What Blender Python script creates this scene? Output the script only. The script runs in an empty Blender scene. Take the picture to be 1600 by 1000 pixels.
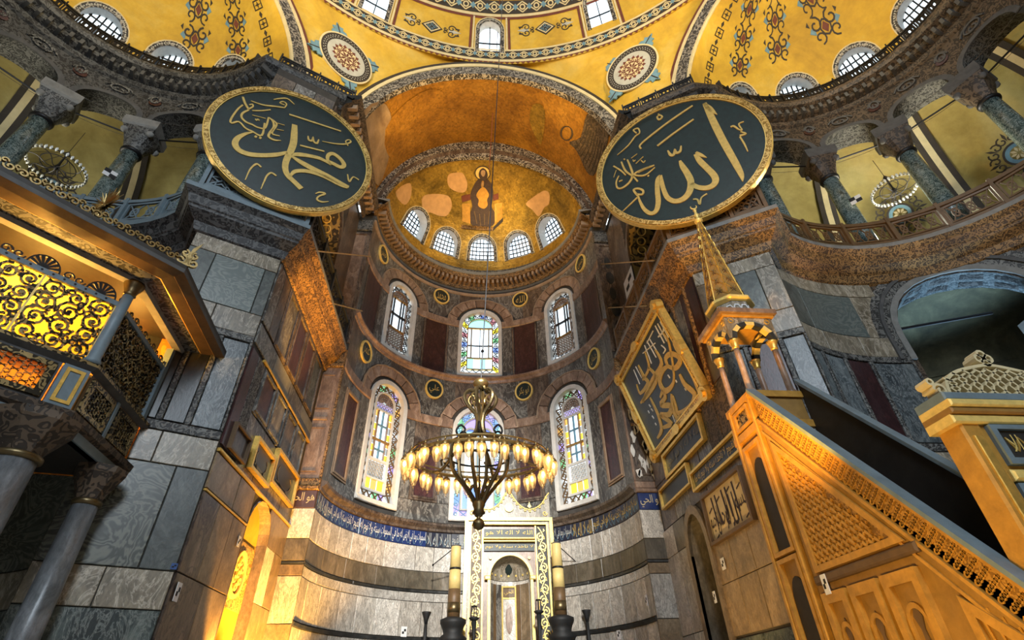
import bpy, math, random
from mathutils import Vector, Matrix
random.seed(7)
PI = math.pi
scene = bpy.context.scene
COL = scene.collection
sin, cos = math.sin, math.cos

# ------------------------------------------------------------------ camera
F_PX, PITCH, YAW, ROLL = 800.0, 0.6462, 0.1052, 0.0277
CAM = Vector((-0.7086, 0.0, 1.6))
D, R = 19.28, 6.0                       # apse axis distance and radius

def _cam_axes():
    def dirv(x, y, z):                  # camera-plane vector -> world (x right, y up, z forward)
        c, s = cos(ROLL), sin(ROLL)
        x, y = c * x + s * y, -s * x + c * y
        c, s = cos(PITCH), sin(PITCH)
        d = (x, c * z - s * y, s * z + c * y)
        c, s = cos(YAW), sin(YAW)
        return Vector((c * d[0] + s * d[1], -s * d[0] + c * d[1], d[2]))
    return dirv
cam_dir = _cam_axes()
cd = bpy.data.cameras.new('camera')
cd.sensor_width = 36.0
cd.lens = 36.0 * F_PX / 1600.0
cd.clip_end = 300
cam = bpy.data.objects.new('camera', cd)
COL.objects.link(cam)
xr, yu, zf = cam_dir(1, 0, 0), cam_dir(0, 1, 0), cam_dir(0, 0, 1)
M = Matrix.Identity(4)
for i in range(3):
    M[i][0], M[i][1], M[i][2], M[i][3] = xr[i], yu[i], -zf[i], CAM[i]
cam.matrix_world = M
scene.camera = cam

def ray(px, py):
    return cam_dir((px - 800) / F_PX, (500 - py) / F_PX, 1.0)

# ------------------------------------------------------------------ world and exposure
scene.view_settings.view_transform = 'Standard'
scene.view_settings.look = 'None'
scene.view_settings.gamma = 1.0
scene.view_settings.exposure = 0.7
scene.view_settings.use_curve_mapping = False
w = bpy.data.worlds.new('world')
scene.world = w
w.use_nodes = True
bg = w.node_tree.nodes['Background']
bg.inputs[0].default_value = (0.80, 0.92, 1.0, 1)
bg.inputs[1].default_value = 1.6
scene.cycles.use_denoising = True
scene.cycles.max_bounces = 6
scene.cycles.diffuse_bounces = 3
scene.cycles.glossy_bounces = 2
scene.cycles.transparent_max_bounces = 12
scene.cycles.sample_clamp_indirect = 6
scene.cycles.caustics_reflective = False
scene.cycles.caustics_refractive = False

def lamp(name, kind, loc, target, power, color, size=0.5, angle=60, blend=0.5, size_y=None):
    ld = bpy.data.lights.new(name, kind)
    ld.energy = power
    ld.color = color
    if kind == 'AREA':
        ld.size = size
        if size_y:
            ld.shape = 'RECTANGLE'
            ld.size_y = size_y
    else:
        ld.shadow_soft_size = size
    if kind == 'SPOT':
        ld.spot_size = math.radians(angle)
        ld.spot_blend = blend
    o = bpy.data.objects.new(name, ld)
    COL.objects.link(o)
    o.location = loc
    if target is not None:
        o.rotation_euler = (Vector(target) - Vector(loc)).to_track_quat('-Z', 'Y').to_euler()
    return o
WARM, ORANGE, COOL, AMBER = (1.0, 0.78, 0.42), (1.0, 0.5, 0.085), (0.78, 0.89, 1.0), (1.0, 0.62, 0.2)
# floodlights on the cornices, with fill lamps added for half dome and galleries
lamp('flood_conch', 'SPOT', (3.6, 20.2, 24.4), (1.1, 23.0, 28.0), 720, WARM, 0.25, 48, 0.9)
lamp('flood_conch_left', 'SPOT', (-3.6, 20.2, 24.4), (-0.6, 24.4, 27.0), 90, WARM, 0.25, 100, 0.8)
for s in (-1, 1):
    lamp('flood_vault', 'SPOT', (s * 5.4, 15.2, 23.5), (-s * 2.0, 17.0, 29.5), 1350, AMBER, 0.3, 120, 0.8)
    lamp('flood_exedra', 'SPOT', (s * 11.2, 6.4, 23.0), (s * 14.5, 9.8, 27.0), 760, WARM, 0.4, 150, 0.8)
    lamp('dome_fill', 'SPOT', (s * 9.5, 4.0, 23.5), (s * 1.5, 12.5, 31.0), 2700, WARM, 0.5, 100, 0.8)  # unseen fill spots added to brighten the great half dome
    lamp('gallery_fill', 'AREA', (s * 17.6, 12.6, 16.8), (s * 14.0, 10.0, 20.5), 330 if s > 0 else 120, (1.0, 0.93, 0.72), 2.0)  # area lamp added in each gallery in place of window openings
# floor and loge lamps, with a spot added for the aisle soffit
lamp('uplight_left', 'SPOT', (-6.2, 15.3, 2.2), (-6.95, 16.0, 6.0), 620, ORANGE, 0.12, 85, 0.5)
lamp('uplight_left_cornice', 'SPOT', (-2.2, 14.6, 5.0), (-6.25, 15.6, 13.9), 4600, ORANGE, 0.15, 34, 0.6)
lamp('uplight_pilaster', 'SPOT', (-4.9, 17.0, 1.0), (-6.5, 19.3, 8.0), 4800, ORANGE, 0.15, 88, 0.7)
lamp('uplight_right', 'SPOT', (4.4, 13.6, 1.0), (6.7, 15.0, 8.5), 380, AMBER, 0.15, 90, 0.7)
lamp('uplight_pulpit', 'SPOT', (1.6, 5.2, 1.2), (5.5, 8.0, 4.6), 580, (1.0, 0.6, 0.15), 0.2, 90, 0.7)
lamp('uplight_right_pier', 'SPOT', (3.0, 7.0, 3.0), (8.6, 11.4, 13.8), 2600, ORANGE, 0.2, 62, 0.8)
lamp('loge_lamp', 'POINT', (-9.6, 8.6, 8.2), None, 380, ORANGE, 0.15)
lamp('loge_lamp_side', 'POINT', (-8.9, 10.6, 8.6), None, 110, ORANGE, 0.12)
lamp('mihrab_lamp', 'SPOT', (1.0, 20.0, 0.8), (1.4, 24.0, 6.0), 60, WARM, 0.15, 60, 0.7)
lamp('aisle_fill', 'SPOT', (16.6, 12.8, 8.2), (14.9, 11.6, 12.8), 1100, (0.45, 0.72, 1.0), 0.6, 95, 0.6)  # blue spot added in the aisle to tint the arch soffit
# added fill lamps behind the camera, standing in for nave window daylight
lamp('nave_fill', 'AREA', (0, -12.7, 19.0), (0, 22.0, 8.0), 2300, COOL, 4.6, size_y=12)
lamp('apse_fill', 'SPOT', (-0.5, -12.6, 17.0), (-0.2, 25.0, 7.6), 54000, (1.0, 0.95, 0.86), 0.8, 25, 0.95)


# ------------------------------------------------------------------ mesh helpers
class MB:
    def __init__(self):
        self.v, self.f = [], []
    def add(self, verts, faces):
        n = len(self.v)
        self.v += [tuple(p) for p in verts]
        self.f += [tuple(i + n for i in fc) for fc in faces]
        return self
    def build(self, name, mat, parent=None, smooth=False):
        return mesh_obj(name, self.v, self.f, mat, parent, smooth)

def world_loc(o):
    l = Vector((0, 0, 0))
    while o is not None:
        l += o.location
        o = o.parent
    return l

def mesh_obj(name, v, f, mat, parent=None, smooth=False):
    n = len(v)
    lo = [min(p[i] for p in v) for i in range(3)]
    hi = [max(p[i] for p in v) for i in range(3)]
    c = Vector(((lo[0] + hi[0]) / 2, (lo[1] + hi[1]) / 2, lo[2]))
    me = bpy.data.meshes.new(name)
    me.from_pydata([(p[0] - c[0], p[1] - c[1], p[2] - c[2]) for p in v], [], f)
    if smooth:
        me.polygons.foreach_set('use_smooth', [True] * len(me.polygons))
    me.materials.append(MAT[mat] if isinstance(mat, str) else mat)
    o = bpy.data.objects.new(name, me)
    COL.objects.link(o)
    if parent is not None:
        o.parent = parent
        o.location = c - world_loc(parent)
    else:
        o.location = c
    return o

def tag(o, label=None, cat=None, group=None, kind=None):
    if label: o['label'] = label
    if cat: o['category'] = cat
    if group: o['group'] = group
    if kind: o['kind'] = kind
    return o

def thing(name, loc, label, cat, group=None):
    o = bpy.data.objects.new(name, None)
    COL.objects.link(o)
    o.empty_display_size = 0.2
    o.location = loc
    return tag(o, label, cat, group)

def struct(name, loc=(0, 0, 0), label=None):
    o = bpy.data.objects.new(name, None)
    COL.objects.link(o)
    o.empty_display_size = 0.2
    o.location = loc
    return tag(o, label, kind='structure')

# ------------------------------------------------------------------ surfaces: P(u right, v up, w towards the nave)
class Plane:
    def __init__(self, A, B, z0=0.0):
        self.A, self.B = Vector((A[0], A[1], 0)), Vector((B[0], B[1], 0))
        self.L = (self.B - self.A).length
        self.t = (self.B - self.A).normalized()
        self.n = Vector((self.t.y, -self.t.x, 0))
        self.flat = True
    def P(self, u, v, w=0.0):
        return self.A + self.t * u + self.n * w + Vector((0, 0, v))
    def px(self, x, y, w=0.0):
        r = ray(x, y)
        k = (self.n.dot(self.A) + w - self.n.dot(CAM)) / self.n.dot(r)
        p = CAM + r * k
        return ((p - self.A).dot(self.t), p.z)

class TiltPlane:
    """A plane through c with normal n towards the viewer; u to the right, v up."""
    flat = True
    def __init__(self, c, n):
        self.c, self.n = Vector(c), Vector(n).normalized()
        self.t = Vector((0, 0, 1)).cross(self.n).normalized()
        self.up = self.n.cross(self.t)
    def P(self, u, v, w=0.0):
        return self.c + self.t * u + self.up * v + self.n * w
    def px(self, x, y, w=0.0):
        r = ray(x, y)
        k = (self.n.dot(self.c) + w - self.n.dot(CAM)) / self.n.dot(r)
        p = CAM + r * k - self.c
        return (p.dot(self.t), p.dot(self.up))

class Cyl:
    """Inside of a cylinder; u = r * angle (0 at direction d0, growing towards d1), v = height."""
    flat = False
    def __init__(self, c, r, d0, d1, r0=None):
        self.c, self.r = Vector((c[0], c[1], 0)), r
        self.d0, self.d1 = Vector((d0[0], d0[1], 0)), Vector((d1[0], d1[1], 0))
    def P(self, u, v, w=0.0):
        a = u / self.r
        return self.c + (self.d0 * cos(a) + self.d1 * sin(a)) * (self.r - w) + Vector((0, 0, v))
    def px(self, x, y, w=0.0):
        d = ray(x, y)
        ox, oy, rr = CAM.x - self.c.x, CAM.y - self.c.y, self.r - w
        a = d.x ** 2 + d.y ** 2
        b = 2 * (ox * d.x + oy * d.y)
        q = b * b - 4 * a * (ox * ox + oy * oy - rr * rr)
        k = (-b + math.sqrt(max(q, 0))) / (2 * a)
        p = CAM + d * k - self.c
        return (math.atan2(p.dot(self.d1), p.dot(self.d0)) * self.r, p.z)

class Sph:
    """Inside of an (oblate) sphere; u = r * azimuth, v = r * elevation."""
    flat = False
    def __init__(self, c, r, rv, d0, d1):
        self.c, self.r, self.rv = Vector(c), r, rv
        self.d0, self.d1 = Vector((d0[0], d0[1], 0)), Vector((d1[0], d1[1], 0))
    def P(self, u, v, w=0.0):
        a, e = u / self.r, v / self.r
        h = (self.r - w) * cos(e)
        return self.c + (self.d0 * cos(a) + self.d1 * sin(a)) * h + Vector((0, 0, (self.rv - w) * sin(e)))
    def px(self, x, y, w=0.0):
        s = Vector((1 / (self.r - w), 1 / (self.r - w), 1 / (self.rv - w)))
        d0 = ray(x, y)
        d = Vector(d0[i] * s[i] for i in range(3))
        o = Vector((CAM - self.c)[i] * s[i] for i in range(3))
        a, b, c = d.dot(d), 2 * o.dot(d), o.dot(o) - 1
        k = (-b + math.sqrt(max(b * b - 4 * a * c, 0))) / (2 * a)
        p = CAM + d0 * k - self.c
        return (math.atan2(p.dot(self.d1), p.dot(self.d0)) * self.r,
                math.asin(max(-1, min(1, p.z / self.rv))) * self.r)

# ------------------------------------------------------------------ shapes laid on a surface
def slab(S, u0, u1, v0, v1, w0, w1, nu=1, nv=1, ch=0.0, mb=None):
    """A chamfered plate."""
    mb = mb or MB()
    if not S.flat:
        nu = max(nu, int(abs(u1 - u0) / 0.5) + 1)
    V, Fc = [], []
    for j in range(nv + 1):
        for i in range(nu + 1):
            V.append(S.P(u0 + ch + (u1 - u0 - 2 * ch) * i / nu, v0 + ch + (v1 - v0 - 2 * ch) * j / nv, w1))
    for j in range(nv):
        for i in range(nu):
            a = j * (nu + 1) + i
            Fc.append((a, a + 1, a + nu + 2, a + nu + 1))
    per = [i for i in range(nu + 1)] + [j * (nu + 1) + nu for j in range(1, nv + 1)] + \
          [nv * (nu + 1) + i for i in range(nu - 1, -1, -1)] + [j * (nu + 1) for j in range(nv - 1, 0, -1)]
    def uv(k):
        return (u0 + (u1 - u0) * (k % (nu + 1)) / nu, v0 + (v1 - v0) * (k // (nu + 1)) / nv)
    rings = [per]
    for wv in ((w1 - ch, w0) if ch else (w0,)):
        base = len(V)
        for k in per:
            V.append(S.P(*uv(k), wv))
        rings.append(list(range(base, base + len(per))))
    n = len(per)
    for a, b in zip(rings, rings[1:]):
        for i in range(n):
            Fc.append((a[i], b[i], b[(i + 1) % n], a[(i + 1) % n]))
    return mb.add(V, Fc)

def ext(S, loop, w0, w1, mb=None):
    """A polygon raised from w0 to w1."""
    mb = mb or MB()
    n = len(loop)
    V = [S.P(u, v, w1) for u, v in loop] + [S.P(u, v, w0) for u, v in loop]
    Fc = [tuple(range(n))] + [(i, n + i, n + (i + 1) % n, (i + 1) % n) for i in range(n)]
    return mb.add(V, Fc)

def ring(S, outer, inner, w0, w1, mb=None, closed=True):
    """A flat frame between two outlines with equal counts."""
    mb = mb or MB()
    n = len(outer)
    V = [S.P(u, v, w1) for u, v in outer] + [S.P(u, v, w1) for u, v in inner] + \
        [S.P(u, v, w0) for u, v in outer] + [S.P(u, v, w0) for u, v in inner]
    Fc = []
    for i in range(n if closed else n - 1):
        j = (i + 1) % n
        Fc += [(i, j, n + j, n + i), (2 * n + i, 2 * n + j, j, i), (n + i, n + j, 3 * n + j, 3 * n + i)]
    if not closed:
        Fc += [(0, n, 3 * n, 2 * n), (n - 1, 2 * n - 1, 4 * n - 1, 3 * n - 1)]
    return mb.add(V, Fc)

def ribbon(S, pts, wd, w0, w1, mb=None, closed=False):
    """A stroke of varying width."""
    mb = mb or MB()
    n = len(pts)
    if isinstance(wd, (int, float)):
        wd = [wd] * n
    Lf, Rt = [], []
    for i, (u, v) in enumerate(pts):
        a = pts[(i - 1) % n] if (closed or i > 0) else pts[i]
        b = pts[(i + 1) % n] if (closed or i < n - 1) else pts[i]
        tx, ty = b[0] - a[0], b[1] - a[1]
        l = math.hypot(tx, ty) or 1.0
        nx, ny = -ty / l * wd[i] / 2, tx / l * wd[i] / 2
        Lf.append((u + nx, v + ny)); Rt.append((u - nx, v - ny))
    return ring(S, Rt, Lf, w0, w1, mb, closed)

def smooth_pts(pts, k=4, closed=False):
    """Catmull-Rom through the given tuples (any length)."""
    out, n = [], len(pts)
    rng = range(n if closed else n - 1)
    for i in rng:
        p0 = pts[(i - 1) % n] if (closed or i > 0) else pts[i]
        p1, p2 = pts[i], pts[(i + 1) % n]
        p3 = pts[(i + 2) % n] if (closed or i < n - 2) else p2
        for s in range(k):
            t = s / k
            out.append(tuple(0.5 * (2 * b + (c - a) * t + (2 * a - 5 * b + 4 * c - d) * t * t + (3 * b - a - 3 * c + d) * t ** 3)
                             for a, b, c, d in zip(p0, p1, p2, p3)))
    if not closed:
        out.append(tuple(pts[-1]))
    return out

def arch(uc, hw, v0, vs, n=10, k=1.0):
    """Arched outline: from the lower left up, over and down to the lower right."""
    pts = [(uc - hw, v0)]
    for i in range(n + 1):
        a = PI - PI * i / n
        pts.append((uc + hw * cos(a), vs + k * hw * sin(a)))
    pts.append((uc + hw, v0))
    return pts

def circle(uc, vc, ru, rv=None, n=32):
    rv = rv or ru
    return [(uc + ru * cos(2 * PI * i / n), vc + rv * sin(2 * PI * i / n)) for i in range(n)]

def sweep(S, u0, u1, n, prof, mb=None, caps=True):
    """A moulding with profile [(w, v)] along u."""
    mb = mb or MB()
    m = len(prof)
    V, Fc = [], []
    for i in range(n + 1):
        u = u0 + (u1 - u0) * i / n
        V += [S.P(u, v, w) for w, v in prof]
    for i in range(n):
        for j in range(m - 1):
            a = i * m + j
            Fc.append((a, a + m, a + m + 1, a + 1))
    if caps:
        Fc += [tuple(range(m)), tuple(n * m + j for j in range(m))]
    return mb.add(V, Fc)

def wall(S, u0, u1, v0, v1, ops=(), du=0.5, dv=None, w=0.0, mb=None):
    """A sheet with arched openings (uc, hw, v0, vs, k)."""
    mb = mb or MB()
    us = {round(u0, 5), round(u1, 5)}
    for o in ops:
        for i in range(13):
            us.add(round(max(u0, min(u1, o[0] - o[1] * cos(PI * i / 12))), 5))
    us = sorted(us)
    full = [us[0]]
    for a, b in zip(us, us[1:]):
        m = max(1, int((b - a) / du + 0.999))
        full += [a + (b - a) * i / m for i in range(1, m + 1)]
    def top(o, u):
        q = 1 - ((u - o[0]) / o[1]) ** 2
        return o[3] + (o[4] if len(o) > 4 else 1.0) * o[1] * math.sqrt(max(q, 0))
    def quad(a, b, la, lb, ha, hb):
        if ha - la < 1e-4 and hb - lb < 1e-4: return
        if not dv:
            mb.add([S.P(a, la, w), S.P(b, lb, w), S.P(b, hb, w), S.P(a, ha, w)], [(0, 1, 2, 3)])
            return
        k = int(math.floor((min(la, lb) - v0) / dv))         # shared levels keep neighbouring strips watertight
        while v0 + k * dv < max(ha, hb) - 1e-6:
            lo, hi = v0 + k * dv, v0 + (k + 1) * dv
            k += 1
            pts = []
            for u, l, h in ((a, la, ha), (b, lb, hb)):
                x, y = max(l, lo), min(h, hi)
                pts.append((u, x, y) if y - x > 1e-6 else (u, None, min(max(l, lo), hi) if lo - 1e-6 <= l <= hi + 1e-6 and h - l < 1e-6 else None))
            (ua, xa, ya), (ub, xb, yb_) = pts
            poly = []
            if xa is not None: poly += [(ua, xa)]
            elif ya is not None: poly += [(ua, ya)]
            if xb is not None: poly += [(ub, xb), (ub, yb_)]
            elif yb_ is not None: poly += [(ub, yb_)]
            if xa is not None: poly += [(ua, ya)]
            if len(poly) > 2:
                mb.add([S.P(u, v, w) for u, v in poly], [tuple(range(len(poly)))])
    for a, b in zip(full, full[1:]):
        mid = (a + b) / 2
        here = sorted([o for o in ops if abs(mid - o[0]) < o[1]], key=lambda o: o[2])
        la = lb = v0
        for o in here:
            quad(a, b, la, lb, max(la, o[2]), max(lb, o[2]))
            la, lb = top(o, a), top(o, b)
        quad(a, b, la, lb, v1, v1)
    return mb

def reveal(S, loop, w0, w1, mb=None, sill=True):
    """The inner faces of an opening."""
    mb = mb or MB()
    n = len(loop)
    V = [S.P(u, v, w0) for u, v in loop] + [S.P(u, v, w1) for u, v in loop]
    return mb.add(V, [(i, i + 1, n + i + 1, n + i) for i in range(n - 1)] + ([(n - 1, 0, n, 2 * n - 1)] if sill else []))

def tube(path, r, n=6, mb=None, closed=False):
    mb = mb or MB()
    path = [Vector(p) for p in path]
    m = len(path)
    if isinstance(r, (int, float)):
        r = [r] * m
    V, Fc = [], []
    prev = None
    for i, p in enumerate(path):
        a = path[(i - 1) % m] if (closed or i) else p
        b = path[(i + 1) % m] if (closed or i < m - 1) else p
        t = (b - a).normalized()
        x = t.cross(Vector((0, 0, 1)))
        if x.length < 0.05:
            x = t.cross(Vector((1, 0, 0)))
        x.normalize()
        if prev is not None:
            q = prev - t * prev.dot(t)
            if q.length > 0.1: x = q.normalized()
        prev = x
        y = t.cross(x)
        for k in range(n):
            an = 2 * PI * k / n
            V.append(p + (x * cos(an) + y * sin(an)) * r[i])
    for i in range(m if closed else m - 1):
        for k in range(n):
            a, b = i * n + k, i * n + (k + 1) % n
            c, d = ((i + 1) % m) * n + (k + 1) % n, ((i + 1) % m) * n + k
            Fc.append((a, b, c, d))
    if not closed:
        Fc += [tuple(range(n)), tuple((m - 1) * n + k for k in range(n))]
    return mb.add(V, Fc)

def lathe(c, prof, n=16, mb=None, rot=0.0, sx=1.0, sy=1.0):
    """Profile [(r, z)] turned about the vertical through c."""
    mb = mb or MB()
    V, Fc = [], []
    m = len(prof)
    for k in range(n):
        a = 2 * PI * k / n + rot
        V += [(c[0] + r * cos(a) * sx, c[1] + r * sin(a) * sy, c[2] + z) for r, z in prof]
    for k in range(n):
        k2 = (k + 1) % n
        for j in range(m - 1):
            Fc.append((k * m + j, k2 * m + j, k2 * m + j + 1, k * m + j + 1))
    if prof[0][0] > 1e-4: Fc.append(tuple(k * m for k in range(n - 1, -1, -1)))
    if prof[-1][0] > 1e-4: Fc.append(tuple(k * m + m - 1 for k in range(n)))
    return mb.add(V, Fc)

def hexa(p, mb=None):
    """A box from eight corners: four below, four above."""
    mb = mb or MB()
    return mb.add(p, [(3, 2, 1, 0), (4, 5, 6, 7), (0, 1, 5, 4), (1, 2, 6, 5), (2, 3, 7, 6), (3, 0, 4, 7)])

def prism(loop, z0, z1, mb=None):
    """A plan polygon raised from z0 to z1."""
    mb = mb or MB()
    n = len(loop)
    return mb.add([(x, y, z0) for x, y in loop] + [(x, y, z1) for x, y in loop],
                  [tuple(range(n - 1, -1, -1)), tuple(range(n, 2 * n))] +
                  [(i, (i + 1) % n, n + (i + 1) % n, n + i) for i in range(n)])

# ------------------------------------------------------------------ lettering (right-to-left script, joined forms)
_AR = {}
for _i, (_c, _n) in enumerate([('\u0621', 1), ('\u0622', 2), ('\u0623', 2), ('\u0624', 2), ('\u0625', 2), ('\u0626', 4), ('\u0627', 2),
        ('\u0628', 4), ('\u0629', 2), ('\u062a', 4), ('\u062b', 4), ('\u062c', 4), ('\u062d', 4), ('\u062e', 4), ('\u062f', 2), ('\u0630', 2),
        ('\u0631', 2), ('\u0632', 2), ('\u0633', 4), ('\u0634', 4), ('\u0635', 4), ('\u0636', 4), ('\u0637', 4), ('\u0638', 4), ('\u0639', 4),
        ('\u063a', 4), ('\u0641', 4), ('\u0642', 4), ('\u0643', 4), ('\u0644', 4), ('\u0645', 4), ('\u0646', 4), ('\u0647', 4), ('\u0648', 2),
        ('\u0649', 2), ('\u064a', 4)]):
    _AR[_c] = (_n, 0xFE80 + sum(x[0] for x in _AR.values()))
def shape_text(s):
    out = []
    for wd in s.split(' '):
        g, i, joined = '', 0, False
        while i < len(wd):
            c = wd[i]
            if c == '\u0644' and i + 1 < len(wd) and wd[i + 1] == '\u0627':
                g += chr(0xFEFC if joined else 0xFEFB); joined = False; i += 2; continue
            n, b = _AR[c]
            nxt = n == 4 and i + 1 < len(wd) and _AR[wd[i + 1]][0] > 1
            f = (3 if nxt else 1) if joined else (2 if nxt else 0)
            if n == 2: f = 1 if joined else 0
            if n == 1: f = 0
            g += chr(b + f); joined = nxt; i += 1
        out.append(g[::-1])
    return ' '.join(out[::-1])

_TXT = {}
def text_mesh(s, latin=False):
    if s not in _TXT:
        c = bpy.data.curves.new('lettering', 'FONT')
        c.body = s if latin else shape_text(s)
        c.resolution_u = 2
        o = bpy.data.objects.new('lettering', c)
        COL.objects.link(o)
        dg = bpy.context.evaluated_depsgraph_get()
        dg.update()
        me = o.evaluated_get(dg).to_mesh()
        _TXT[s] = ([(p.co.x, p.co.y) for p in me.vertices], [tuple(p.vertices) for p in me.polygons])
        bpy.data.objects.remove(o)
        bpy.data.curves.remove(c)
    return _TXT[s]

def letter(S, s, u0, u1, v0, v1, w, mb=None, slant=0.0):
    """Lettering filling the box u0..u1, v0..v1."""
    mb = mb or MB()
    P, Fc = text_mesh(s)
    x0, x1 = min(p[0] for p in P), max(p[0] for p in P)
    y0, y1 = min(p[1] for p in P), max(p[1] for p in P)
    return mb.add([S.P(u0 + (u1 - u0) * (p[0] - x0) / (x1 - x0) + slant * (p[1] - y0), v0 + (v1 - v0) * (p[1] - y0) / (y1 - y0), w) for p in P], Fc)

T_ALLAH = '\u0627\u0644\u0644\u0647'
T_MUH = '\u0645\u062d\u0645\u062f'
T_ALI = '\u0639\u0644\u064a'
T_ABU = '\u0627\u0628\u0648 \u0628\u0643\u0631'
T_OMAR = '\u0639\u0645\u0631'
T_OTH = '\u0639\u062b\u0645\u0627\u0646'
T_HAS = '\u062d\u0633\u0646'
T_HUS = '\u062d\u0633\u064a\u0646'
T_BISM = ['\u0628\u0633\u0645', '\u0627\u0644\u0644\u0647', '\u0627\u0644\u0631\u062d\u0645\u0646', '\u0627\u0644\u0631\u062d\u064a\u0645']
T_KURSI = ('\u0627\u0644\u0644\u0647 \u0644\u0627 \u0627\u0644\u0647 \u0627\u0644\u0627 \u0647\u0648 \u0627\u0644\u062d\u064a \u0627\u0644\u0642\u064a\u0648\u0645 '
           '\u0644\u0627 \u062a\u0627\u062e\u0630\u0647 \u0633\u0646\u0629 \u0648\u0644\u0627 \u0646\u0648\u0645 \u0644\u0647 \u0645\u0627 \u0641\u064a '
           '\u0627\u0644\u0633\u0645\u0648\u0627\u062a \u0648\u0645\u0627 \u0641\u064a \u0627\u0644\u0627\u0631\u0636 \u0645\u0646 \u0630\u0627 \u0627\u0644\u0630\u064a').split(' ')

# ------------------------------------------------------------------ materials
MAT = {}
class NT:
    def __init__(self, name):
        self.m = bpy.data.materials.new(name)
        self.m.use_nodes = True
        self.t = self.m.node_tree
        self.b = self.t.nodes['Principled BSDF']
        MAT[name] = self.m
    def n(self, typ, **kw):
        nd = self.t.nodes.new(typ)
        for k, v in kw.items():
            if k.startswith('i_'):
                nd.inputs[k[2:].replace('_', ' ')].default_value = v
            else:
                setattr(nd, k, v)
        return nd
    def l(self, a, b):
        self.t.links.new(a, b)
    def coord(self, scale=(1, 1, 1), rnd=40.0):
        g = self.n('ShaderNodeNewGeometry')
        oi = self.n('ShaderNodeObjectInfo')
        mu = self.n('ShaderNodeMath', operation='MULTIPLY')
        mu.inputs[1].default_value = rnd
        self.l(oi.outputs['Random'], mu.inputs[0])
        ad = self.n('ShaderNodeVectorMath', operation='ADD')
        self.l(g.outputs['Position'], ad.inputs[0]); self.l(mu.outputs[0], ad.inputs[1])
        mp = self.n('ShaderNodeVectorMath', operation='MULTIPLY')
        mp.inputs[1].default_value = scale
        self.l(ad.outputs[0], mp.inputs[0])
        self.rand = oi.outputs['Random']
        return mp.outputs[0]
    def ramp(self, fac, stops):
        r = self.n('ShaderNodeValToRGB')
        e = r.color_ramp.elements
        while len(e) < len(stops): e.new(0.5)
        for el, (p, c) in zip(e, stops):
            el.position = p
            el.color = (c[0], c[1], c[2], 1)
        self.l(fac, r.inputs[0])
        return r.outputs[0]
    def noise(self, vec, scale, detail=5, dist=0.0, rough=0.6):
        x = self.n('ShaderNodeTexNoise')
        x.inputs['Scale'].default_value = scale
        x.inputs['Detail'].default_value = detail
        x.inputs['Distortion'].default_value = dist
        x.inputs['Roughness'].default_value = rough
        self.l(vec, x.inputs['Vector'])
        return x.outputs[0]
    def mix(self, fac, a, b, mode='MIX'):
        x = self.n('ShaderNodeMix', data_type='RGBA', blend_type=mode)
        for s, v in ((0, fac), (6, a), (7, b)):
            if hasattr(v, 'is_linked') or hasattr(v, 'links'):
                self.l(v, x.inputs[s])
            elif s == 0: x.inputs[0].default_value = v
            else: x.inputs[s].default_value = (v[0], v[1], v[2], 1)
        return x.outputs[2]
    def bump(self, h, strength=0.3, dist=0.05):
        b = self.n('ShaderNodeBump')
        b.inputs['Strength'].default_value = strength
        b.inputs['Distance'].default_value = dist
        self.l(h, b.inputs['Height'])
        self.l(b.outputs[0], self.b.inputs['Normal'])
    def vary(self, col, amt=0.25):
        mr = self.n('ShaderNodeMapRange')
        mr.inputs[3].default_value = 1 - amt
        mr.inputs[4].default_value = 1 + amt
        self.l(self.rand, mr.inputs[0])
        vm = self.n('ShaderNodeVectorMath', operation='SCALE')
        self.l(col, vm.inputs[0]); self.l(mr.outputs[0], vm.inputs['Scale'])
        return vm.outputs[0]
    def out(self, col, rough=0.5, metal=0.0):
        if hasattr(col, 'links'): self.l(col, self.b.inputs['Base Color'])
        else: self.b.inputs['Base Color'].default_value = (*col, 1)
        self.b.inputs['Roughness'].default_value = rough
        self.b.inputs['Metallic'].default_value = metal
        return self

def marble(name, dark, mid, light, scale=0.7, st=(1, 1, 0.45), rough=0.35, vein=None, var=0.22, dist=2.2, grain=0.35):
    t = NT(name)
    c = t.coord(st)
    f = t.noise(c, scale, 7, dist, 0.62)
    col = t.ramp(f, [(0.3, dark), (0.5, mid), (0.68, light)])
    if vein:
        g = t.noise(c, scale * 1.7, 6, 3.0, 0.65)
        k = t.ramp(g, [(0.46, (0, 0, 0)), (0.5, (1, 1, 1)), (0.54, (0, 0, 0))])
        col = t.mix(k, col, vein)
    sp = t.noise(c, scale * 14, 3, 0.5, 0.7)
    k2 = t.ramp(sp, [(0.3, (1 - grain,) * 3), (0.7, (1 + grain * 0.5,) * 3)])
    col = t.mix(1.0, col, k2, 'MULTIPLY')
    t.out(t.vary(col, var), rough)
    t.bump(sp, 0.15, 0.02)
    return t

def plain(name, col, rough=0.6, metal=0.0, var=0.25, scale=3.0, bump=0.15, rnd=40):
    t = NT(name)
    c = t.coord(rnd=rnd)
    f = t.noise(c, scale, 6, 0.3, 0.65)
    cc = t.ramp(f, [(0.3, tuple(x * (1 - var) for x in col)), (0.7, tuple(min(1, x * (1 + var)) for x in col))])
    t.out(cc, rough, metal)
    t.bump(f, bump, 0.03)
    return t

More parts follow.
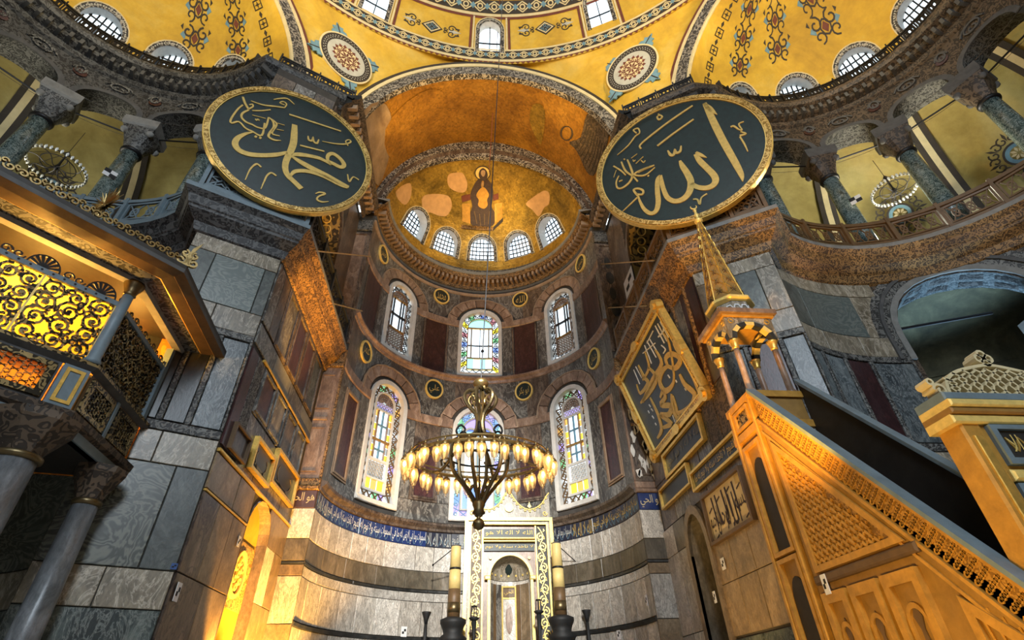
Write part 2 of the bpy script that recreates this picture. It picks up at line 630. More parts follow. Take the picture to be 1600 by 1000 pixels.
def carved(name, ground, relief, scale=5.0, rough=0.6, metal=0.0, strength=0.6, st=(1, 1, 1), cut=(0.42, 0.52), rnd=0.0, stain=0.4):
    """Fine scrollwork: curling relief over a darker ground."""
    t = NT(name)
    c = t.coord(st, rnd)
    nz = t.n('ShaderNodeTexNoise')
    nz.inputs['Scale'].default_value = scale * 0.55
    nz.inputs['Detail'].default_value = 2
    t.l(c, nz.inputs['Vector'])
    vm = t.n('ShaderNodeVectorMath', operation='SCALE')
    vm.inputs['Scale'].default_value = 1.6 / scale * 2
    t.l(nz.outputs['Color'], vm.inputs[0])
    va = t.n('ShaderNodeVectorMath', operation='ADD')
    t.l(c, va.inputs[0]); t.l(vm.outputs[0], va.inputs[1])
    vo = t.n('ShaderNodeTexVoronoi', feature='F1')
    vo.inputs['Scale'].default_value = scale
    t.l(va.outputs[0], vo.inputs['Vector'])
    s = t.n('ShaderNodeMath', operation='MULTIPLY'); s.inputs[1].default_value = 12.0
    t.l(vo.outputs['Distance'], s.inputs[0])
    sn = t.n('ShaderNodeMath', operation='SINE'); t.l(s.outputs[0], sn.inputs[0])
    ma = t.n('ShaderNodeMath', operation='MULTIPLY_ADD'); ma.inputs[1].default_value = 0.5; ma.inputs[2].default_value = 0.5
    t.l(sn.outputs[0], ma.inputs[0])
    k = t.ramp(ma.outputs[0], [(cut[0], (0, 0, 0)), (cut[1], (1, 1, 1))])
    st_ = t.noise(c, 0.9, 4, 0.4)
    k3 = t.ramp(st_, [(0.3, (1 - stain,) * 3), (0.7, (1 + stain * 0.6,) * 3)])
    col = t.mix(k, ground, relief)
    col = t.mix(1.0, col, k3, 'MULTIPLY')
    t.out(col, rough, metal)
    t.bump(k, strength, 0.06)
    return t

def glass(name, col, alpha=0.25):
    """A thin coloured pane that lets the daylight through."""
    t = NT(name)
    t.t.nodes.remove(t.b)
    out = t.t.nodes['Material Output']
    tr = t.n('ShaderNodeBsdfTransparent'); tr.inputs[0].default_value = (*col, 1)
    gl = t.n('ShaderNodeBsdfGlossy'); gl.inputs['Roughness'].default_value = 0.15; gl.inputs[0].default_value = (0.6, 0.6, 0.6, 1)
    mx = t.n('ShaderNodeMixShader'); mx.inputs[0].default_value = 0.06
    t.l(tr.outputs[0], mx.inputs[1]); t.l(gl.outputs[0], mx.inputs[2]); t.l(mx.outputs[0], out.inputs[0])
    return t

# marbles of the apse and piers
marble('marble_dark', (0.032, 0.03, 0.029), (0.08, 0.074, 0.068), (0.19, 0.175, 0.155), 0.8, vein=(0.3, 0.29, 0.26))
marble('marble_brown', (0.05, 0.035, 0.028), (0.13, 0.095, 0.07), (0.24, 0.19, 0.15), 0.8, vein=(0.03, 0.02, 0.02))
marble('marble_band', (0.06, 0.05, 0.035), (0.12, 0.1, 0.07), (0.19, 0.16, 0.12), 1.0)
marble('marble_pink', (0.16, 0.1, 0.07), (0.26, 0.17, 0.12), (0.4, 0.29, 0.22), 1.2)
marble('marble_light', (0.34, 0.32, 0.285), (0.56, 0.53, 0.48), (0.74, 0.71, 0.65), 1.1, st=(1.3, 1.3, 0.8), vein=(0.3, 0.28, 0.25), dist=3.5)
marble('marble_veined', (0.3, 0.275, 0.24), (0.5, 0.465, 0.41), (0.66, 0.62, 0.55), 0.9, st=(1.8, 1.8, 0.6), vein=(0.24, 0.22, 0.19), dist=4.0)
marble('porphyry', (0.03, 0.012, 0.014), (0.06, 0.022, 0.024), (0.09, 0.04, 0.038), 1.4, vein=(0.02, 0.008, 0.01))
marble('marble_green', (0.045, 0.055, 0.05), (0.1, 0.115, 0.105), (0.18, 0.195, 0.175), 0.6, st=(1, 1, 0.7), vein=(0.06, 0.07, 0.065), dist=4.0)
marble('marble_verd', (0.01, 0.014, 0.013), (0.03, 0.042, 0.04), (0.16, 0.19, 0.17), 1.6, vein=(0.2, 0.22, 0.2), dist=1.0)
marble('marble_cream', (0.11, 0.09, 0.06), (0.21, 0.18, 0.13), (0.32, 0.28, 0.2), 0.9, vein=(0.45, 0.4, 0.32))
marble('marble_tan', (0.14, 0.1, 0.06), (0.24, 0.17, 0.1), (0.34, 0.25, 0.16), 1.0, st=(1.1, 1.1, 0.7))
marble('marble_blue', (0.03, 0.04, 0.047), (0.075, 0.095, 0.105), (0.17, 0.2, 0.205), 1.7, vein=(0.28, 0.31, 0.32), dist=3.0)
marble('marble_black', (0.012, 0.013, 0.013), (0.03, 0.032, 0.032), (0.06, 0.06, 0.06), 1.0)
marble('marble_white', (0.4, 0.39, 0.37), (0.56, 0.55, 0.52), (0.7, 0.69, 0.66), 1.4)
marble('column_green', (0.015, 0.03, 0.03), (0.045, 0.075, 0.072), (0.15, 0.2, 0.19), 2.2, st=(1, 1, 1), rough=0.25, vein=(0.3, 0.36, 0.34))
marble('column_grey', (0.09, 0.1, 0.105), (0.18, 0.19, 0.2), (0.29, 0.3, 0.31), 1.2, st=(1, 1, 0.4), rough=0.3)
def swirl(name, a, b, c_):
    t = NT(name)
    c = t.coord((0.7, 0.7, 1.0), 25)
    f = t.noise(c, 1.25, 4, 1.0, 0.5)
    s = t.n('ShaderNodeMath', operation='MULTIPLY'); s.inputs[1].default_value = 85; t.l(f, s.inputs[0])
    sn = t.n('ShaderNodeMath', operation='SINE'); t.l(s.outputs[0], sn.inputs[0])
    ma = t.n('ShaderNodeMath', operation='MULTIPLY_ADD'); ma.inputs[1].default_value = 0.5; ma.inputs[2].default_value = 0.5
    t.l(sn.outputs[0], ma.inputs[0])
    t.out(t.vary(t.ramp(ma.outputs[0], [(0.1, a), (0.55, b), (0.95, c_)]), 0.12), 0.35)
swirl('marble_swirl', (0.05, 0.055, 0.045), (0.095, 0.105, 0.09), (0.16, 0.165, 0.135))
swirl('marble_swirl_green', (0.1, 0.125, 0.12), (0.13, 0.155, 0.148), (0.17, 0.195, 0.18))
plain('grout', (0.05, 0.045, 0.04), 0.9)
plain('stone_grey', (0.2, 0.2, 0.19), 0.75)
plain('stone_warm', (0.3, 0.21, 0.14), 0.75)
plain('stone_white', (0.62, 0.6, 0.56), 0.7, var=0.12)
plain('plaster_patch', (0.5, 0.29, 0.12), 0.85, var=0.15, rnd=0)
plain('stone_dark', (0.075, 0.075, 0.075), 0.8)
plain('iron', (0.018, 0.018, 0.02), 0.45, 0.6, bump=0.05)
plain('iron_dark', (0.012, 0.013, 0.014), 0.6, 0.2, bump=0.05)
plain('bronze', (0.16, 0.12, 0.06), 0.38, 0.85)
plain('brass', (0.55, 0.4, 0.17), 0.32, 0.9)
plain('gold', (0.78, 0.5, 0.12), 0.38, 0.75, var=0.2, scale=9)
plain('gold_bright', (0.86, 0.64, 0.2), 0.45, 0.35, var=0.15, scale=9)
plain('gold_letter', (0.56, 0.38, 0.1), 0.5, 0.25, var=0.18, scale=8)
plain('white_letter', (0.62, 0.62, 0.6), 0.6, var=0.1)
plain('disc_green', (0.006, 0.018, 0.018), 0.45, var=0.35, scale=5, bump=0.06)
plain('panel_black', (0.012, 0.016, 0.02), 0.4, var=0.3, bump=0.03)
plain('panel_navy', (0.018, 0.03, 0.042), 0.4, var=0.3, bump=0.03)
plain('tile_blue', (0.018, 0.035, 0.13), 0.25, var=0.3, bump=0.03)
plain('tile_navy', (0.018, 0.022, 0.04), 0.3, var=0.3, bump=0.03)
plain('tile_brown', (0.07, 0.04, 0.05), 0.3, var=0.3, bump=0.03)
plain('cream_panel', (0.62, 0.5, 0.28), 0.6, var=0.12)
plain('ink', (0.03, 0.012, 0.012), 0.6, var=0.1)
plain('wood_gilt', (0.5, 0.26, 0.045), 0.45, 0.25, var=0.25, scale=5)
plain('wood_tan', (0.3, 0.165, 0.04), 0.5, 0.1, var=0.22, scale=4)
plain('wood_brown', (0.12, 0.07, 0.03), 0.5, var=0.3)
plain('wood_dark', (0.018, 0.015, 0.012), 0.6, var=0.4)
plain('paint_bluegrey', (0.14, 0.19, 0.22), 0.5, var=0.2)
plain('wax', (0.68, 0.52, 0.2), 0.5, var=0.12)
plain('crystal', (0.75, 0.78, 0.78), 0.12, var=0.1)
plain('paper_white', (0.75, 0.75, 0.75), 0.8, var=0.03)
plain('paper_black', (0.012, 0.012, 0.014), 0.8, var=0.03)
plain('marker_blue', (0.03, 0.08, 0.25), 0.6)
plain('paint_dark', (0.03, 0.022, 0.016), 0.7)
plain('paint_red', (0.13, 0.03, 0.015), 0.7)
plain('paint_blue', (0.13, 0.25, 0.33), 0.7)
plain('paint_cream', (0.62, 0.52, 0.3), 0.7, var=0.12)
plain('paint_grey', (0.42, 0.42, 0.38), 0.7, var=0.12)
plain('robe', (0.045, 0.025, 0.02), 0.6, var=0.4, scale=8)
plain('skin_mosaic', (0.35, 0.22, 0.12), 0.6)
plain('shade_glass', (0.9, 0.75, 0.5), 0.2)
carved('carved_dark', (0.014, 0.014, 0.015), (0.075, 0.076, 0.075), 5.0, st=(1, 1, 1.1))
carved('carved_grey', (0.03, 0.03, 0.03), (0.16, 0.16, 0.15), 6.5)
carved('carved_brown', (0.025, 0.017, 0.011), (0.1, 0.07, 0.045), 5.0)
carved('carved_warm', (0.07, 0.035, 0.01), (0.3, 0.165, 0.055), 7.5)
carved('carved_gilt', (0.26, 0.13, 0.022), (0.48, 0.26, 0.055), 10.0, rough=0.45, metal=0.2, strength=0.8)
carved('carved_gold_fine', (0.3, 0.17, 0.03), (0.75, 0.5, 0.16), 7.0, rough=0.4, metal=0.4)
carved('carved_gold_dark', (0.03, 0.024, 0.014), (0.36, 0.26, 0.11), 7.0, rough=0.35, metal=0.6, strength=1.0)
carved('mosaic_band', (0.02, 0.016, 0.014), (0.3, 0.27, 0.23), 5.0, cut=(0.6, 0.72), stain=0.2)
carved('mosaic_soffit', (0.05, 0.035, 0.015), (0.36, 0.24, 0.07), 2.0, stain=0.3)
carved('roof_lining', (0.85, 0.3, 0.02), (0.6, 0.17, 0.01), 2.2, cut=(0.7, 0.85), strength=0.05, stain=0.2)
def gold_mosaic(name, a, b, c_, scale, metal=0.45, rough=0.42):
    t = NT(name)
    c = t.coord(rnd=0)
    f = t.noise(c, scale, 6, 0.6, 0.62)
    col = t.ramp(f, [(0.28, a), (0.52, b), (0.74, c_)])
    v = t.n('ShaderNodeTexVoronoi'); v.inputs['Scale'].default_value = 9
    t.l(c, v.inputs['Vector'])
    sp = t.ramp(v.outputs['Color'], [(0.0, (0.62, 0.62, 0.62)), (1.0, (1.25, 1.25, 1.25))])
    col = t.mix(1.0, col, sp, 'MULTIPLY')
    t.out(col, rough, metal)
    t.bump(v.outputs['Distance'], 0.35, 0.03)
gold_mosaic('gold_conch', (0.16, 0.1, 0.015), (0.34, 0.21, 0.03), (0.56, 0.36, 0.06), 0.75)
gold_mosaic('gold_vault', (0.2, 0.09, 0.012), (0.36, 0.17, 0.022), (0.5, 0.26, 0.04), 0.45)
def plaster(name, a, b, c_, scale=0.35):
    t = NT(name)
    c = t.coord(rnd=0)
    f = t.noise(c, scale, 7, 0.5, 0.66)
    col = t.ramp(f, [(0.3, a), (0.52, b), (0.72, c_)])
    g = t.noise(c, scale * 6, 5, 0.2, 0.7)
    col = t.mix(1.0, col, t.ramp(g, [(0.3, (0.86, 0.86, 0.86)), (0.7, (1.08, 1.08, 1.08))]), 'MULTIPLY')
    t.out(col, 0.75)
    t.bump(g, 0.1, 0.03)
plaster('plaster_yellow', (0.4, 0.235, 0.022), (0.58, 0.36, 0.03), (0.62, 0.44, 0.1))
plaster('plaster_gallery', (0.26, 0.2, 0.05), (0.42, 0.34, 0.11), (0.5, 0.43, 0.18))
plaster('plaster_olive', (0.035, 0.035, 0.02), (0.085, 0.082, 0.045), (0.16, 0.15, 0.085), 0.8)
plaster('plaster_bare', (0.16, 0.1, 0.06), (0.26, 0.18, 0.11), (0.36, 0.25, 0.17), 0.7)
# glass and light
for nm, cl in (('glass_clear', (0.95, 0.98, 1.0)), ('glass_blue', (0.2, 0.3, 0.72)), ('glass_aqua', (0.35, 0.7, 0.8)), ('glass_green', (0.2, 0.5, 0.22)),
               ('glass_yellow', (0.95, 0.68, 0.05)), ('glass_amber', (0.75, 0.36, 0.08)), ('glass_red', (0.5, 0.18, 0.2)), ('glass_violet', (0.42, 0.3, 0.75)),
               ('glass_milk', (0.72, 0.74, 0.76)), ('glass_dull', (0.33, 0.3, 0.27))):
    glass(nm, cl)
def emitter(name, col, strength):
    t = NT(name)
    t.b.inputs['Base Color'].default_value = (*col, 1)
    t.b.inputs['Emission Color'].default_value = (*col, 1)
    t.b.inputs['Emission Strength'].default_value = strength
emitter('bulb', (1.0, 0.62, 0.22), 9.0)
def shade_mat():
    t = NT('lamp_glass')
    t.t.nodes.remove(t.b)
    out = t.t.nodes['Material Output']
    tr = t.n('ShaderNodeBsdfTransparent'); tr.inputs[0].default_value = (1, 0.93, 0.82, 1)
    tl = t.n('ShaderNodeBsdfTranslucent'); tl.inputs[0].default_value = (1, 0.88, 0.65, 1)
    gl = t.n('ShaderNodeBsdfGlossy'); gl.inputs['Roughness'].default_value = 0.1
    m1 = t.n('ShaderNodeMixShader'); m1.inputs[0].default_value = 0.35
    m2 = t.n('ShaderNodeMixShader'); m2.inputs[0].default_value = 0.15
    t.l(tr.outputs[0], m1.inputs[1]); t.l(tl.outputs[0], m1.inputs[2])
    t.l(m1.outputs[0], m2.inputs[1]); t.l(gl.outputs[0], m2.inputs[2]); t.l(m2.outputs[0], out.inputs[0])
shade_mat()

# ------------------------------------------------------------------ the setting
def project(p):
    d = Vector(p) - CAM
    z = d.dot(zf)
    return (800 + F_PX * d.dot(xr) / z, 500 - F_PX * d.dot(yu) / z)

class Loft:
    """Ruled sheet between two boundary functions a(s), b(s); u, v in 0..1, w along the local normal towards the camera side."""
    flat = False
    def __init__(self, fa, fb, bulge=None):
        self.fa, self.fb, self.bulge = fa, fb, bulge
    def Q(self, u, v):
        a, b = self.fa(u), self.fb(u)
        p = a + (b - a) * v
        if self.bulge: p = p + self.bulge * (4 * v * (1 - v))
        return p
    def P(self, u, v, w=0.0):
        p = self.Q(u, v)
        if w:
            e = 1e-3
            n = (self.Q(u + e, v) - p).cross(self.Q(u, v + e) - p).normalized()
            if n.dot(Vector((0, 3, 8)) - p) < 0: n = -n
            p = p + n * w
        return p
    def px(self, x, y, u=0.5, v=0.5):
        for _ in range(30):
            q = project(self.Q(u, v)); e = 1e-3
            qu, qv = project(self.Q(u + e, v)), project(self.Q(u, v + e))
            a, b, c, d = (qu[0] - q[0]) / e, (qv[0] - q[0]) / e, (qu[1] - q[1]) / e, (qv[1] - q[1]) / e
            det = a * d - b * c
            rx, ry = x - q[0], y - q[1]
            du, dv = (d * rx - b * ry) / det, (a * ry - c * rx) / det
            u += max(-.1, min(.1, du)); v += max(-.2, min(.2, dv))
        return (u, v)

def tangent(S, u, v, w=0.0):
    """A TiltPlane touching a curved surface at (u, v)."""
    e = 1e-3
    p = S.P(u, v, w)
    a, b = S.P(u + e, v, w) - p, S.P(u, v + e, w) - p
    n = a.cross(b).normalized()
    if n.dot(CAM - p) < 0: n = -n
    return TiltPlane(p, n)

def rect_px(S, pts, w=0.0):
    """Four photo corners (TL, TR, BR, BL) -> u0, u1, v0, v1 on the surface."""
    q = [S.px(x, y, w) for x, y in pts]
    return ((q[0][0] + q[3][0]) / 2, (q[1][0] + q[2][0]) / 2, (q[2][1] + q[3][1]) / 2, (q[0][1] + q[1][1]) / 2)

def sheet(S, u0, u1, v0, v1, nu, nv, w=0.0, mb=None):
    mb = mb or MB()
    V = [S.P(u0 + (u1 - u0) * i / nu, v0 + (v1 - v0) * j / nv, w) for j in range(nv + 1) for i in range(nu + 1)]
    return mb.add(V, [(j * (nu + 1) + i, j * (nu + 1) + i + 1, (j + 1) * (nu + 1) + i + 1, (j + 1) * (nu + 1) + i) for j in range(nv) for i in range(nu)])

def row(parent, S, u0, u1, v0, v1, n, mats, w=0.05, gap=0.02, name='marble_panel', jit=0.0, skip=()):
    """A course of separate slabs."""
    cuts = [u0 + (u1 - u0) * (i + (random.uniform(-jit, jit) if 0 < i < n else 0)) / n for i in range(n + 1)]
    for i in range(n):
        m = mats if isinstance(mats, str) else mats[i % len(mats)]
        if i in skip: continue
        slab(S, cuts[i] + gap / 2, cuts[i + 1] - gap / 2, v0 + gap / 2, v1 - gap / 2, -0.02, w + random.uniform(-0.006, 0.006), ch=0.012).build(name, m, parent)

def framed(parent, S, u0, u1, v0, v1, fm, pm, fw=0.12, w=0.1, name='framed_panel'):
    """A sunk slab inside a raised moulding."""
    o = [(u0, v0), (u1, v0), (u1, v1), (u0, v1)]
    i = [(u0 + fw, v0 + fw), (u1 - fw, v0 + fw), (u1 - fw, v1 - fw), (u0 + fw, v1 - fw)]
    h = fw * 0.5
    m_ = [(u0 + h, v0 + h), (u1 - h, v0 + h), (u1 - h, v1 - h), (u0 + h, v1 - h)]
    mb = ring(S, o, m_, 0, w * 0.6)
    ring(S, m_, i, 0, w, mb)
    p = slab(S, u0 + fw * 0.6, u1 - fw * 0.6, v0 + fw * 0.6, v1 - fw * 0.6, -0.02, w * 0.35).build('marble_panel', pm, parent)
    mb.build('panel_moulding', fm, parent)
    return p

# floor
fl = MB().add([(-24, -14, 0), (24, -14, 0), (24, 28, 0), (-24, 28, 0), (-24, -14, -0.3), (24, -14, -0.3), (24, 28, -0.3), (-24, 28, -0.3)],
              [(0, 1, 2, 3), (4, 7, 6, 5), (0, 4, 5, 1), (1, 5, 6, 2), (2, 6, 7, 3), (3, 7, 4, 0)]).build('floor', 'marble_light')
tag(fl, kind='structure')

# ---- apse wall
SA = Cyl((0, D), R, (0, 1), (1, 0))
EU = 9.42                                              # quarter turn in metres of wall
WU = 5.23                                              # side window axis
LWH, CWH = 1.2, 1.36                                   # half widths
L0, L1, U0, U1 = 8.75, 14.88, 16.6, 21.4
low_ops = [(-WU, LWH, L0, L1 - LWH), (0, CWH, L0 - 0.1, L1 - 0.2 - CWH), (WU, LWH, L0, L1 - LWH)]
up_ops = [(-WU, 1.08, U0, U1 - 1.08), (0, CWH - 0.06, U0, U1 - CWH + 0.06), (WU, 1.08, U0, U1 - 1.08)]
apse = struct('wall_apse', (0, D, 0))
tag(apse, 'curved apse wall clad in grey, brown and purple marble')
wall(SA, -EU, EU, 0, 24.0, low_ops + up_ops).build('wall_core', 'grout', apse)
# courses from the floor up
row(apse, SA, -EU, -0.3, 0, 3.8, 10, ['marble_veined', 'marble_light', 'marble_veined'], jit=0.2)
row(apse, SA, 2.6, EU, 0, 3.8, 8, ['marble_veined', 'marble_light', 'marble_veined'], jit=0.2)
sweep(SA, -EU, EU, 36, [(0, 3.78), (0.1, 3.8), (0.12, 3.9), (0, 3.94)]).build('ledge', 'marble_black', apse)
for a, b in ((-EU, -0.3), (2.6, EU)):
    row(apse, SA, a, b, 3.94, 5.22, 9, ['marble_veined', 'marble_light', 'marble_veined', 'marble_veined'], jit=0.25)
    row(apse, SA, a, b, 5.22, 5.56, 6, 'marble_light', jit=0.1)
    row(apse, SA, a, b, 5.56, 5.68, 5, 'marble_black', w=0.07)
    row(apse, SA, a, b, 5.68, 6.4, 6, 'marble_band', jit=0.15)
    row(apse, SA, a, b, 6.4, 7.42, 11, ['marble_light', 'marble_light', 'marble_veined'], jit=0.15)
# inscription tiles
nb = 16
for k in range(nb):
    a, b = -EU + 2 * EU * k / nb, -EU + 2 * EU * (k + 1) / nb
    if k in (8, 9): continue
    m = 'tile_blue' if k < 6 else 'tile_navy'
    tl = slab(SA, a + 0.01, b - 0.01, 7.42, 8.06, -0.02, 0.06, ch=0.01).build('inscription_tile', m, apse)
    s = ' '.join(T_KURSI[(3 * k) % 18:(3 * k) % 18 + 4])
    letter(SA, s, a + 0.04, b - 0.03, 7.46, 8.02, 0.075).build('lettering', 'white_letter' if k < 6 else 'gold_letter' if k > 11 else 'paint_grey', tl)
    wv = [(a + (b - a) * i / 14, 7.62 + 0.16 * sin(i * 1.7 + k)) for i in range(15)]
    ribbon(SA, smooth_pts(wv, 2), 0.014, 0.06, 0.068).build('scrollwork', 'paint_blue', tl)
sweep(SA, -EU, EU, 36, [(0, 8.06), (0.1, 8.1), (0.12, 8.2), (0.26, 8.32), (0.28, 8.42), (0.0, 8.5)]).build('ledge', 'marble_brown', apse)

def zone(ops, z0, zs, zt, outer, lowz):
    """Bays between windows: slabs, framed panels, string course with arches over the windows."""
    hwc, hws = ops[1][1], ops[0][1]
    bays = [(-EU, -WU - hws, 0), (-WU + hws, -hwc, 1), (hwc, WU - hws, 1), (WU + hws, EU, 0)]
    for a, b, inner in bays:
        wd = b - a
        if lowz:
            if inner:
                row(apse, SA, a, b, z0, z0 + 0.9, 2, 'marble_dark', w=0.03)
                row(apse, SA, a, a + 0.62, z0 + 0.9, zs, 1, 'marble_dark', w=0.03)
                row(apse, SA, b - 0.62, b, z0 + 0.9, zs, 1, 'marble_dark', w=0.03)
                row(apse, SA, a + 0.62, b - 0.62, zs - 0.9, zs, 1, 'marble_brown', w=0.03)
                framed(apse, SA, a + 0.62, b - 0.62, z0 + 0.9, zs - 0.9, 'marble_brown', 'porphyry', 0.2)
            else:
                l_, r_ = (a + 0.9, b - 0.75) if a < 0 else (a + 0.75, b - 0.9)
                row(apse, SA, a, l_, z0, zs, 1, 'marble_dark', w=0.03)
                row(apse, SA, r_, b, z0, zs, 1, 'marble_dark', w=0.03)
                row(apse, SA, l_, r_, z0, z0 + 0.55, 1, 'marble_dark', w=0.03)
                row(apse, SA, l_, r_, zs - 0.45, zs, 1, 'marble_dark', w=0.03)
                framed(apse, SA, l_, r_, z0 + 0.55, zs - 0.45, 'stone_warm', 'porphyry', 0.17)
        else:
            n = 5 if inner else 5
            seq = ['marble_dark', 'marble_brown', 'porphyry', 'marble_brown', 'marble_dark']
            ws = [0.62, 0.14, 0, 0.14, 0.62]
            ws[2] = wd - sum(ws)
            x = a
            for m, q in zip(seq, ws):
                slab(SA, x + 0.01, x + q - 0.01, z0, zs, -0.02, 0.07 if m == 'marble_brown' else 0.03, ch=0.012).build('marble_panel', m, apse)
                x += q
        # string course
        slab(SA, a - 0.0, b, zs, zs + 0.5, -0.02, 0.1, ch=0.05).build('string_course', 'marble_pink', apse)
    for uc, hw, v0, vs in ops:
        n = 9
        for k in range(n):                              # voussoirs
            a0, a1 = PI - PI * k / n, PI - PI * (k + 1) / n
            r0, r1 = hw + 0.22, hw + 0.75
            g = 0.012
            lp = [(uc + r * cos(an), vs + r * sin(an)) for r, an in
                  [(r0, a0 - g), (r1, a0 - g), (r1, (a0 + a1) / 2), (r1, a1 + g), (r0, a1 + g), (r0, (a0 + a1) / 2)]]
            ext(SA, lp[::-1], -0.02, 0.1).build('voussoir', 'marble_pink', apse)
        # thin moulding over the arch
        ring(SA, arch(uc, hw + 0.82, zs + 0.3, vs), arch(uc, hw + 0.75, zs + 0.3, vs), 0, 0.13, closed=False).build('arch_moulding', 'stone_warm', apse)
zone(low_ops, 8.5, 13.35, 14.0, 0, True)
zone(up_ops, 16.5, 19.95, 20.5, 0, False)

def frieze(z0, z1, ops, rise):
    """Dark slabs over the arches."""
    n = 14
    for k in range(n):
        a, b = -EU + 2 * EU * k / n, -EU + 2 * EU * (k + 1) / n
        m = 6
        lo = []
        for i in range(m + 1):
            u = a + (b - a) * i / m
            z = z0
            for uc, hw, v0, vs in ops:
                q = (hw + 0.84) ** 2 - (u - uc) ** 2
                if q > 0: z = max(z, vs + math.sqrt(q))
            lo.append((u, z))
        V = [SA.P(u, z, 0.04) for u, z in lo] + [SA.P(u, z1, 0.04) for u, z in lo]
        mb = MB().add(V, [(i, i + 1, m + 2 + i, m + 1 + i) for i in range(m)])
        mb.build('marble_panel', 'marble_dark' if k % 3 else 'marble_brown', apse)
frieze(13.86, 16.2, low_ops, 0)
sweep(SA, -EU, EU, 36, [(0, 16.12), (0.08, 16.16), (0.12, 16.3), (0.24, 16.38), (0.24, 16.48), (0, 16.55)]).build('ledge', 'marble_pink', apse)
frieze(20.46, 22.5, up_ops, 0)
for z, m in ((22.45, 'stone_warm'), (22.72, 'stone_dark')):
    sweep(SA, -EU, EU, 36, [(0, z), (0.1, z + 0.04), (0.16, z + 0.16), (0.05, z + 0.24), (0, z + 0.24)]).build('moulding', m, apse)

# main cornice of the apse with its modillions
tr = struct('trim_1', (0, D, 22.95)); tag(tr, 'brown modillion cornice below the golden half dome')
sweep(SA, -EU - 0.4, EU + 0.4, 40, [(0, 22.95), (0.1, 23.0), (0.14, 23.25), (0.14, 23.5), (0.6, 23.52), (0.66, 23.7), (0.66, 23.8)]).build('cornice', 'carved_warm', tr)
sweep(SA, -EU - 0.4, EU + 0.4, 40, [(0.66, 23.8), (0.72, 23.84), (0.72, 24.0), (-0.2, 24.02)]).build('walkway_slab', 'stone_grey', tr)
for k in range(58):
    u = -EU + 2 * EU * (k + 0.5) / 58
    slab(SA, u - 0.075, u + 0.075, 23.24, 23.52, 0.1, 0.56).build('modillion', 'stone_warm', tr)
sweep(SA, -EU, EU, 40, [(-0.05, 24.0), (0.3, 24.02), (0.28, 24.5), (0.2, 24.9), (0.0, 24.95)]).build('parapet', 'carved_grey', tr)

# ---- half dome of the apse
SC = Sph((0, D, 24.0), 5.78, 4.85, (0, 1), (1, 0))
conch_ops = [(t * 5.78, 0.84 if abs(t) < 0.7 else 0.9, 1.55 - 0.12 * abs(t), 2.62 - 0.12 * abs(t)) for t in (-0.93, -0.465, 0.0, 0.465, 0.93)]
conch = struct('ceiling_apse', (0, D, 24)); tag(conch, 'golden mosaic half dome over the apse')
wall(SC, -9.08, 9.08, 0, 9.05, conch_ops, dv=0.5).build('mosaic_shell', 'gold_conch', conch, True)

# ---- arch in front of the half dome, bema vault
def spt(x, z, y): return Vector((x, y, z))
def bema_front(s):
    a = PI * (1 - s)
    return Vector((6.15 * cos(a), 14.0, 22.6 + 6.05 * sin(a)))
def bema_back(s):
    a = PI * (1 - s)
    return Vector((6.45 * cos(a), D - 0.05, 22.9 + 7.45 * sin(a)))
SV = Loft(bema_front, bema_back)
vault = struct('ceiling_bema', (0, 16, 22.6)); tag(vault, 'orange gold barrel vault in front of the apse')
sheet(SV, 0, 1, 0, 1, 40, 10).build('mosaic_shell', 'gold_vault', vault, True)
PB = Plane((-10, D - 0.02), (10, D - 0.02))
def halo(rx, rz, zc, n=36, a0=0.0):
    return [(10 + rx * cos(PI - a0 - (PI - 2 * a0) * i / n), zc + rz * sin(PI - a0 - (PI - 2 * a0) * i / n)) for i in range(n + 1)]
ring(PB, halo(6.5, 7.45, 22.9), halo(6.2, 6.4, 23.2), -0.1, 0.06, closed=False).build('arch_band', 'mosaic_band', vault)
ring(PB, halo(6.2, 6.4, 23.2), halo(5.95, 5.7, 23.4), -0.1, 0.02, closed=False).build('arch_band', 'marble_brown', vault)
ring(PB, halo(5.95, 5.7, 23.4), halo(5.7, 5.1, 23.6), -0.15, 0.06, closed=False).build('arch_band', 'mosaic_band', vault)
PF = Plane((-10, 14.0), (10, 14.0))
ring(PF, halo(6.75, 6.75, 22.6), halo(6.12, 6.02, 22.6), -0.25, 0.05, closed=False).build('arch_band', 'mosaic_band', vault)
ring(PF, halo(7.0, 7.05, 22.6), halo(6.78, 6.78, 22.6), -0.1, 0.08, closed=False).build('arch_band', 'paint_cream', vault)
ring(PF, halo(7.25, 7.3, 22.6), halo(7.05, 7.1, 22.6), -0.1, 0.06, closed=False).build('arch_band', 'paint_dark', vault)

# ---- piers and bema side walls
XL, XR = -6.75, 6.75
SL = Plane((XL, 12.5), (XL, D))
SR = Plane((XR, D), (XR, 12.3))
PWL = Plane((-8.9, 11.4), (XL, 12.5))
PWR = Plane((XR, 12.3), (8.85, 11.05))
PLL = Plane((-7.0, D), (-5.94, D))                     # pilasters beside the apse
PLR = Plane((5.94, D), (7.0, D))
EXC = {-1: Vector((-12.6, 7.1, 0)), 1: Vector((12.3, 6.5, 0))}
def exedra_dirs(s):
    c = EXC[s]
    e = (Vector((s * 8.8, 11.9, 0)) - c).normalized()
    o = Vector((-e.y, e.x, 0)) if s < 0 else Vector((e.y, -e.x, 0))
    return e, o
SE = {}
for s in (-1, 1):
    e, o = exedra_dirs(s)
    SE[s] = Cyl(EXC[s], 6.0, e, o)

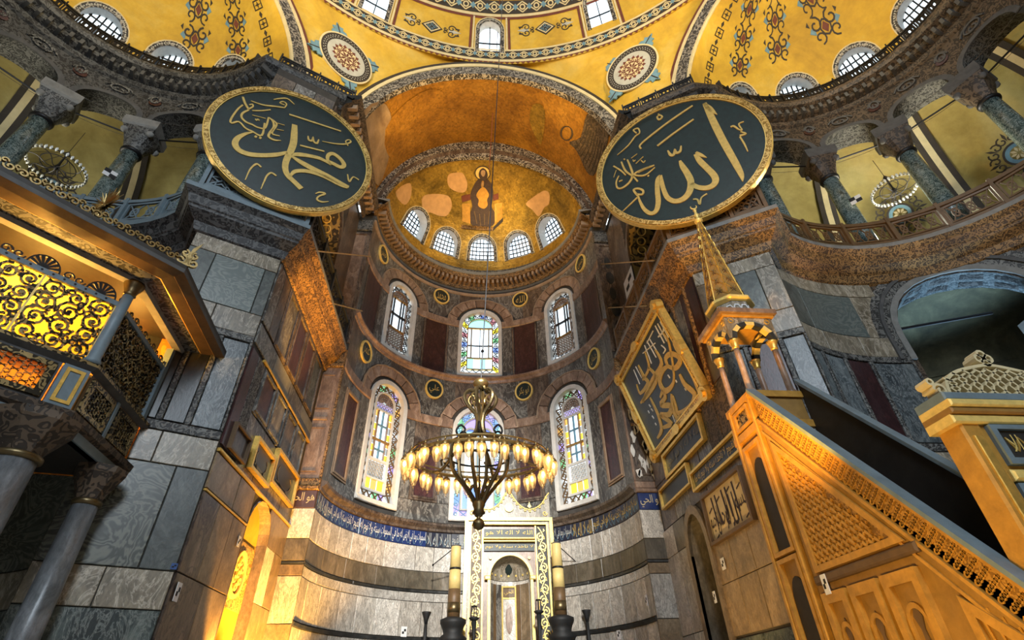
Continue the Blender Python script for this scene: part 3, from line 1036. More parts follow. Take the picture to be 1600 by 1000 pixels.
# ---- side walls of the bema
wl = struct('wall_left', (XL, 15.9, 0)); tag(wl, 'left side wall of the sanctuary with framed dark marble panels')
wr = struct('wall_right', (XR, 15.8, 0)); tag(wr, 'right side wall of the sanctuary with dark panels and a pointed doorway')
G_OP = (2.75, 1.75, 14.3, 18.4, 1.0)
NICHE = (4.02, 1.0, 2.4, 5.75, 1.0)
wall(SL, 0, D - 12.5, 0, 22.9, [NICHE, G_OP]).build('wall_core', 'grout', wl)
DOOR = (2.88, 0.68, 0.0, 5.3, 1.65)
wall(SR, 0, D - 12.3, 0, 22.9, [DOOR, (D - 12.3 - 2.75, 1.75, 14.3, 18.4, 1.0)]).build('wall_core', 'grout', wr)
# left wall
for k in range(4):
    a = 1.2 + 5.05 * k / 4
    framed(wl, SL, a + 0.03, a + 5.05 / 4 - 0.03, 10.72, 13.02, 'marble_brown', ['marble_dark', 'porphyry', 'porphyry', 'marble_verd'][k], 0.14, 0.09)
row(wl, SL, 0.02, 6.75, 13.05, 13.3, 3, 'marble_black')
row(wl, SL, 0.02, 1.18, 10.75, 13.02, 2, ['marble_dark', 'marble_brown'])
row(wl, SL, 0.02, 6.75, 9.98, 10.66, 4, ['marble_dark', 'stone_grey'])
slab(SL, 0.9, 6.75, 9.88, 9.96, 0, 0.1, ch=0.02).build('gilt_moulding', 'gold', wl)
for k in range(4):
    a = 1.15 + 5.15 * k / 4
    framed(wl, SL, a + 0.03, a + 5.15 / 4 - 0.03, 8.42, 9.84, 'marble_dark', ['porphyry', 'marble_dark', 'marble_brown', 'marble_dark'][k], 0.13, 0.09)
row(wl, SL, 0.02, 1.12, 6.95, 9.84, 2, ['porphyry', 'carved_grey'])
row(wl, SL, 1.15, 6.75, 6.86, 8.4, 4, ['marble_dark', 'marble_brown'], w=0.02)
slab(SL, 0.02, 6.75, 6.76, 6.84, 0, 0.1, ch=0.02).build('gilt_moulding', 'gold', wl)
row(wl, SL, 0.02, 1.75, 5.86, 6.74, 1, 'marble_tan')
row(wl, SL, 1.75, 2.98, 5.86, 6.74, 1, 'marble_tan')
slab(SL, 0.02, 2.98, 5.79, 5.84, 0, 0.07, ch=0.01).build('gilt_moulding', 'gold', wl)
row(wl, SL, 0.02, 2.98, 4.05, 5.78, 3, ['marble_brown', 'marble_tan', 'marble_tan'])
row(wl, SL, 0.02, 2.98, 2.4, 4.05, 2, ['marble_brown', 'marble_tan'])
row(wl, SL, 0.02, 6.75, 0, 2.4, 6, ['marble_brown', 'marble_tan'])
row(wl, SL, 5.06, 6.75, 2.4, 4.2, 2, 'marble_tan')
row(wl, SL, 5.06, 6.75, 4.2, 5.75, 2, ['marble_veined', 'marble_tan'])
ext(SL, [(5.06, 5.75)] + [(4.02 + 1.04 * cos(a * PI / 20), 5.75 + 1.04 * sin(a * PI / 20)) for a in range(1, 7)] + [(4.65, 6.74), (6.75, 6.74), (6.75, 5.75)], 0, 0.05).build('marble_panel', 'marble_tan', wl)
# the arched niche with its carved and gilded back
nl = arch(*NICHE[:4])
reveal(SL, nl, 0.05, -0.28).build('niche_reveal', 'marble_tan', wl)
wall(SL, 3.0, 5.04, 2.4, 6.8, w=-0.28).build('niche_back', 'plaster_yellow', wl)
slab(SL, 3.08, 4.96, 3.9, 5.6, -0.28, -0.23, ch=0.02).build('carved_panel', 'carved_gold_fine', wl)
ring(SL, circle(4.02, 4.75, 0.5, 0.62), circle(4.02, 4.75, 0.4, 0.5), -0.23, -0.17).build('oval_border', 'gold_bright', wl)
mb = MB()
for dx, dz in ((0, 0), (0.2, 0.15), (-0.2, 0.15), (0.2, -0.15), (-0.2, -0.15), (0, 0.32), (0, -0.32)):
    ring(SL, circle(4.02 + dx, 4.75 + dz, 0.1, n=12), circle(4.02 + dx, 4.75 + dz, 0.05, n=12), -0.23, -0.18, mb)
mb.build('rosette', 'gold_bright', wl)
# right wall
row(wr, SR, 0.2, 6.95, 9.2, 13.2, 6, ['marble_brown', 'marble_dark', 'porphyry'], jit=0.1)
for k, u in enumerate((4.6, 5.1, 6.2)):
    slab(SR, u, u + 0.16, 8.95, 13.2, 0, 0.12, ch=0.03).build('carved_strip', 'carved_warm', wr)
row(wr, SR, 0.2, 1.55, 8.2, 9.2, 1, 'marble_brown')
row(wr, SR, 5.25, 6.95, 7.5, 9.2, 2, 'carved_brown')
row(wr, SR, 0.2, 6.95, 6.62, 8.9, 5, ['marble_brown', 'marble_dark'], w=0.02)
row(wr, SR, 3.7, 6.95, 4.2, 6.62, 3, 'marble_tan', w=0.04)
row(wr, SR, 3.7, 6.95, 2.95, 4.2, 3, 'marble_tan')
row(wr, SR, 3.7, 6.95, 0, 2.9, 2, 'marble_verd')
row(wr, SR, 0.02, 2.1, 5.68, 6.6, 2, ['marble_light', 'marble_band'])
row(wr, SR, 0.02, 2.1, 3.3, 5.68, 2, ['marble_light', 'marble_veined'])
row(wr, SR, 0.02, 2.1, 0, 3.3, 2, 'marble_veined')
DS = Plane((XR, D), (XR, 12.3))
dl = [(u, v) for u, v in arch(2.88, 0.68, 0, 5.3, 10, 1.65)]
reveal(SR, dl, 0.1, -0.9).build('door_reveal', 'marble_band', wr)
ring(SR, arch(2.88, 0.9, 0, 5.3, 10, 1.55), arch(2.88, 0.68, 0, 5.3, 10, 1.65), 0, 0.12, closed=False).build('door_surround', 'marble_tan', wr)
dr = struct('door_1', SR.P(2.88, 0, -0.8)); tag(dr, 'dark pointed doorway in the right side wall')
wall(SR, 1.8, 3.95, 0, 6.6, w=-0.85).build('door_leaf', 'wood_dark', dr)
for k in range(3):
    slab(SR, 2.28 + 0.42 * k, 2.62 + 0.42 * k, 0.3, 4.9, -0.85, -0.8, ch=0.02).build('door_panel', 'wood_dark', dr)
# pilasters beside the apse
pil = struct('wall_left_pilaster', PLL.P(0.5, 0)); tag(pil, 'tall warm lit pilaster between left wall and apse')
pir = struct('wall_right_pilaster', PLR.P(0.5, 0)); tag(pir, 'tall worn pilaster with flaking white plaster right of the apse')
for par, S, ml, mo, tilem in ((pil, PLL, 'marble_pink', 'carved_warm', 'tile_brown'), (pir, PLR, 'marble_brown', 'marble_pink', 'tile_blue')):
    wall(S, 0, S.L, 0, 23.2).build('wall_core', 'grout', par)
    for z0, z1, m in ((0, 3.84, 'marble_tan'), (3.84, 5.22, 'marble_veined'), (5.22, 5.58, 'marble_tan'), (5.58, 5.68, 'marble_black'), (5.68, 6.4, 'marble_band'), (6.4, 7.42, 'marble_light')):
        row(par, S, 0, S.L, z0, z1, 1 if z1 < 5 else 1, m, w=0.06)
    t_ = slab(S, 0.04, S.L - 0.04, 7.42, 8.06, 0, 0.07, ch=0.02).build('inscription_tile', tilem, par)
    letter(S, T_KURSI[4] + ' ' + T_KURSI[5], 0.1, S.L - 0.1, 7.5, 7.98, 0.085).build('lettering', 'paint_cream', t_)
    slab(S, 0.0, S.L, 8.06, 8.22, 0, 0.16, ch=0.04).build('capital_moulding', mo, par)
    slab(S, 0.0, S.L, 8.22, 8.5, 0, 0.1, ch=0.03).build('capital_moulding', mo, par)
    slab(S, 0.06, S.L - 0.06, 8.5, 13.3, 0, 0.05, ch=0.02).build('marble_panel', ml, par)
    framed(par, S, 0.2, S.L - 0.2, 8.7, 10.6, ml, ml, 0.1, 0.09)
    framed(par, S, 0.2, S.L - 0.2, 11.3, 13.0, ml, ml, 0.1, 0.09)
    for u in (0.0, S.L - 0.1):
        slab(S, u, u + 0.1, 8.5, 13.3, 0, 0.08, ch=0.02).build('bead_moulding', 'carved_warm' if par is pil else 'marble_pink', par)
    slab(S, 0.25, S.L - 0.25, 10.85, 11.0, 0, 0.1, ch=0.03).build('boss', 'marble_pink', par)
    slab(S, 0.0, S.L, 13.3, 13.5, 0, 0.14, ch=0.04).build('capital_moulding', mo, par)
    slab(S, 0.0, S.L, 13.5, 14.2, 0, 0.1, ch=0.03).build('capital', 'carved_warm', par)
    framed(par, S, 0.0, S.L, 14.6, 21.6, 'marble_brown', 'marble_pink' if par is pil else 'marble_brown', 0.2, 0.1)
    for k in range(5):
        ext(S, circle(S.L / 2, 16 + 1.05 * k, 0.17 + 0.05 * (k % 2), 0.42, 10), 0.03, 0.05).build('marble_blotch', 'marble_pink' if par is pil else 'marble_black', par)
    slab(S, 0.0, S.L, 21.7, 22.5, 0, 0.14, ch=0.05).build('capital', 'carved_grey', par)
# flaking plaster on the right pilaster
for k in range(26):
    u, z = random.uniform(0.15, 0.95), random.uniform(8.6, 13.0)
    if z > 10.8 and u > 0.5: u *= 0.45
    n = 9
    ph = random.random() * 6
    lp = [(u + random.uniform(0.04, 0.13) * cos(2 * PI * i / n), z + random.uniform(0.1, 0.34) * sin(2 * PI * i / n)) for i in range(n)]
    ext(PLR, lp, 0.09, 0.105).build('plaster_flake', 'stone_white', pir)

# ---- pier faces towards the nave
ZB = [13.2, 12.55, 10.85, 10.1, 9.88, 7.22, 6.98, 6.22, 4.04, 3.31, 0.0]
def pier_face(par, S, u0, u1, cut1, cut2, mats, n_cream=2):
    """Stacked courses with the same heights on both piers and on the exedra walls."""
    cream, green, low, swirlm = mats
    row(par, S, u0, u1, ZB[1], ZB[0], 1, cream)
    c = [u0] + list(cut1) + [u1]
    for k, (a, b) in enumerate(zip(c, c[1:])):
        row(par, S, a, b, ZB[2], ZB[1], 1, green[k % len(green)])
    row(par, S, u0, u1, ZB[3], ZB[2], n_cream, cream)
    row(par, S, u0, u1, ZB[4], ZB[3], 1, 'carved_grey', w=0.08, name='carved_strip')
    c = [u0] + list(cut2) + [u1]
    for k, (a, b) in enumerate(zip(c, c[1:])):
        row(par, S, a + 0.07, b - 0.07, ZB[5] + 0.02, ZB[4] - 0.02, 1, low[k % len(low)])
        slab(S, b - 0.07, b + (0.07 if k < len(c) - 2 else 0), ZB[5], ZB[4], 0, 0.09, ch=0.02).build('carved_strip', 'carved_grey', par)
    row(par, S, u0, u1, ZB[6], ZB[5], 1, 'carved_grey', w=0.08, name='carved_strip')
    row(par, S, u0, u1, ZB[7], ZB[6], n_cream, cream)
    sp = u0 + (u1 - u0) * 0.72
    row(par, S, u0, sp, ZB[8], ZB[7], 1, swirlm)
    row(par, S, sp, u1, ZB[8], ZB[7], 1, 'marble_green')
    row(par, S, u0, u1, ZB[9], ZB[8], 2, cream)
    row(par, S, u0, u1, 0, ZB[9], 1, 'marble_verd')
pwl = struct('wall_left_pier', PWL.P(1.2, 0)); tag(pwl, 'left pier face clad in grey green marble slabs')
wall(PWL, 0, PWL.L, 0, 22.9).build('wall_core', 'grout', pwl)
pier_face(pwl, PWL, 0, PWL.L, (0.7, 2.08), (1.02, 1.62), (['marble_cream'], ['marble_green', 'marble_swirl_green', 'marble_green'], ['marble_black', 'marble_black', 'marble_blue'], 'marble_swirl'))
pwr = struct('wall_right_pier', PWR.P(1.2, 0)); tag(pwr, 'right pier face clad in tan and blue marble behind the pulpit')
wall(PWR, 0, PWR.L, 0, 22.9).build('wall_core', 'grout', pwr)
pier_face(pwr, PWR, 0, PWR.L, (0.55, 1.85), (0.8, 1.75), (['marble_cream'], ['marble_tan', 'marble_green', 'marble_cream'], ['marble_blue', 'porphyry', 'marble_blue'], 'marble_swirl'))
for par, S in ((pwl, PWL), (pwr, PWR)):
    row(par, S, 0, S.L, 14.4, 18.5, 3, ['marble_dark', 'marble_brown'])
    row(par, S, 0, S.L, 18.5, 22.4, 3, ['marble_brown', 'marble_dark'])

# ---- exedrae: lower walls, gallery arcade, half domes
def exedra(s):
    S = SE[s]
    side = 'left' if s < 0 else 'right'
    lw = struct('wall_exedra_' + side, EXC[s]); tag(lw, 'curved %s exedra wall of marble and carved stone with a gallery arcade' % side)
    UE = 6.0 * PI
    lo = [(6.6, 2.05, 0.0, 10.95), (11.2, 2.05, 0.0, 10.95), (15.4, 1.7, 0.0, 10.95)]
    ar = [(0.449 * 6 * (k + 0.5), 1.05, 20.62, 20.62, 0.72) for k in range(7)]
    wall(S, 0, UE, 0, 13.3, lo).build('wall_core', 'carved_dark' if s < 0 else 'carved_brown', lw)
    wall(S, 0, UE, 20.6, 22.5, ar, w=0.25).build('arcade_wall', 'carved_dark' if s < 0 else 'carved_brown', lw)
    wall(S, 0, UE, 20.6, 22.5, ar, w=-0.85).build('arcade_wall', 'carved_dark', lw)
    for o in ar[:5]:
        reveal(S, arch(*o[:4], 12, o[4])[1:-1], 0.25, -0.85, sill=False).build('arch_soffit', 'carved_grey', lw)
        ring(S, arch(o[0], o[1] + 0.22, 20.62, 20.62, 12, 0.72), arch(o[0], o[1], 20.62, 20.62, 12, 0.72), 0.2, 0.3, closed=False).build('archivolt', 'stone_dark', lw)
        for du in (-1.3, 0):                               # raised scrolls and bosses of the spandrels
            mb = MB()
            for sg in (-1, 1):
                pts = [(o[0] + du + sg * (0.5 - 0.42 * t / 9) * cos(t * 0.8) * (0.5 if du else 1) , 21.85 + (0.3 - 0.24 * t / 9) * sin(t * 0.8)) for t in range(10)]
                ribbon(S, smooth_pts(pts, 2), 0.06, 0.25, 0.32, mb)
            mb.build('carved_scroll', 'carved_grey' if s < 0 else 'stone_dark', lw)
        ext(S, circle(o[0] + 1.35, 21.75, 0.24, 0.2, 14), 0.25, 0.3).build('porphyry_boss', 'porphyry', lw)
    for k in range(8):
        c0 = 0.449 * 6 * k
        a_, b_ = max(0, c0 - 0.3), min(UE, c0 + 0.3)
        MB().add([S.P(a_, 20.62, 0.25), S.P(b_, 20.62, 0.25), S.P(b_, 20.62, -0.85), S.P(a_, 20.62, -0.85)], [(0, 1, 2, 3)]).build('impost', 'stone_dark', lw)
    reveal(S, arch(6.6, 2.05, 0, 10.95, 12), 0.0, -1.0).build('arch_soffit', 'marble_blue' if s > 0 else 'marble_dark', lw)
    if s > 0:                                              # banded soffit blocks and mouldings of the lower arch
        for k in range(7):
            a0, a1 = PI * (0.04 + 0.92 * k / 7), PI * (0.04 + 0.92 * (k + 1) / 7) - 0.03
            for w0, w1 in ((-0.4, -0.15), (-0.85, -0.6)):
                mb = MB()
                V = []
                for an in (a0 + 0.05, (a0 + a1) / 2, a1 - 0.05):
                    for w in (w0, w1):
                        V.append(S.P(6.6 - 2.03 * cos(an), 10.95 + 2.03 * sin(an), w))
                mb.add(V, [(0, 2, 3, 1), (2, 4, 5, 3)]).build('carved_block', 'carved_dark', lw)
        for r0, r1, w, m in ((2.1, 2.3, 0.1, 'stone_grey'), (2.3, 2.52, 0.06, 'carved_grey'), (2.52, 2.64, 0.12, 'stone_dark'), (2.64, 2.9, 0.05, 'carved_grey')):
            ring(S, arch(6.6, r1, 10.0, 10.95, 14), arch(6.6, r0, 10.0, 10.95, 14), 0, w, closed=False).build('arch_moulding', m, lw)
        ext(S, circle(9.4, 12.3, 0.42, 0.36, 18), 0, 0.05).build('porphyry_boss', 'porphyry', lw)
        ring(S, circle(9.4, 12.3, 0.62, 0.54, 18), circle(9.4, 12.3, 0.42, 0.36, 18), 0, 0.07).build('carved_ring', 'carved_grey', lw)
    # marble courses between pier and arch
    pier_face(lw, S, 0.0, 4.35, (1.2, 3.4), (0.9, 1.9, 2.9), (['marble_cream'], ['marble_green', 'marble_swirl_green', 'marble_cream'],
              ['marble_blue', 'marble_blue', 'porphyry', 'marble_blue'] if s > 0 else ['marble_dark', 'marble_black'], 'marble_swirl'), 3)
    # aisle behind the lower arches and gallery room behind the arcade
    SB = Cyl(EXC[s], 10.6, S.d0, S.d1)
    a0, a1 = 0.27 * 10.6, PI * 10.6
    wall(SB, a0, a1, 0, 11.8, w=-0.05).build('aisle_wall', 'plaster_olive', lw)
    V = MB()
    n, m = 26, 8
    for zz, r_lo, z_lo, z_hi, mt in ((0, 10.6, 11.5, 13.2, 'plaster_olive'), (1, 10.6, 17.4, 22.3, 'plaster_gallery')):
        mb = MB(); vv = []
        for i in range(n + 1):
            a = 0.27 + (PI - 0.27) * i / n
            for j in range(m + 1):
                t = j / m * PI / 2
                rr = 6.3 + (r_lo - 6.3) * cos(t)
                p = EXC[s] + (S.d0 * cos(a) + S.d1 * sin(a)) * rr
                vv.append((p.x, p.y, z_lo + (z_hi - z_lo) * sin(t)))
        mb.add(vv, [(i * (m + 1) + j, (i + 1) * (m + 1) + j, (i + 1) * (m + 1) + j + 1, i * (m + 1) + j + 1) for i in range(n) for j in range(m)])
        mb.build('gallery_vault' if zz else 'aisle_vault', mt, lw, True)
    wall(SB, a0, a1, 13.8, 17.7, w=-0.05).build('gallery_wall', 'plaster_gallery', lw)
    e_, o_ = S.d0, S.d1
    # painted bands across the gallery vault
    for an in (0.66, 1.02, 1.5, 1.95):
        for rw, mt, off in ((0.34, 'paint_dark', 0.05), (0.12, 'paint_cream', 0.07)):
            mb = MB(); vv = []
            for j in range(13):
                t = j / 12 * PI / 2
                rr = 6.3 + (10.5 - off - 6.3) * cos(t)
                for q in (-rw / rr, rw / rr):
                    p = EXC[s] + (e_ * cos(an + q) + o_ * sin(an + q)) * rr
                    vv.append((p.x, p.y, 17.4 + (4.85 - off) * sin(t) - (0.0)))
            for z in (14.4,):
                for q in (-rw / 10.5, rw / 10.5):
                    p = EXC[s] + (e_ * cos(an + q) + o_ * sin(an + q)) * (10.55 - off)
                    vv = vv[:0] + vv + [(p.x, p.y, z)]
            fc = [(2 * j, 2 * j + 1, 2 * j + 3, 2 * j + 2) for j in range(12)] + [(26, 27, 1, 0)]
            mb.add(vv, fc).build('painted_band', mt, lw)
    # rosettes painted on the gallery vault
    SG = Cyl(EXC[s], 9.9, S.d0, S.d1)
    for an, z, rr in ((0.85, 18.6, 0.7), (1.27, 18.9, 1.0), (1.72, 18.9, 1.0)):
        T = TiltPlane(EXC[s] + (e_ * cos(an) + o_ * sin(an)) * 9.62 + Vector((0, 0, z)), -(e_ * cos(an) + o_ * sin(an)) + Vector((0, 0, -0.55)))
        rosette(lw, T, 0, 0, rr)
    # floor of the gallery
    mb = MB(); vv = []
    for i in range(n + 1):
        a = PI * i / n
        a2 = max(a, 0.27)
        for rr, aa in ((5.4, a), (6.2, a), (10.8, a2)):
            p = EXC[s] + (e_ * cos(aa) + o_ * sin(aa)) * rr
            vv.append((p.x, p.y, 14.28))
    mb.add(vv, [(3 * i + j, 3 * i + 3 + j, 3 * i + 4 + j, 3 * i + 1 + j) for i in range(n) for j in range(2)]).build('gallery_floor', 'stone_dark', lw)
    # half dome
    cn = struct('ceiling_exedra_' + side, EXC[s] + Vector((0, 0, 22.6))); tag(cn, 'ochre painted half dome over the %s exedra' % side)
    SD = Sph(EXC[s] + Vector((0, 0, 22.6)), 6.2, 6.2, S.d0, S.d1)
    SE[s * 2] = SD
    wops = [(t * 6.2, 0.62 if k == 0 else 0.78, 0.95, 2.35) for k, t in enumerate((0.54, 0.99, 1.44, 1.9))]
    wall(SD, 0, 6.2 * PI, 0, 9.7, wops, dv=0.6).build('painted_shell', 'plaster_yellow', cn, True)
    return lw, cn, wops

def scroll(S, u, v, r, turns, ph, wd, w0, w1, mb, sg=1):
    n = int(10 * turns) + 2
    pts = []
    for i in range(n):
        t = i / (n - 1)
        a = ph + sg * turns * 2 * PI * t
        pts.append((u + r * (1 - 0.8 * t) * cos(a), v + r * (1 - 0.8 * t) * sin(a)))
    ribbon(S, pts, wd, w0, w1, mb)

def rosette(par, T, u, v, r, cols=('paint_dark', 'paint_cream', 'paint_blue'), nfold=8):
    """A painted medallion: ring, flower and a fringe of scrolls."""
    mb = MB()
    for k in range(nfold):
        a = 2 * PI * k / nfold
        for sg in (-1, 1):
            scroll(T, u + 0.72 * r * cos(a + sg * 0.2), v + 0.72 * r * sin(a + sg * 0.2), 0.2 * r, 1.0, a, 0.06 * r, 0, 0.02, mb, sg)
        ext(T, [(u + q * r * cos(a + d), v + q * r * sin(a + d)) for q, d in ((0.86, -0.06), (1.05, 0), (0.86, 0.06), (0.6, 0))], 0, 0.02, mb)
    ring(T, circle(u, v, 0.5 * r, n=24), circle(u, v, 0.42 * r, n=24), 0, 0.025, mb)
    mb.build('painted_rosette', cols[0], par)
    ring(T, circle(u, v, 0.42 * r, n=24), circle(u, v, 0.28 * r, n=24), 0, 0.02).build('painted_ring', cols[2], par)
    mb = MB()
    for k in range(8):
        a = 2 * PI * k / 8
        ext(T, [(u + q * r * cos(a + d), v + q * r * sin(a + d)) for q, d in ((0.05, 0), (0.18, -0.3), (0.28, 0), (0.18, 0.3))], 0, 0.025, mb)
    mb.build('painted_flower', cols[1], par)

exl, exl_dome, ops_l = exedra(-1)
exr, exr_dome, ops_r = exedra(1)

# rooms behind the bema side galleries
for s, nm in ((-1, wl), (1, wr)):
    mb = MB()
    x0, x1, y0, y1 = s * 6.8, s * 10.5, 12.6, 19.4
    mb.add([(x1, y0, 14.2), (x1, y1, 14.2), (x1, y1, 21.5), (x1, y0, 21.5), (x0, y0, 21.5), (x0, y1, 21.5), (x0, y1, 14.2), (x0, y0, 14.2)],
           [(0, 1, 2, 3), (3, 2, 5, 4), (1, 6, 5, 2), (0, 3, 4, 7), (0, 7, 6, 1)]).build('gallery_room', 'marble_brown', nm)
    S = SL if s < 0 else SR
    uc = 2.75 if s < 0 else D - 12.3 - 2.75
    reveal(S, arch(uc, 1.75, 14.3, 18.4, 14), 0.0, -1.2).build('arch_soffit', 'mosaic_soffit', nm)
    mb = MB()                                             # linked circles on the soffit
    for k in range(11):
        an = PI * (0.06 + 0.88 * k / 10)
        c_ = S.P(uc - 1.73 * cos(an), 18.4 + 1.73 * sin(an), -0.6)
        tn = (S.t * sin(an) + Vector((0, 0, cos(an)))).normalized()
        tube([c_ + (tn * cos(2 * PI * i / 12) + S.n * sin(2 * PI * i / 12)) * 0.2 for i in range(12)], 0.035, 4, mb, True)
    mb.build('mosaic_rings', 'gold_bright', nm)
    row(nm, S, 0.1, uc - 2.0 if uc - 2.0 > 0.3 else 0.4, 15.5, 22.4, 1, 'marble_brown')
    row(nm, S, uc + 2.0, S.L - 0.1, 15.5, 22.4, 1, 'marble_brown')
    ring(S, arch(uc, 2.0, 15.4, 18.4, 14), arch(uc, 1.75, 15.4, 18.4, 14), 0, 0.1, closed=False).build('archivolt', 'marble_brown', nm)

# ---- gallery cornice (one sweep for each stretch)
CPROF = [(0.0, 13.05), (0.12, 13.12), (0.2, 13.38), (0.48, 13.62), (0.5, 13.7), (0.54, 13.74), (0.62, 13.98), (0.74, 14.1), (0.78, 14.14), (0.78, 14.3), (-0.3, 14.3)]
def cornice_poly(nm, pts, mat, lab, prof=CPROF, slabmat='stone_grey', cut=8, i0=0, i1=None):
    """A mitred cornice along plan points (right to left order keeps the nave on the correct side)."""
    o = struct(nm, (pts[0][0], pts[0][1], prof[0][1])); tag(o, lab)
    m = len(pts)
    nr = []
    for i in range(m):
        def nn(a, b):
            t = (Vector(b) - Vector(a)).normalized()
            return Vector((t.y, -t.x))
        ns = []
        if i: ns.append(nn(pts[i - 1], pts[i]))
        if i < m - 1: ns.append(nn(pts[i], pts[i + 1]))
        q = sum(ns, Vector((0, 0)))
        q = q.normalized()
        nr.append(q / max(0.5, q.dot(ns[0])))
    for name, pr, mt in (('carved_cornice', prof[:cut + 1], mat), ('edge_slab', prof[cut:], slabmat)):
        mb = MB(); k = len(pr); vv = []
        sel = range(i0, m if i1 is None else i1 + 1)
        for i in sel:
            for w_, z in pr:
                vv.append((pts[i][0] + nr[i].x * w_, pts[i][1] + nr[i].y * w_, z))
        mb.add(vv, [(i * k + j, (i + 1) * k + j, (i + 1) * k + j + 1, i * k + j + 1) for i in range(len(sel) - 1) for j in range(k - 1)])
        mb.build(name, mt, o)
    return o
def epts(s, n=28, a1=PI):
    e, o = SE[s].d0, SE[s].d1
    q = [EXC[s] + (e * cos(a1 * i / n) + o * sin(a1 * i / n)) * 6.0 for i in range(n + 1)]
    return [(p.x, p.y) for p in q]
CL_ = list(reversed(epts(-1)[1:])) + [(-8.9, 11.4), (XL, 12.5), (XL, 15), (XL, 17), (XL, 19.15)]
nl_ = len(CL_)  # one cornice; lamp glow put into the warm copy, soot into the dark
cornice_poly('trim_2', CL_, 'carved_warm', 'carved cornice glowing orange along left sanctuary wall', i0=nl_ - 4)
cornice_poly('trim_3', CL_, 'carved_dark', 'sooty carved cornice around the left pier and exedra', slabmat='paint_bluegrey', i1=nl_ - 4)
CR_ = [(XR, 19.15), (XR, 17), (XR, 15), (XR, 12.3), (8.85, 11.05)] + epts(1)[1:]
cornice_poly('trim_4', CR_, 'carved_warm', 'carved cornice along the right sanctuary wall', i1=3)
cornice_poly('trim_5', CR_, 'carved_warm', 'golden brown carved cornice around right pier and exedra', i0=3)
# upper cornices under the half domes
UPROF = [(0.25, 22.3), (0.35, 22.38), (0.38, 22.6), (0.62, 22.7), (0.64, 22.9), (0.9, 23.0), (0.98, 23.15), (0.98, 23.3), (-0.4, 23.32)]
for s, nm, lab in ((-1, 'trim_6', 'dark upper cornice below the left painted half dome'), (1, 'trim_7', 'dark upper cornice below the right painted half dome')):
    pts = list(reversed(epts(-1)[1:])) + [(-9.15, 12.35), (XL - 0.1, 13.5)] if s < 0 else [(XR + 0.1, 13.2), (9.0, 11.85)] + epts(1)[1:]
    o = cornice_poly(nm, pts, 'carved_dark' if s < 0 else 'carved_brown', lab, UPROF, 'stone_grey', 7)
    S = SE[s]
    for k in range(46):                                    # modillions
        u = 0.2 + 18.4 * k / 46
        slab(S, u - 0.07, u + 0.07, 22.62, 22.9, 0.3, 0.82).build('modillion', 'stone_dark', o)
for s, S in ((-1, SL), (1, SR)):
    o = cornice_poly('trim_8' if s < 0 else 'trim_9', [(XL, 12.6), (XL, 18.9)] if s < 0 else [(XR, 18.9), (XR, 12.4)], 'carved_brown', 'brown upper cornice of the %s sanctuary wall' % ('left' if s < 0 else 'right'), UPROF, 'stone_grey', 7)
    for k in range(16):
        u = 0.4 + 6.0 * k / 16
        slab(S, u - 0.08, u + 0.08, 22.62, 22.9, 0.3, 0.82).build('modillion', 'stone_warm', o)

# ---- pendentive zone and great half dome
RC = Vector((-0.3, -1.0, 30.0))
def low_edge(u):
    """Lower boundary from the crown of the left exedra arch over the sanctuary arch to the right one."""
    def exa(s, t):
        e = SE[s].d0
        return EXC[s] + e * (6.6 * cos(t)) + Vector((0, 0, 22.7 + 6.6 * sin(t)))
    if u < 0.3:
        return exa(-1, PI * 0.62 * (1 - u / 0.3))
    if u > 0.7:
        return exa(1, PI * 0.62 * (u - 0.7) / 0.3)
    t = (u - 0.3) / 0.4
    a = PI * (1 - t)
    arc = Vector((7.1 * cos(a), 13.95, 22.7 + 7.1 * sin(a)))
    ends = exa(-1, 0), exa(1, 0)
    k = 0.12
    if t < k: return ends[0].lerp(Vector((7.1 * cos(PI * (1 - k)), 13.95, 22.7 + 7.1 * sin(PI * (1 - k)))), t / k)
    if t > 1 - k: return Vector((7.1 * cos(PI * k), 13.95, 22.7 + 7.1 * sin(PI * k))).lerp(ends[1], (t - 1 + k) / k)
    return arc
def high_edge(u):
    a = -1.15 + 2.3 * u
    return RC + Vector((15 * sin(a), 15 * cos(a), 0.05))
SP = Loft(low_edge, high_edge, Vector((0, 0.25, 0.5)))
semi = struct('ceiling_semidome', (0, 8, 29)); tag(semi, 'great ochre half dome with patterned borders and windows')
sheet(SP, 0, 1, 0, 1, 100, 8).build('pendentive_shell', 'plaster_yellow', semi, True)
SS = Sph((RC.x, RC.y, 27.4), 15.22, 15.22, (0, 1), (1, 0))
v30 = 15.22 * math.asin(2.6 / 15.22)
s_ops = []
for x, y in ((583, 22), (765, 82), (941, 38)):
    u_, v_ = SS.px(x, y)
    s_ops.append((u_, 0.62, v_ , v_ + 1.7))
wall(SS, -18.5, 18.5, v30 - 0.1, 14.0, s_ops, du=0.7, dv=0.8).build('painted_shell', 'plaster_yellow', semi, True)
# ---- unseen rest of the nave, added to cut ambient light; windows sized for it
SWW = Plane((19, -13), (-19, -13))
ww = wall(SWW, 0, 38, 0, 40, [(7, 2.3, 12, 22), (19, 2.7, 12, 24), (31, 2.3, 12, 22)]).build('wall_west', 'plaster_bare')
tag(ww, kind='structure')
for s in (-1, 1):
    S_ = Plane((s * 19, -13), (s * 19, 5)) if s < 0 else Plane((19, 5), (19, -13))
    tag(wall(S_, 0, 18, 0, 40).build('wall_nave_' + ('left' if s < 0 else 'right'), 'plaster_bare'), kind='structure')
tag(MB().add([(-19, -13, 40), (19, -13, 40), (19, 3, 40), (-19, 3, 40)], [(0, 1, 2, 3)]).build('ceiling_nave', 'plaster_yellow'), kind='structure')

# ------------------------------------------------------------------ windows
WN = [0]
def win(p, label):
    WN[0] += 1
    return struct('window_%d' % WN[0], p, label)

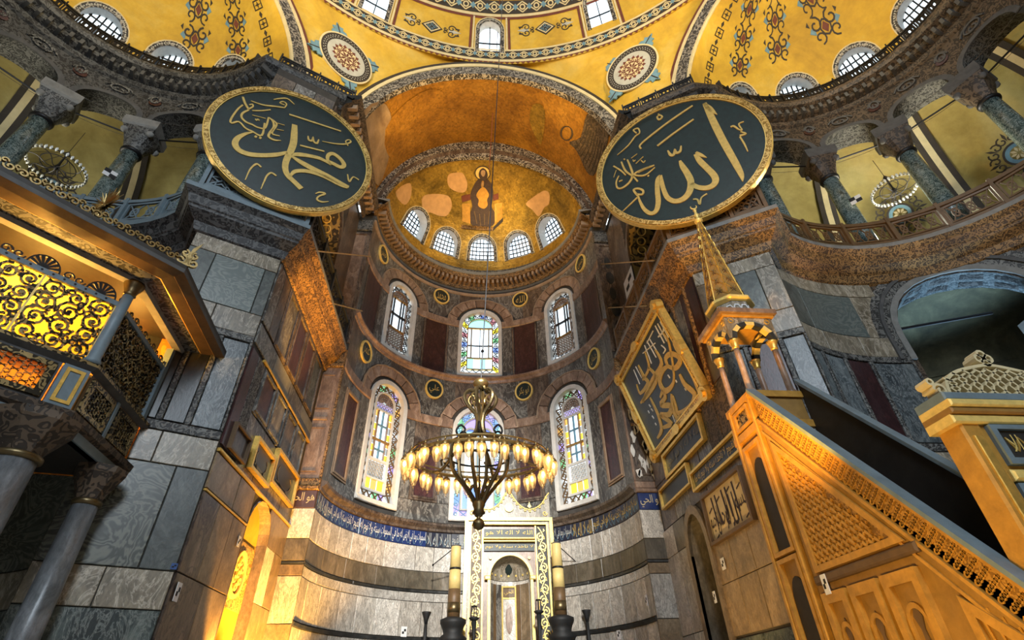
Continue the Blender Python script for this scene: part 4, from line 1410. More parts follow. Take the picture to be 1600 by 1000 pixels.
def lattice_window(S, uc, hw, v0, vs, label, k=1.0, depth=0.9, cols=6, rows=6, border='mosaic_band', bw=0.22, jamb='stone_white', clear='glass_clear', grid_top=None, bd=0.05):
    """Deep jamb, iron grille, clear panes and a painted border on the wall."""
    o = win(S.P(uc, v0, 0), label)
    A = arch(uc, hw, v0, vs, 12, k)
    reveal(S, A, 0.02, -depth).build('jamb', jamb, o)
    ext(S, A, -depth - 0.02, -depth + 0.0).build('pane', clear, o)
    mb = MB()
    for i in range(1, cols):
        u = uc - hw + 2 * hw * i / cols
        t = vs + k * hw * math.sqrt(max(0, 1 - ((u - uc) / hw) ** 2))
        slab(S, u - 0.028, u + 0.028, v0, t, -depth + 0.04, -depth + 0.1, mb=mb)
    for j in range(1, rows + 1):
        v = v0 + (vs + k * hw - v0) * j / (rows + 1)
        q = hw if v < vs else hw * math.sqrt(max(0.05, 1 - ((v - vs) / (k * hw)) ** 2))
        slab(S, uc - q, uc + q, v - 0.028, v + 0.028, -depth + 0.04, -depth + 0.1, mb=mb)
    mb.build('grille', 'iron', o)
    if border:
        ring(S, arch(uc, hw + bw, v0 - bw * 0.5, vs, 12, k), arch(uc, hw, v0 - bw * 0.5, vs, 12, k), 0, bd, closed=False).build('border', border, o)
        ring(S, arch(uc, hw + bw + 0.05, v0 - bw * 0.5, vs, 12, k), arch(uc, hw + bw, v0 - bw * 0.5, vs, 12, k), 0, bd * 1.2, closed=False).build('border_line', 'paint_cream', o)
        mb = MB()                                          # small light dabs along the border
        P = arch(uc, hw + bw * 0.5, v0, vs, 26, k)
        for a, b in zip(P, P[1:]):
            n = max(1, int(math.hypot(b[0] - a[0], b[1] - a[1]) / 0.16))
            for i in range(n):
                u, v = a[0] + (b[0] - a[0]) * (i + 0.5) / n, a[1] + (b[1] - a[1]) * (i + 0.5) / n
                ext(S, [(u - 0.04, v), (u, v - 0.04), (u + 0.04, v), (u, v + 0.04)], bd * 0.5, bd + 0.01, mb)
        mb.build('border_dabs', 'paint_grey', o)
    return o

def stained_window(S, uc, hw, v0, vs, label, palette, inner, style):
    """Carved white frame, coloured border pieces, inner frame and clear lights."""
    o = win(S.P(uc, v0, 0), label)
    reveal(S, arch(uc, hw, v0, vs, 14), 0.05, -0.5).build('jamb', 'stone_white', o)
    ring(S, arch(uc, hw + 0.02, v0, vs, 14), arch(uc, hw - 0.2, v0 + 0.22, vs, 14), -0.3, 0.12, closed=False).build('frame', 'stone_white', o)
    slab(S, uc - hw, uc + hw, v0 - 0.02, v0 + 0.22, -0.3, 0.14, ch=0.03).build('sill', 'stone_white', o)
    bo, bi = hw - 0.2, hw - 0.2 - style['bw']
    vb = v0 + 0.22
    O, I = arch(uc, bo, vb, vs, 40), arch(uc, bi, vb + style['bw'], vs, 40)
    # resample both outlines into equal border pieces
    def resample(P, n):
        L = [0.0]
        for a, b in zip(P, P[1:]): L.append(L[-1] + math.hypot(b[0] - a[0], b[1] - a[1]))
        out, j = [], 0
        for i in range(n + 1):
            d = L[-1] * i / n
            while j < len(L) - 2 and L[j + 1] < d: j += 1
            t = (d - L[j]) / max(1e-6, L[j + 1] - L[j])
            out.append((P[j][0] + (P[j + 1][0] - P[j][0]) * t, P[j][1] + (P[j + 1][1] - P[j][1]) * t))
        return out
    n = style.get('n', 26)
    Ro, Ri = resample(O, n), resample(I, n)
    for i in range(n):
        mb = MB().add([S.P(*Ro[i], -0.2), S.P(*Ro[i + 1], -0.2), S.P(*Ri[i + 1], -0.2), S.P(*Ri[i], -0.2)], [(0, 1, 2, 3)])
        mb.build('glass_piece', palette[i % len(palette)], o)
    nb_ = max(4, int(2 * bi / 0.36))
    for i in range(nb_):
        a, b = uc - bi + 2 * bi * i / nb_, uc - bi + 2 * bi * (i + 1) / nb_
        MB().add([S.P(a, vb, -0.2), S.P(b, vb, -0.2), S.P(b, vb + style['bw'], -0.2), S.P(a, vb + style['bw'], -0.2)], [(0, 1, 2, 3)]).build('glass_piece', palette[(i * 2) % len(palette)], o)
    # leading: crossing strokes in every piece
    mb = MB()
    lw_ = style.get('lead', 0.035)
    for i in range(n):
        ribbon(S, [Ro[i], Ri[i + 1]], lw_, -0.19, -0.15, mb)
        ribbon(S, [Ri[i], Ro[i + 1]], lw_, -0.19, -0.15, mb)
        m_ = ((Ro[i][0] + Ri[i][0]) / 2, (Ro[i][1] + Ri[i][1]) / 2)
        ring(S, circle(*m_, 0.09, n=8), circle(*m_, 0.05, n=8), -0.19, -0.15, mb)
    for i in range(nb_):
        a, b = uc - bi + 2 * bi * i / nb_, uc - bi + 2 * bi * (i + 1) / nb_
        ribbon(S, [(a, vb), (b, vb + style['bw'])], lw_, -0.19, -0.15, mb)
        ribbon(S, [(b, vb), (a, vb + style['bw'])], lw_, -0.19, -0.15, mb)
    mb.build('leading', style['leadmat'], o)
    v1 = vb + style['bw']
    fw = style.get('fw', 0.1)
    ring(S, arch(uc, bi, v1, vs, 14), arch(uc, bi - fw, v1 + fw, vs, 14), -0.24, -0.08, closed=False).build('inner_frame', style['inner'], o)
    slab(S, uc - bi, uc + bi, v1, v1 + fw, -0.24, -0.08).build('inner_sill', style['inner'], o)
    inner(o, S, uc, bi - fw, v1 + fw, vs)
    return o

def pane(o, S, u0, u1, v0, v1, m, w=-0.18):
    return MB().add([S.P(u0, v0, w), S.P(u1, v0, w), S.P(u1, v1, w), S.P(u0, v1, w)], [(0, 1, 2, 3)]).build('pane', m, o)
def bar(o, S, u0, u1, v0, v1, m, w0=-0.2, w1=-0.1, name='bar'):
    return slab(S, u0, u1, v0, v1, w0, w1).build(name, m, o)
def fretwork(o, S, u0, u1, v0, v1, m, glassm, d=0.17, name='fretwork'):
    """A pierced screen: crossed strokes and rings in front of a dull pane."""
    pane(o, S, u0, u1, v0, v1, glassm, -0.2)
    mb = MB()
    nu, nv = max(2, int((u1 - u0) / d)), max(1, int((v1 - v0) / d))
    for i in range(nu):
        for j in range(nv):
            a, b = u0 + (u1 - u0) * i / nu, u0 + (u1 - u0) * (i + 1) / nu
            c, e = v0 + (v1 - v0) * j / nv, v0 + (v1 - v0) * (j + 1) / nv
            ring(S, circle((a + b) / 2, (c + e) / 2, (b - a) * 0.48, (e - c) * 0.48, 8), circle((a + b) / 2, (c + e) / 2, (b - a) * 0.26, (e - c) * 0.26, 8), -0.19, -0.14, mb)
    mb.build(name, m, o)

def inner_low_side(o, S, uc, hw, v0, vs):
    H = vs - v0
    ext(S, [(uc + hw * cos(PI * i / 12), vs + hw * sin(PI * i / 12)) for i in range(13)], -0.21, -0.2).build('pane', 'glass_dull', o)
    mb = MB()
    for r in (0.85, 0.6, 0.35):
        for i in range(int(14 * r)):
            a = PI * (i + 0.5) / int(14 * r)
            ring(S, circle(uc + hw * r * cos(a), vs + hw * r * sin(a), 0.075, n=8), circle(uc + hw * r * cos(a), vs + hw * r * sin(a), 0.04, n=8), -0.2, -0.14, mb)
    mb.build('fretwork', 'marble_pink', o)
    fretwork(o, S, uc - hw, uc + hw, vs - 0.35, vs, 'marble_white', 'glass_violet')
    zt, zm, zb = vs - 0.42, v0 + H * 0.55, v0 + H * 0.33
    bar(o, S, uc - hw, uc + hw, zt - 0.02, zt + 0.07, 'stone_white')
    sw = 0.2
    for sg in (-1, 1):
        a, b = sorted((uc + sg * hw, uc + sg * (hw - sw)))
        nn = 7
        for k in range(nn):
            c, e = zb + (zt - zb) * k / nn, zb + (zt - zb) * (k + 1) / nn
            pane(o, S, a, b, c + 0.015, e - 0.015, ['glass_amber', 'glass_yellow', 'glass_dull'][(k + (sg > 0)) % 3])
        bar(o, S, *sorted((uc + sg * (hw - sw), uc + sg * (hw - sw - 0.05))), zb, zt, 'marble_pink')
    for c, e in ((zb, zm), (zm, zt)):
        pane(o, S, uc - hw + sw + 0.05, uc + hw - sw - 0.05, c, e, 'glass_clear')
        bar(o, S, uc - 0.03, uc + 0.03, c, e, 'paint_blue')
        for q in (0.5,):
            bar(o, S, uc - hw + sw + 0.05, uc + hw - sw - 0.05, c + (e - c) * q - 0.03, c + (e - c) * q + 0.03, 'paint_blue')
    bar(o, S, uc - hw, uc + hw, zm - 0.05, zm + 0.05, 'wood_tan')
    bar(o, S, uc - hw, uc + hw, zb - 0.08, zb + 0.04, 'stone_white')
    z2 = v0 + 0.55
    fretwork(o, S, uc - hw + 0.08, uc + hw - 0.08, z2, zb - 0.1, 'marble_white', 'glass_dull')
    bar(o, S, uc - hw, uc + hw, z2 - 0.08, z2, 'stone_white')
    for k in range(3):
        a, b = uc - hw + 2 * hw * k / 3, uc - hw + 2 * hw * (k + 1) / 3
        pane(o, S, a + 0.02, b - 0.02, v0, z2 - 0.08, ['glass_yellow', 'glass_amber', 'glass_yellow'][k])

def inner_up_side(o, S, uc, hw, v0, vs):
    H = vs - v0
    ext(S, [(uc + hw * cos(PI * i / 12), vs + hw * sin(PI * i / 12)) for i in range(13)], -0.21, -0.2).build('pane', 'glass_dull', o)
    mb = MB()
    for r in (0.8, 0.5):
        for i in range(int(12 * r)):
            a = PI * (i + 0.5) / int(12 * r)
            ring(S, circle(uc + hw * r * cos(a), vs + hw * r * sin(a), 0.09, n=8), circle(uc + hw * r * cos(a), vs + hw * r * sin(a), 0.05, n=8), -0.2, -0.14, mb)
    mb.build('fretwork', 'marble_pink', o)
    zb = v0 + H * 0.36
    bar(o, S, uc - hw, uc + hw, vs - 0.03, vs + 0.05, 'wood_tan')
    for sg in (-1, 1):
        pane(o, S, *sorted((uc + sg * hw, uc + sg * (hw - 0.14))), zb, vs, 'glass_milk')
        bar(o, S, *sorted((uc + sg * (hw - 0.14), uc + sg * (hw - 0.2))), zb, vs, 'iron')
    zm = (zb + vs) / 2 - 0.1
    for c, e in ((zb, zm), (zm, vs)):
        pane(o, S, uc - hw + 0.2, uc + hw - 0.2, c, e, 'glass_clear')
    bar(o, S, uc - hw, uc + hw, zm - 0.05, zm + 0.05, 'iron')
    bar(o, S, uc + 0.14, uc + 0.2, zb, vs, 'iron')
    bar(o, S, uc - hw, uc + hw, zb - 0.09, zb, 'wood_tan')
    fretwork(o, S, uc - hw, uc + hw, v0, zb - 0.09, 'marble_pink', 'glass_dull')

def inner_up_mid(o, S, uc, hw, v0, vs):
    ext(S, [(uc + hw * cos(PI * i / 12), vs + hw * sin(PI * i / 12)) for i in range(13)], -0.2, -0.18).build('pane', 'glass_aqua', o)
    z1 = v0 + 0.75
    zm = v0 + (vs - v0) * 0.56
    bar(o, S, uc - hw, uc + hw, vs - 0.05, vs + 0.05, 'brass')
    for sg in (-1, 1):
        for c, e in ((z1, zm), (zm, vs)):
            pane(o, S, *sorted((uc, uc + sg * (hw - 0.24))), c, e, 'glass_clear')
        pane(o, S, *sorted((uc + sg * hw, uc + sg * (hw - 0.16))), z1, vs, 'glass_milk')
        bar(o, S, *sorted((uc + sg * (hw - 0.16), uc + sg * (hw - 0.24))), z1, vs, 'paint_grey')
    bar(o, S, uc - hw, uc + hw, zm - 0.02, zm + 0.02, 'iron')
    bar(o, S, uc - 0.02, uc + 0.02, z1, vs, 'iron')
    bar(o, S, uc - hw, uc + hw, z1 - 0.06, z1 + 0.02, 'brass')
    for k in range(4):
        pane(o, S, uc - hw + 2 * hw * k / 4 + 0.01, uc - hw + 2 * hw * (k + 1) / 4 - 0.01, v0, z1 - 0.06, ['glass_aqua', 'glass_milk'][k % 2])

def inner_low_mid(o, S, uc, hw, v0, vs):
    h2 = hw / 2 - 0.05
    ext(S, [(uc + hw * cos(PI * i / 12), vs + hw * sin(PI * i / 12)) for i in range(13)], -0.22, -0.21).build('pane', 'glass_violet', o)
    for sg in (-1, 1):
        c = uc + sg * (hw / 2)
        z0 = v0 + 1.2
        ring(S, arch(c, h2 + 0.04, z0, vs - 0.15, 10), arch(c, h2 - 0.06, z0, vs - 0.15, 10), -0.2, -0.1, closed=False).build('inner_arch', 'paint_grey', o)
        n = 4
        for k in range(n):
            a, b = z0 + (vs - 0.15 - z0) * k / n, z0 + (vs - 0.15 - z0) * (k + 1) / n
            pane(o, S, c - h2 + 0.06, c + h2 - 0.06, a + 0.02, b - 0.02, 'glass_clear' if k < 3 else 'glass_milk')
        ext(S, [(c + (h2 - 0.06) * cos(PI * i / 10), vs - 0.15 + (h2 - 0.06) * sin(PI * i / 10)) for i in range(11)], -0.19, -0.18).build('pane', 'glass_aqua', o)
        pane(o, S, c - h2, c + h2, v0, z0 - 0.05, 'glass_blue')
    bar(o, S, uc - hw, uc + hw, v0 + 1.12, v0 + 1.2, 'paint_grey')
    bar(o, S, uc - 0.05, uc + 0.05, v0, vs, 'paint_blue')

st_low = dict(bw=0.36, n=28, leadmat='wood_brown', inner='stone_white', fw=0.1, lead=0.06)
st_up = dict(bw=0.3, n=24, leadmat='stone_dark', inner='marble_pink', fw=0.06, lead=0.04)
st_mid = dict(bw=0.34, n=26, leadmat='iron', inner='brass', fw=0.05, lead=0.03)
st_lm = dict(bw=0.32, n=26, leadmat='paint_blue', inner='paint_grey', fw=0.08, lead=0.03)
pl_low = ['glass_dull', 'glass_dull', 'glass_milk', 'glass_dull', 'glass_green', 'glass_dull', 'glass_violet', 'glass_dull', 'glass_amber']
pl_up = ['glass_milk', 'glass_dull', 'glass_clear', 'glass_dull']
pl_mid = ['glass_clear', 'glass_yellow', 'glass_milk', 'glass_green', 'glass_clear', 'glass_blue', 'glass_milk', 'glass_red']
pl_lm = ['glass_violet', 'glass_blue', 'glass_aqua', 'glass_green', 'glass_blue', 'glass_milk', 'glass_violet']
for (uc, hw, v0, vs), lab, nm in zip(low_ops, ('lower apse window left of the big chandelier', 'lower middle apse window behind the big chandelier', 'lower apse window right of the big chandelier'), (0, 1, 0)):
    if nm: stained_window(SA, uc, hw, v0, vs, 'blue and violet stained glass, ' + lab, pl_lm, inner_low_mid, st_lm)
    else: stained_window(SA, uc, hw, v0, vs, 'tall round arched stained glass, ' + lab, pl_low, inner_low_side, st_low)
for (uc, hw, v0, vs), lab, nm in zip(up_ops, ('upper left apse window with fretwork border', 'upper middle apse window with coloured geometric border', 'upper right apse window with fretwork border'), (0, 1, 0)):
    stained_window(SA, uc, hw, v0, vs, lab, pl_mid if nm else pl_up, inner_up_mid if nm else inner_up_side, st_mid if nm else st_up)
for (uc, hw, v0, vs), lab in zip(conch_ops, ('leftmost', 'second', 'middle', 'fourth', 'rightmost')):
    lattice_window(SC, uc, hw, v0, vs, '%s of the five barred windows in the golden apse dome' % lab, depth=0.95, cols=7, rows=6)
for s, ops, dm in ((-1, ops_l, exl_dome), (1, ops_r, exr_dome)):
    for (uc, hw, v0, vs), lab in zip(ops, ('nearest the sanctuary', 'second from the sanctuary', 'third from the sanctuary', 'fourth from the sanctuary')):
        lattice_window(SE[2 * s], uc, hw, v0, vs, 'barred window of the %s exedra dome, %s' % ('left' if s < 0 else 'right', lab), depth=0.8, cols=7, rows=6)
for (uc, hw, v0, vs), lab in zip(s_ops, ('left', 'middle', 'right')):
    lattice_window(SS, uc, hw, v0, vs, '%s small window in the great half dome border' % lab, depth=0.5, cols=2, rows=1)

# ------------------------------------------------------------------ painted borders and ornaments
def lattice_band(par, S, u0, u1, v0, v1, step, w=0.03, ground='paint_dark', line='paint_cream', dot='paint_blue', n=None):
    sheet(S, u0, u1, v0, v1, int((u1 - u0) / 0.6) + 1, 1, w).build('painted_band', ground, par)
    n = int((u1 - u0) / step)
    m1, m2 = MB(), MB()
    d = (u1 - u0) / n
    h = v1 - v0
    for i in range(n):
        a = u0 + d * i
        for p, q in (((a, v0 + 0.1 * h), (a + d, v1 - 0.1 * h)), ((a, v1 - 0.1 * h), (a + d, v0 + 0.1 * h))):
            ribbon(S, [p, q], h * 0.08, w, w + 0.02, m1)
        ring(S, circle(a, (v0 + v1) / 2, d * 0.22, h * 0.24, 8), circle(a, (v0 + v1) / 2, d * 0.13, h * 0.14, 8), w, w + 0.025, m1)
        c = a + d / 2
        ext(S, [(c - d * 0.2, (v0 + v1) / 2), (c, v0 + h * 0.25), (c + d * 0.2, (v0 + v1) / 2), (c, v1 - h * 0.25)], w, w + 0.03, m2)
    m1.build('painted_lattice', line, par)
    m2.build('painted_diamonds', dot, par)
def line_band(par, S, u0, u1, v0, v1, m, w=0.03, n=None):
    sheet(S, u0, u1, v0, v1, n or int(abs(u1 - u0) / 0.5) + 2, 1, w).build('painted_line', m, par)
def teeth(par, S, u0, u1, v0, v1, step, m, w=0.04):
    mb = MB(); n = int((u1 - u0) / step); d = (u1 - u0) / n
    for i in range(n):
        a = u0 + d * i
        mb.add([S.P(a, v0, w), S.P(a + d, v0, w), S.P(a + d / 2, v1, w)], [(0, 1, 2)])
    mb.build('painted_teeth', m, par)
b0 = v30 + 0.1
lattice_band(semi, SS, -14, 14, b0 + 0.16, b0 + 0.8, 0.62)
line_band(semi, SS, -14, 14, b0 - 0.05, b0 + 0.14, 'paint_cream')
line_band(semi, SS, -14, 14, b0 + 0.82, b0 + 0.94, 'paint_cream')
teeth(semi, SS, -14, 14, b0 - 0.06, b0 - 0.26, 0.3, 'paint_red')
vt = SS.px(765, 24)[1]
line_band(semi, SS, -14, 14, vt - 0.1, vt + 0.08, 'paint_cream')
line_band(semi, SS, -14, 14, vt - 0.28, vt - 0.12, 'paint_red')
lattice_band(semi, SS, -14, 14, vt + 0.1, vt + 1.0, 0.9)
line_band(semi, SS, -14, 14, vt + 1.05, vt + 1.3, 'paint_cream')
teeth(semi, SS, -14, 14, vt + 1.35, vt + 1.75, 0.4, 'paint_dark')
for (uc, hw, v0, vs) in s_ops:                              # frames between the fields
    for sg in (-1, 1):
        sheet(SS, uc + sg * 1.15 - 0.07, uc + sg * 1.15 + 0.07, b0 + 0.9, vt - 0.1, 1, 3, 0.03).build('painted_line', 'paint_red', semi)
        sheet(SS, uc + sg * 1.0 - 0.05, uc + sg * 1.0 + 0.05, b0 + 0.9, vt - 0.1, 1, 3, 0.03).build('painted_line', 'paint_cream', semi)
for x, y in ((675, 42), (852, 44)):                         # lozenges with scrolls
    u, v = SS.px(x, y)
    ext(SS, [(u - 0.62, v), (u, v - 0.5), (u + 0.62, v), (u, v + 0.5)], 0, 0.03).build('painted_lozenge', 'paint_dark', semi)
    ring(SS, [(u - 0.5, v), (u, v - 0.4), (u + 0.5, v), (u, v + 0.4)], [(u - 0.4, v), (u, v - 0.32), (u + 0.4, v), (u, v + 0.32)], 0, 0.045).build('lozenge_line', 'paint_cream', semi)
    mb = MB()
    for k in range(4):
        scroll(SS, u + 0.16 * cos(k * PI / 2), v + 0.14 * sin(k * PI / 2), 0.12, 1.0, k, 0.035, 0, 0.05, mb)
    mb.build('lozenge_scrolls', 'paint_blue', semi)
    m1, m2 = MB(), MB()
    for sg in (-1, 1):
        for dv in (-1, 1):
            scroll(SS, u + sg * 1.15, v + dv * 0.2, 0.26, 1.2, PI * (sg < 0), 0.06, 0, 0.03, m1, sg * dv)
            scroll(SS, u + sg * 0.78, v + dv * 0.12, 0.13, 1.0, PI * (sg < 0), 0.05, 0, 0.03, m1, -sg * dv)
        ext(SS, [(u + sg * q, v + r) for q, r in ((1.0, -0.1), (1.3, -0.12), (1.7, 0), (1.3, 0.12), (1.0, 0.1))], 0, 0.025, m2)
        ext(SS, [(u + sg * q, v + r) for q, r in ((1.35, -0.3), (1.55, -0.1), (1.62, -0.28))], 0, 0.025, m1)
        ext(SS, [(u + sg * q, v + r) for q, r in ((1.35, 0.3), (1.55, 0.1), (1.62, 0.28))], 0, 0.025, m1)
    m1.build('painted_scrolls', 'paint_dark', semi)
    m2.build('painted_leaf', 'paint_grey', semi)
# big roundels on the pendentives
for x, y, u_, in ((540, 92, 0.33), (988, 108, 0.67)):
    uu, vv = SP.px(x, y, u_, 0.4)
    T = tangent(SP, uu, vv, 0.06)
    q = T.px(x + 45, y + 8)
    r = 1.32
    ring(T, circle(0, 0, r, n=40), circle(0, 0, r * 0.76, n=40), -0.05, 0.04).build('roundel_border', 'paint_dark', semi)
    ring(T, circle(0, 0, r * 1.06, n=40), circle(0, 0, r, n=40), -0.05, 0.05).build('roundel_line', 'paint_cream', semi)
    ring(T, circle(0, 0, r * 0.76, n=40), circle(0, 0, r * 0.5, n=40), -0.05, 0.03).build('roundel_ring', 'paint_grey', semi)
    ext(T, circle(0, 0, r * 0.5, n=32), -0.05, 0.02).build('roundel_ground', 'paint_cream', semi)
    mb = MB()
    for k in range(44):
        a = 2 * PI * k / 44
        for rr in (0.83, 0.9):
            c_ = (r * rr * cos(a + (rr > 0.85) * 0.07), r * rr * sin(a + (rr > 0.85) * 0.07))
            ext(T, [(c_[0] + 0.03 * cos(t * PI / 2), c_[1] + 0.03 * sin(t * PI / 2)) for t in range(4)], 0.03, 0.05, mb)
    mb.build('roundel_dots', 'paint_grey', semi)
    mb = MB()
    for k in range(16):
        a = 2 * PI * k / 16
        ext(T, [(r * q_ * cos(a + d), r * q_ * sin(a + d)) for q_, d in ((0.48, -0.16), (0.58, 0), (0.48, 0.16), (0.44, 0))], 0, 0.04, mb)
        scroll(T, r * 0.36 * cos(a), r * 0.36 * sin(a), 0.1, 1.0, a, 0.035, 0, 0.035, mb, 1 if k % 2 else -1)
    for k in range(8):
        a = 2 * PI * k / 8
        ext(T, [(r * q_ * cos(a + d), r * q_ * sin(a + d)) for q_, d in ((0.03, 0), (0.16, -0.25), (0.27, 0), (0.16, 0.25))], 0, 0.04, mb)
    ring(T, circle(0, 0, r * 0.3, n=24), circle(0, 0, r * 0.27, n=24), 0, 0.035, mb)
    mb.build('roundel_flower', 'paint_red', semi)
    for k, a in enumerate((0.25, 1.75, 3.3, 4.75)):          # blue leafy tips
        a += 0.35 if x < 700 else 0.5
        c0, s0 = cos(a), sin(a)
        lp = []
        for q_, d in ((1.07, -0.3), (1.2, -0.24), (1.22, -0.14), (1.36, -0.16), (1.36, -0.05), (1.55, 0.0), (1.36, 0.05), (1.36, 0.16), (1.22, 0.14), (1.2, 0.24), (1.07, 0.3)):
            lp.append((r * q_ * cos(a + d), r * q_ * sin(a + d)))
        ext(T, lp, -0.05, 0.03).build('roundel_leaf', 'paint_blue', semi)
        ribbon(T, [(r * 1.08 * c0, r * 1.08 * s0), (r * 1.45 * c0, r * 1.45 * s0)], 0.05, 0.02, 0.045).build('leaf_vein', 'paint_dark', semi)
# borders of the exedra arches
for s in (-1, 1):
    e = SE[s].d0
    A, B = EXC[s] - e * 10, EXC[s] + e * 10
    if s > 0: A, B = B, A
    PX = Plane((A.x, A.y), (B.x, B.y))
    dm = exl_dome if s < 0 else exr_dome
    n = 30
    def hal(r): return [(10 + r * cos(PI - PI * i / n), 22.7 + r * sin(PI - PI * i / n)) for i in range(n + 1)]
    ring(PX, hal(6.95), hal(6.3), -0.2, 0.12, closed=False).build('arch_band', 'mosaic_band', dm)
    ring(PX, hal(7.15), hal(6.95), -0.2, 0.14, closed=False).build('arch_line', 'paint_cream', dm)
    ring(PX, hal(7.35), hal(7.2), -0.2, 0.12, closed=False).build('arch_line', 'paint_red', dm)
    ring(PX, hal(6.3), hal(6.18), -0.3, 0.1, closed=False).build('arch_line', 'paint_cream', dm)
# arabesque strips climbing the exedra domes
def arabesque(par, S, u, v0, v1, wd, cream=False):
    """A strip of mirrored scrolls with small flowers, narrowing upwards."""
    step = wd * 1.05
    n = int((v1 - v0) / step)
    m1, m2, m3 = MB(), MB(), MB()
    for k in range(n):
        v = v0 + step * (k + 0.5)
        f = 1 / max(0.35, cos(v / S.r))
        ww = wd * 0.5 * f * (1 - 0.35 * k / n)
        for sg in (-1, 1):
            scroll(S, u + sg * ww * 0.5, v + step * 0.2, ww * 0.42, 1.1, PI / 2, wd * 0.07, 0, 0.03, m1, sg)
            scroll(S, u + sg * ww * 0.5, v - step * 0.24, ww * 0.36, 1.0, -PI / 2, wd * 0.06, 0, 0.03, m1, -sg)
            ext(S, [(u + sg * ww * a, v + step * b) for a, b in ((0.62, -0.12), (0.95, 0.02), (0.8, 0.16), (0.6, 0.1))], 0, 0.025, m2)
            ext(S, [(u + sg * ww * a, v + step * b) for a, b in ((0.85, 0.2), (1.05, 0.3), (0.9, 0.42))], 0, 0.025, m1)
        ext(S, [(u - ww * 0.22, v), (u, v - step * 0.2), (u + ww * 0.22, v), (u, v + step * 0.2)], 0, 0.03, m3)
        ring(S, circle(u, v, ww * 0.34, step * 0.3, 8), circle(u, v, ww * 0.26, step * 0.23, 8), 0, 0.035, m1)
    m1.build('arabesque_scrolls', 'paint_dark', par)
    m2.build('arabesque_leaves', 'paint_blue', par)
    m3.build('arabesque_flowers', 'paint_red', par)
def chain(par, S, u, v0, v1, wd):
    m1, m2 = MB(), MB()
    n = int((v1 - v0) / (wd * 1.9))
    for k in range(n):
        v = v0 + (v1 - v0) * (k + 0.5) / n
        f = 1 / max(0.35, cos(v / S.r))
        h = wd * 0.5 * f
        ring(S, [(u - h, v - wd / 2), (u + h, v - wd / 2), (u + h, v + wd / 2), (u - h, v + wd / 2)], [(u - h * .8, v - wd * .4), (u + h * .8, v - wd * .4), (u + h * .8, v + wd * .4), (u - h * .8, v + wd * .4)], 0, 0.03, m1)
        ext(S, [(u + h * 0.7 * q * cos(t * PI / 4), v + wd * 0.36 * q * sin(t * PI / 4)) for t, q in zip(range(8), (1, .3) * 4)], 0, 0.03, m1)
        ext(S, [(u - h * 0.4, v + wd), (u, v + wd * 0.6), (u + h * 0.4, v + wd), (u, v + wd * 1.35)], 0, 0.03, m1)
    m1.build('painted_chain', 'paint_dark', par)
for s, spec in ((-1, ((300, 82, 1.25, 0), (372, 98, 1.15, 0), (420, 125, 0.42, 1))), (1, ((1105, 140, 0.42, 1), (1155, 122, 1.2, 0), (1218, 98, 1.25, 0), (1302, 62, 1.4, 0)))):
    for x, y, wd, ch in spec:
        u, v = SE[2 * s].px(x, y)
        (chain if ch else arabesque)(exl_dome if s < 0 else exr_dome, SE[2 * s], u, v, 9.0, wd)

# ------------------------------------------------------------------ mosaic figure and bare patches in the apse dome
def patch(par, S, pts, m, w0=0.0, w1=0.02, name='plaster_patch', k=4):
    """An irregular patch traced on the surface; the outline is smoothed."""
    q = [S.px(x, y) for x, y in pts]
    if k: q = smooth_pts(q, k, True)
    uc = sum(p[0] for p in q) / len(q); vc = sum(p[1] for p in q) / len(q)
    n = len(q); rings_ = 4
    V = [S.P(uc, vc, w1)]
    for j in range(1, rings_ + 1):
        V += [S.P(uc + (p[0] - uc) * j / rings_, vc + (p[1] - vc) * j / rings_, w1) for p in q]
    V += [S.P(*p, w0) for p in q]
    F_ = [(0, 1 + i, 1 + (i + 1) % n) for i in range(n)]
    for j in range(rings_):
        a, b = 1 + j * n, 1 + (j + 1) * n
        F_ += [(a + i, b + i, b + (i + 1) % n, a + (i + 1) % n) for i in range(n)]
    return MB().add(V, F_).build(name, m, par)
for pts in ([(660, 308), (680, 303), (700, 306), (706, 320), (700, 335), (690, 338), (672, 332), (664, 334)],
            [(702, 272), (722, 270), (730, 285), (726, 300), (708, 297), (700, 288)],
            [(822, 318), (836, 306), (850, 298), (858, 302), (858, 318), (850, 325), (842, 338), (832, 328)],
            [(640, 286), (642, 305), (632, 320), (618, 300)]):
    patch(conch, SC, pts, 'plaster_patch')
# generic seated, haloed figure in a dark robe
fig = [((755, 268), 13, 'gold_bright')]
hu, hv = SC.px(754, 270)
TH = tangent(SC, hu, hv, 0.05)
ring(TH, circle(0, 0, 0.5, n=28), circle(0, 0, 0.45, n=28), -0.02, 0.03).build('halo_line', 'paint_dark', conch)
ext(TH, circle(0, 0, 0.46, n=28), -0.03, 0.0).build('halo', 'gold_bright', conch)
patch(conch, SC, [(741, 288), (748, 279), (754, 277), (761, 279), (768, 288), (771, 304), (768, 322), (774, 334), (772, 350), (762, 355), (748, 355), (737, 351), (733, 338), (738, 322), (735, 304)], 'robe', 0, 0.035, 'mosaic_robe', 3)
patch(conch, SC, [(748, 274), (750, 265), (755, 262), (760, 266), (762, 275), (755, 282)], 'robe', 0, 0.09, 'mosaic_veil', 3)
patch(conch, SC, [(751.5, 271), (752, 266), (755, 264.5), (758, 266), (758, 271), (755, 275)], 'skin_mosaic', 0, 0.11, 'mosaic_face', 3)
patch(conch, SC, [(749, 296), (755, 292), (760, 296), (764, 304), (761, 312), (762, 320), (756, 326), (747, 321), (748, 312), (744, 305)], 'wood_gilt', 0, 0.055, 'mosaic_child', 3)
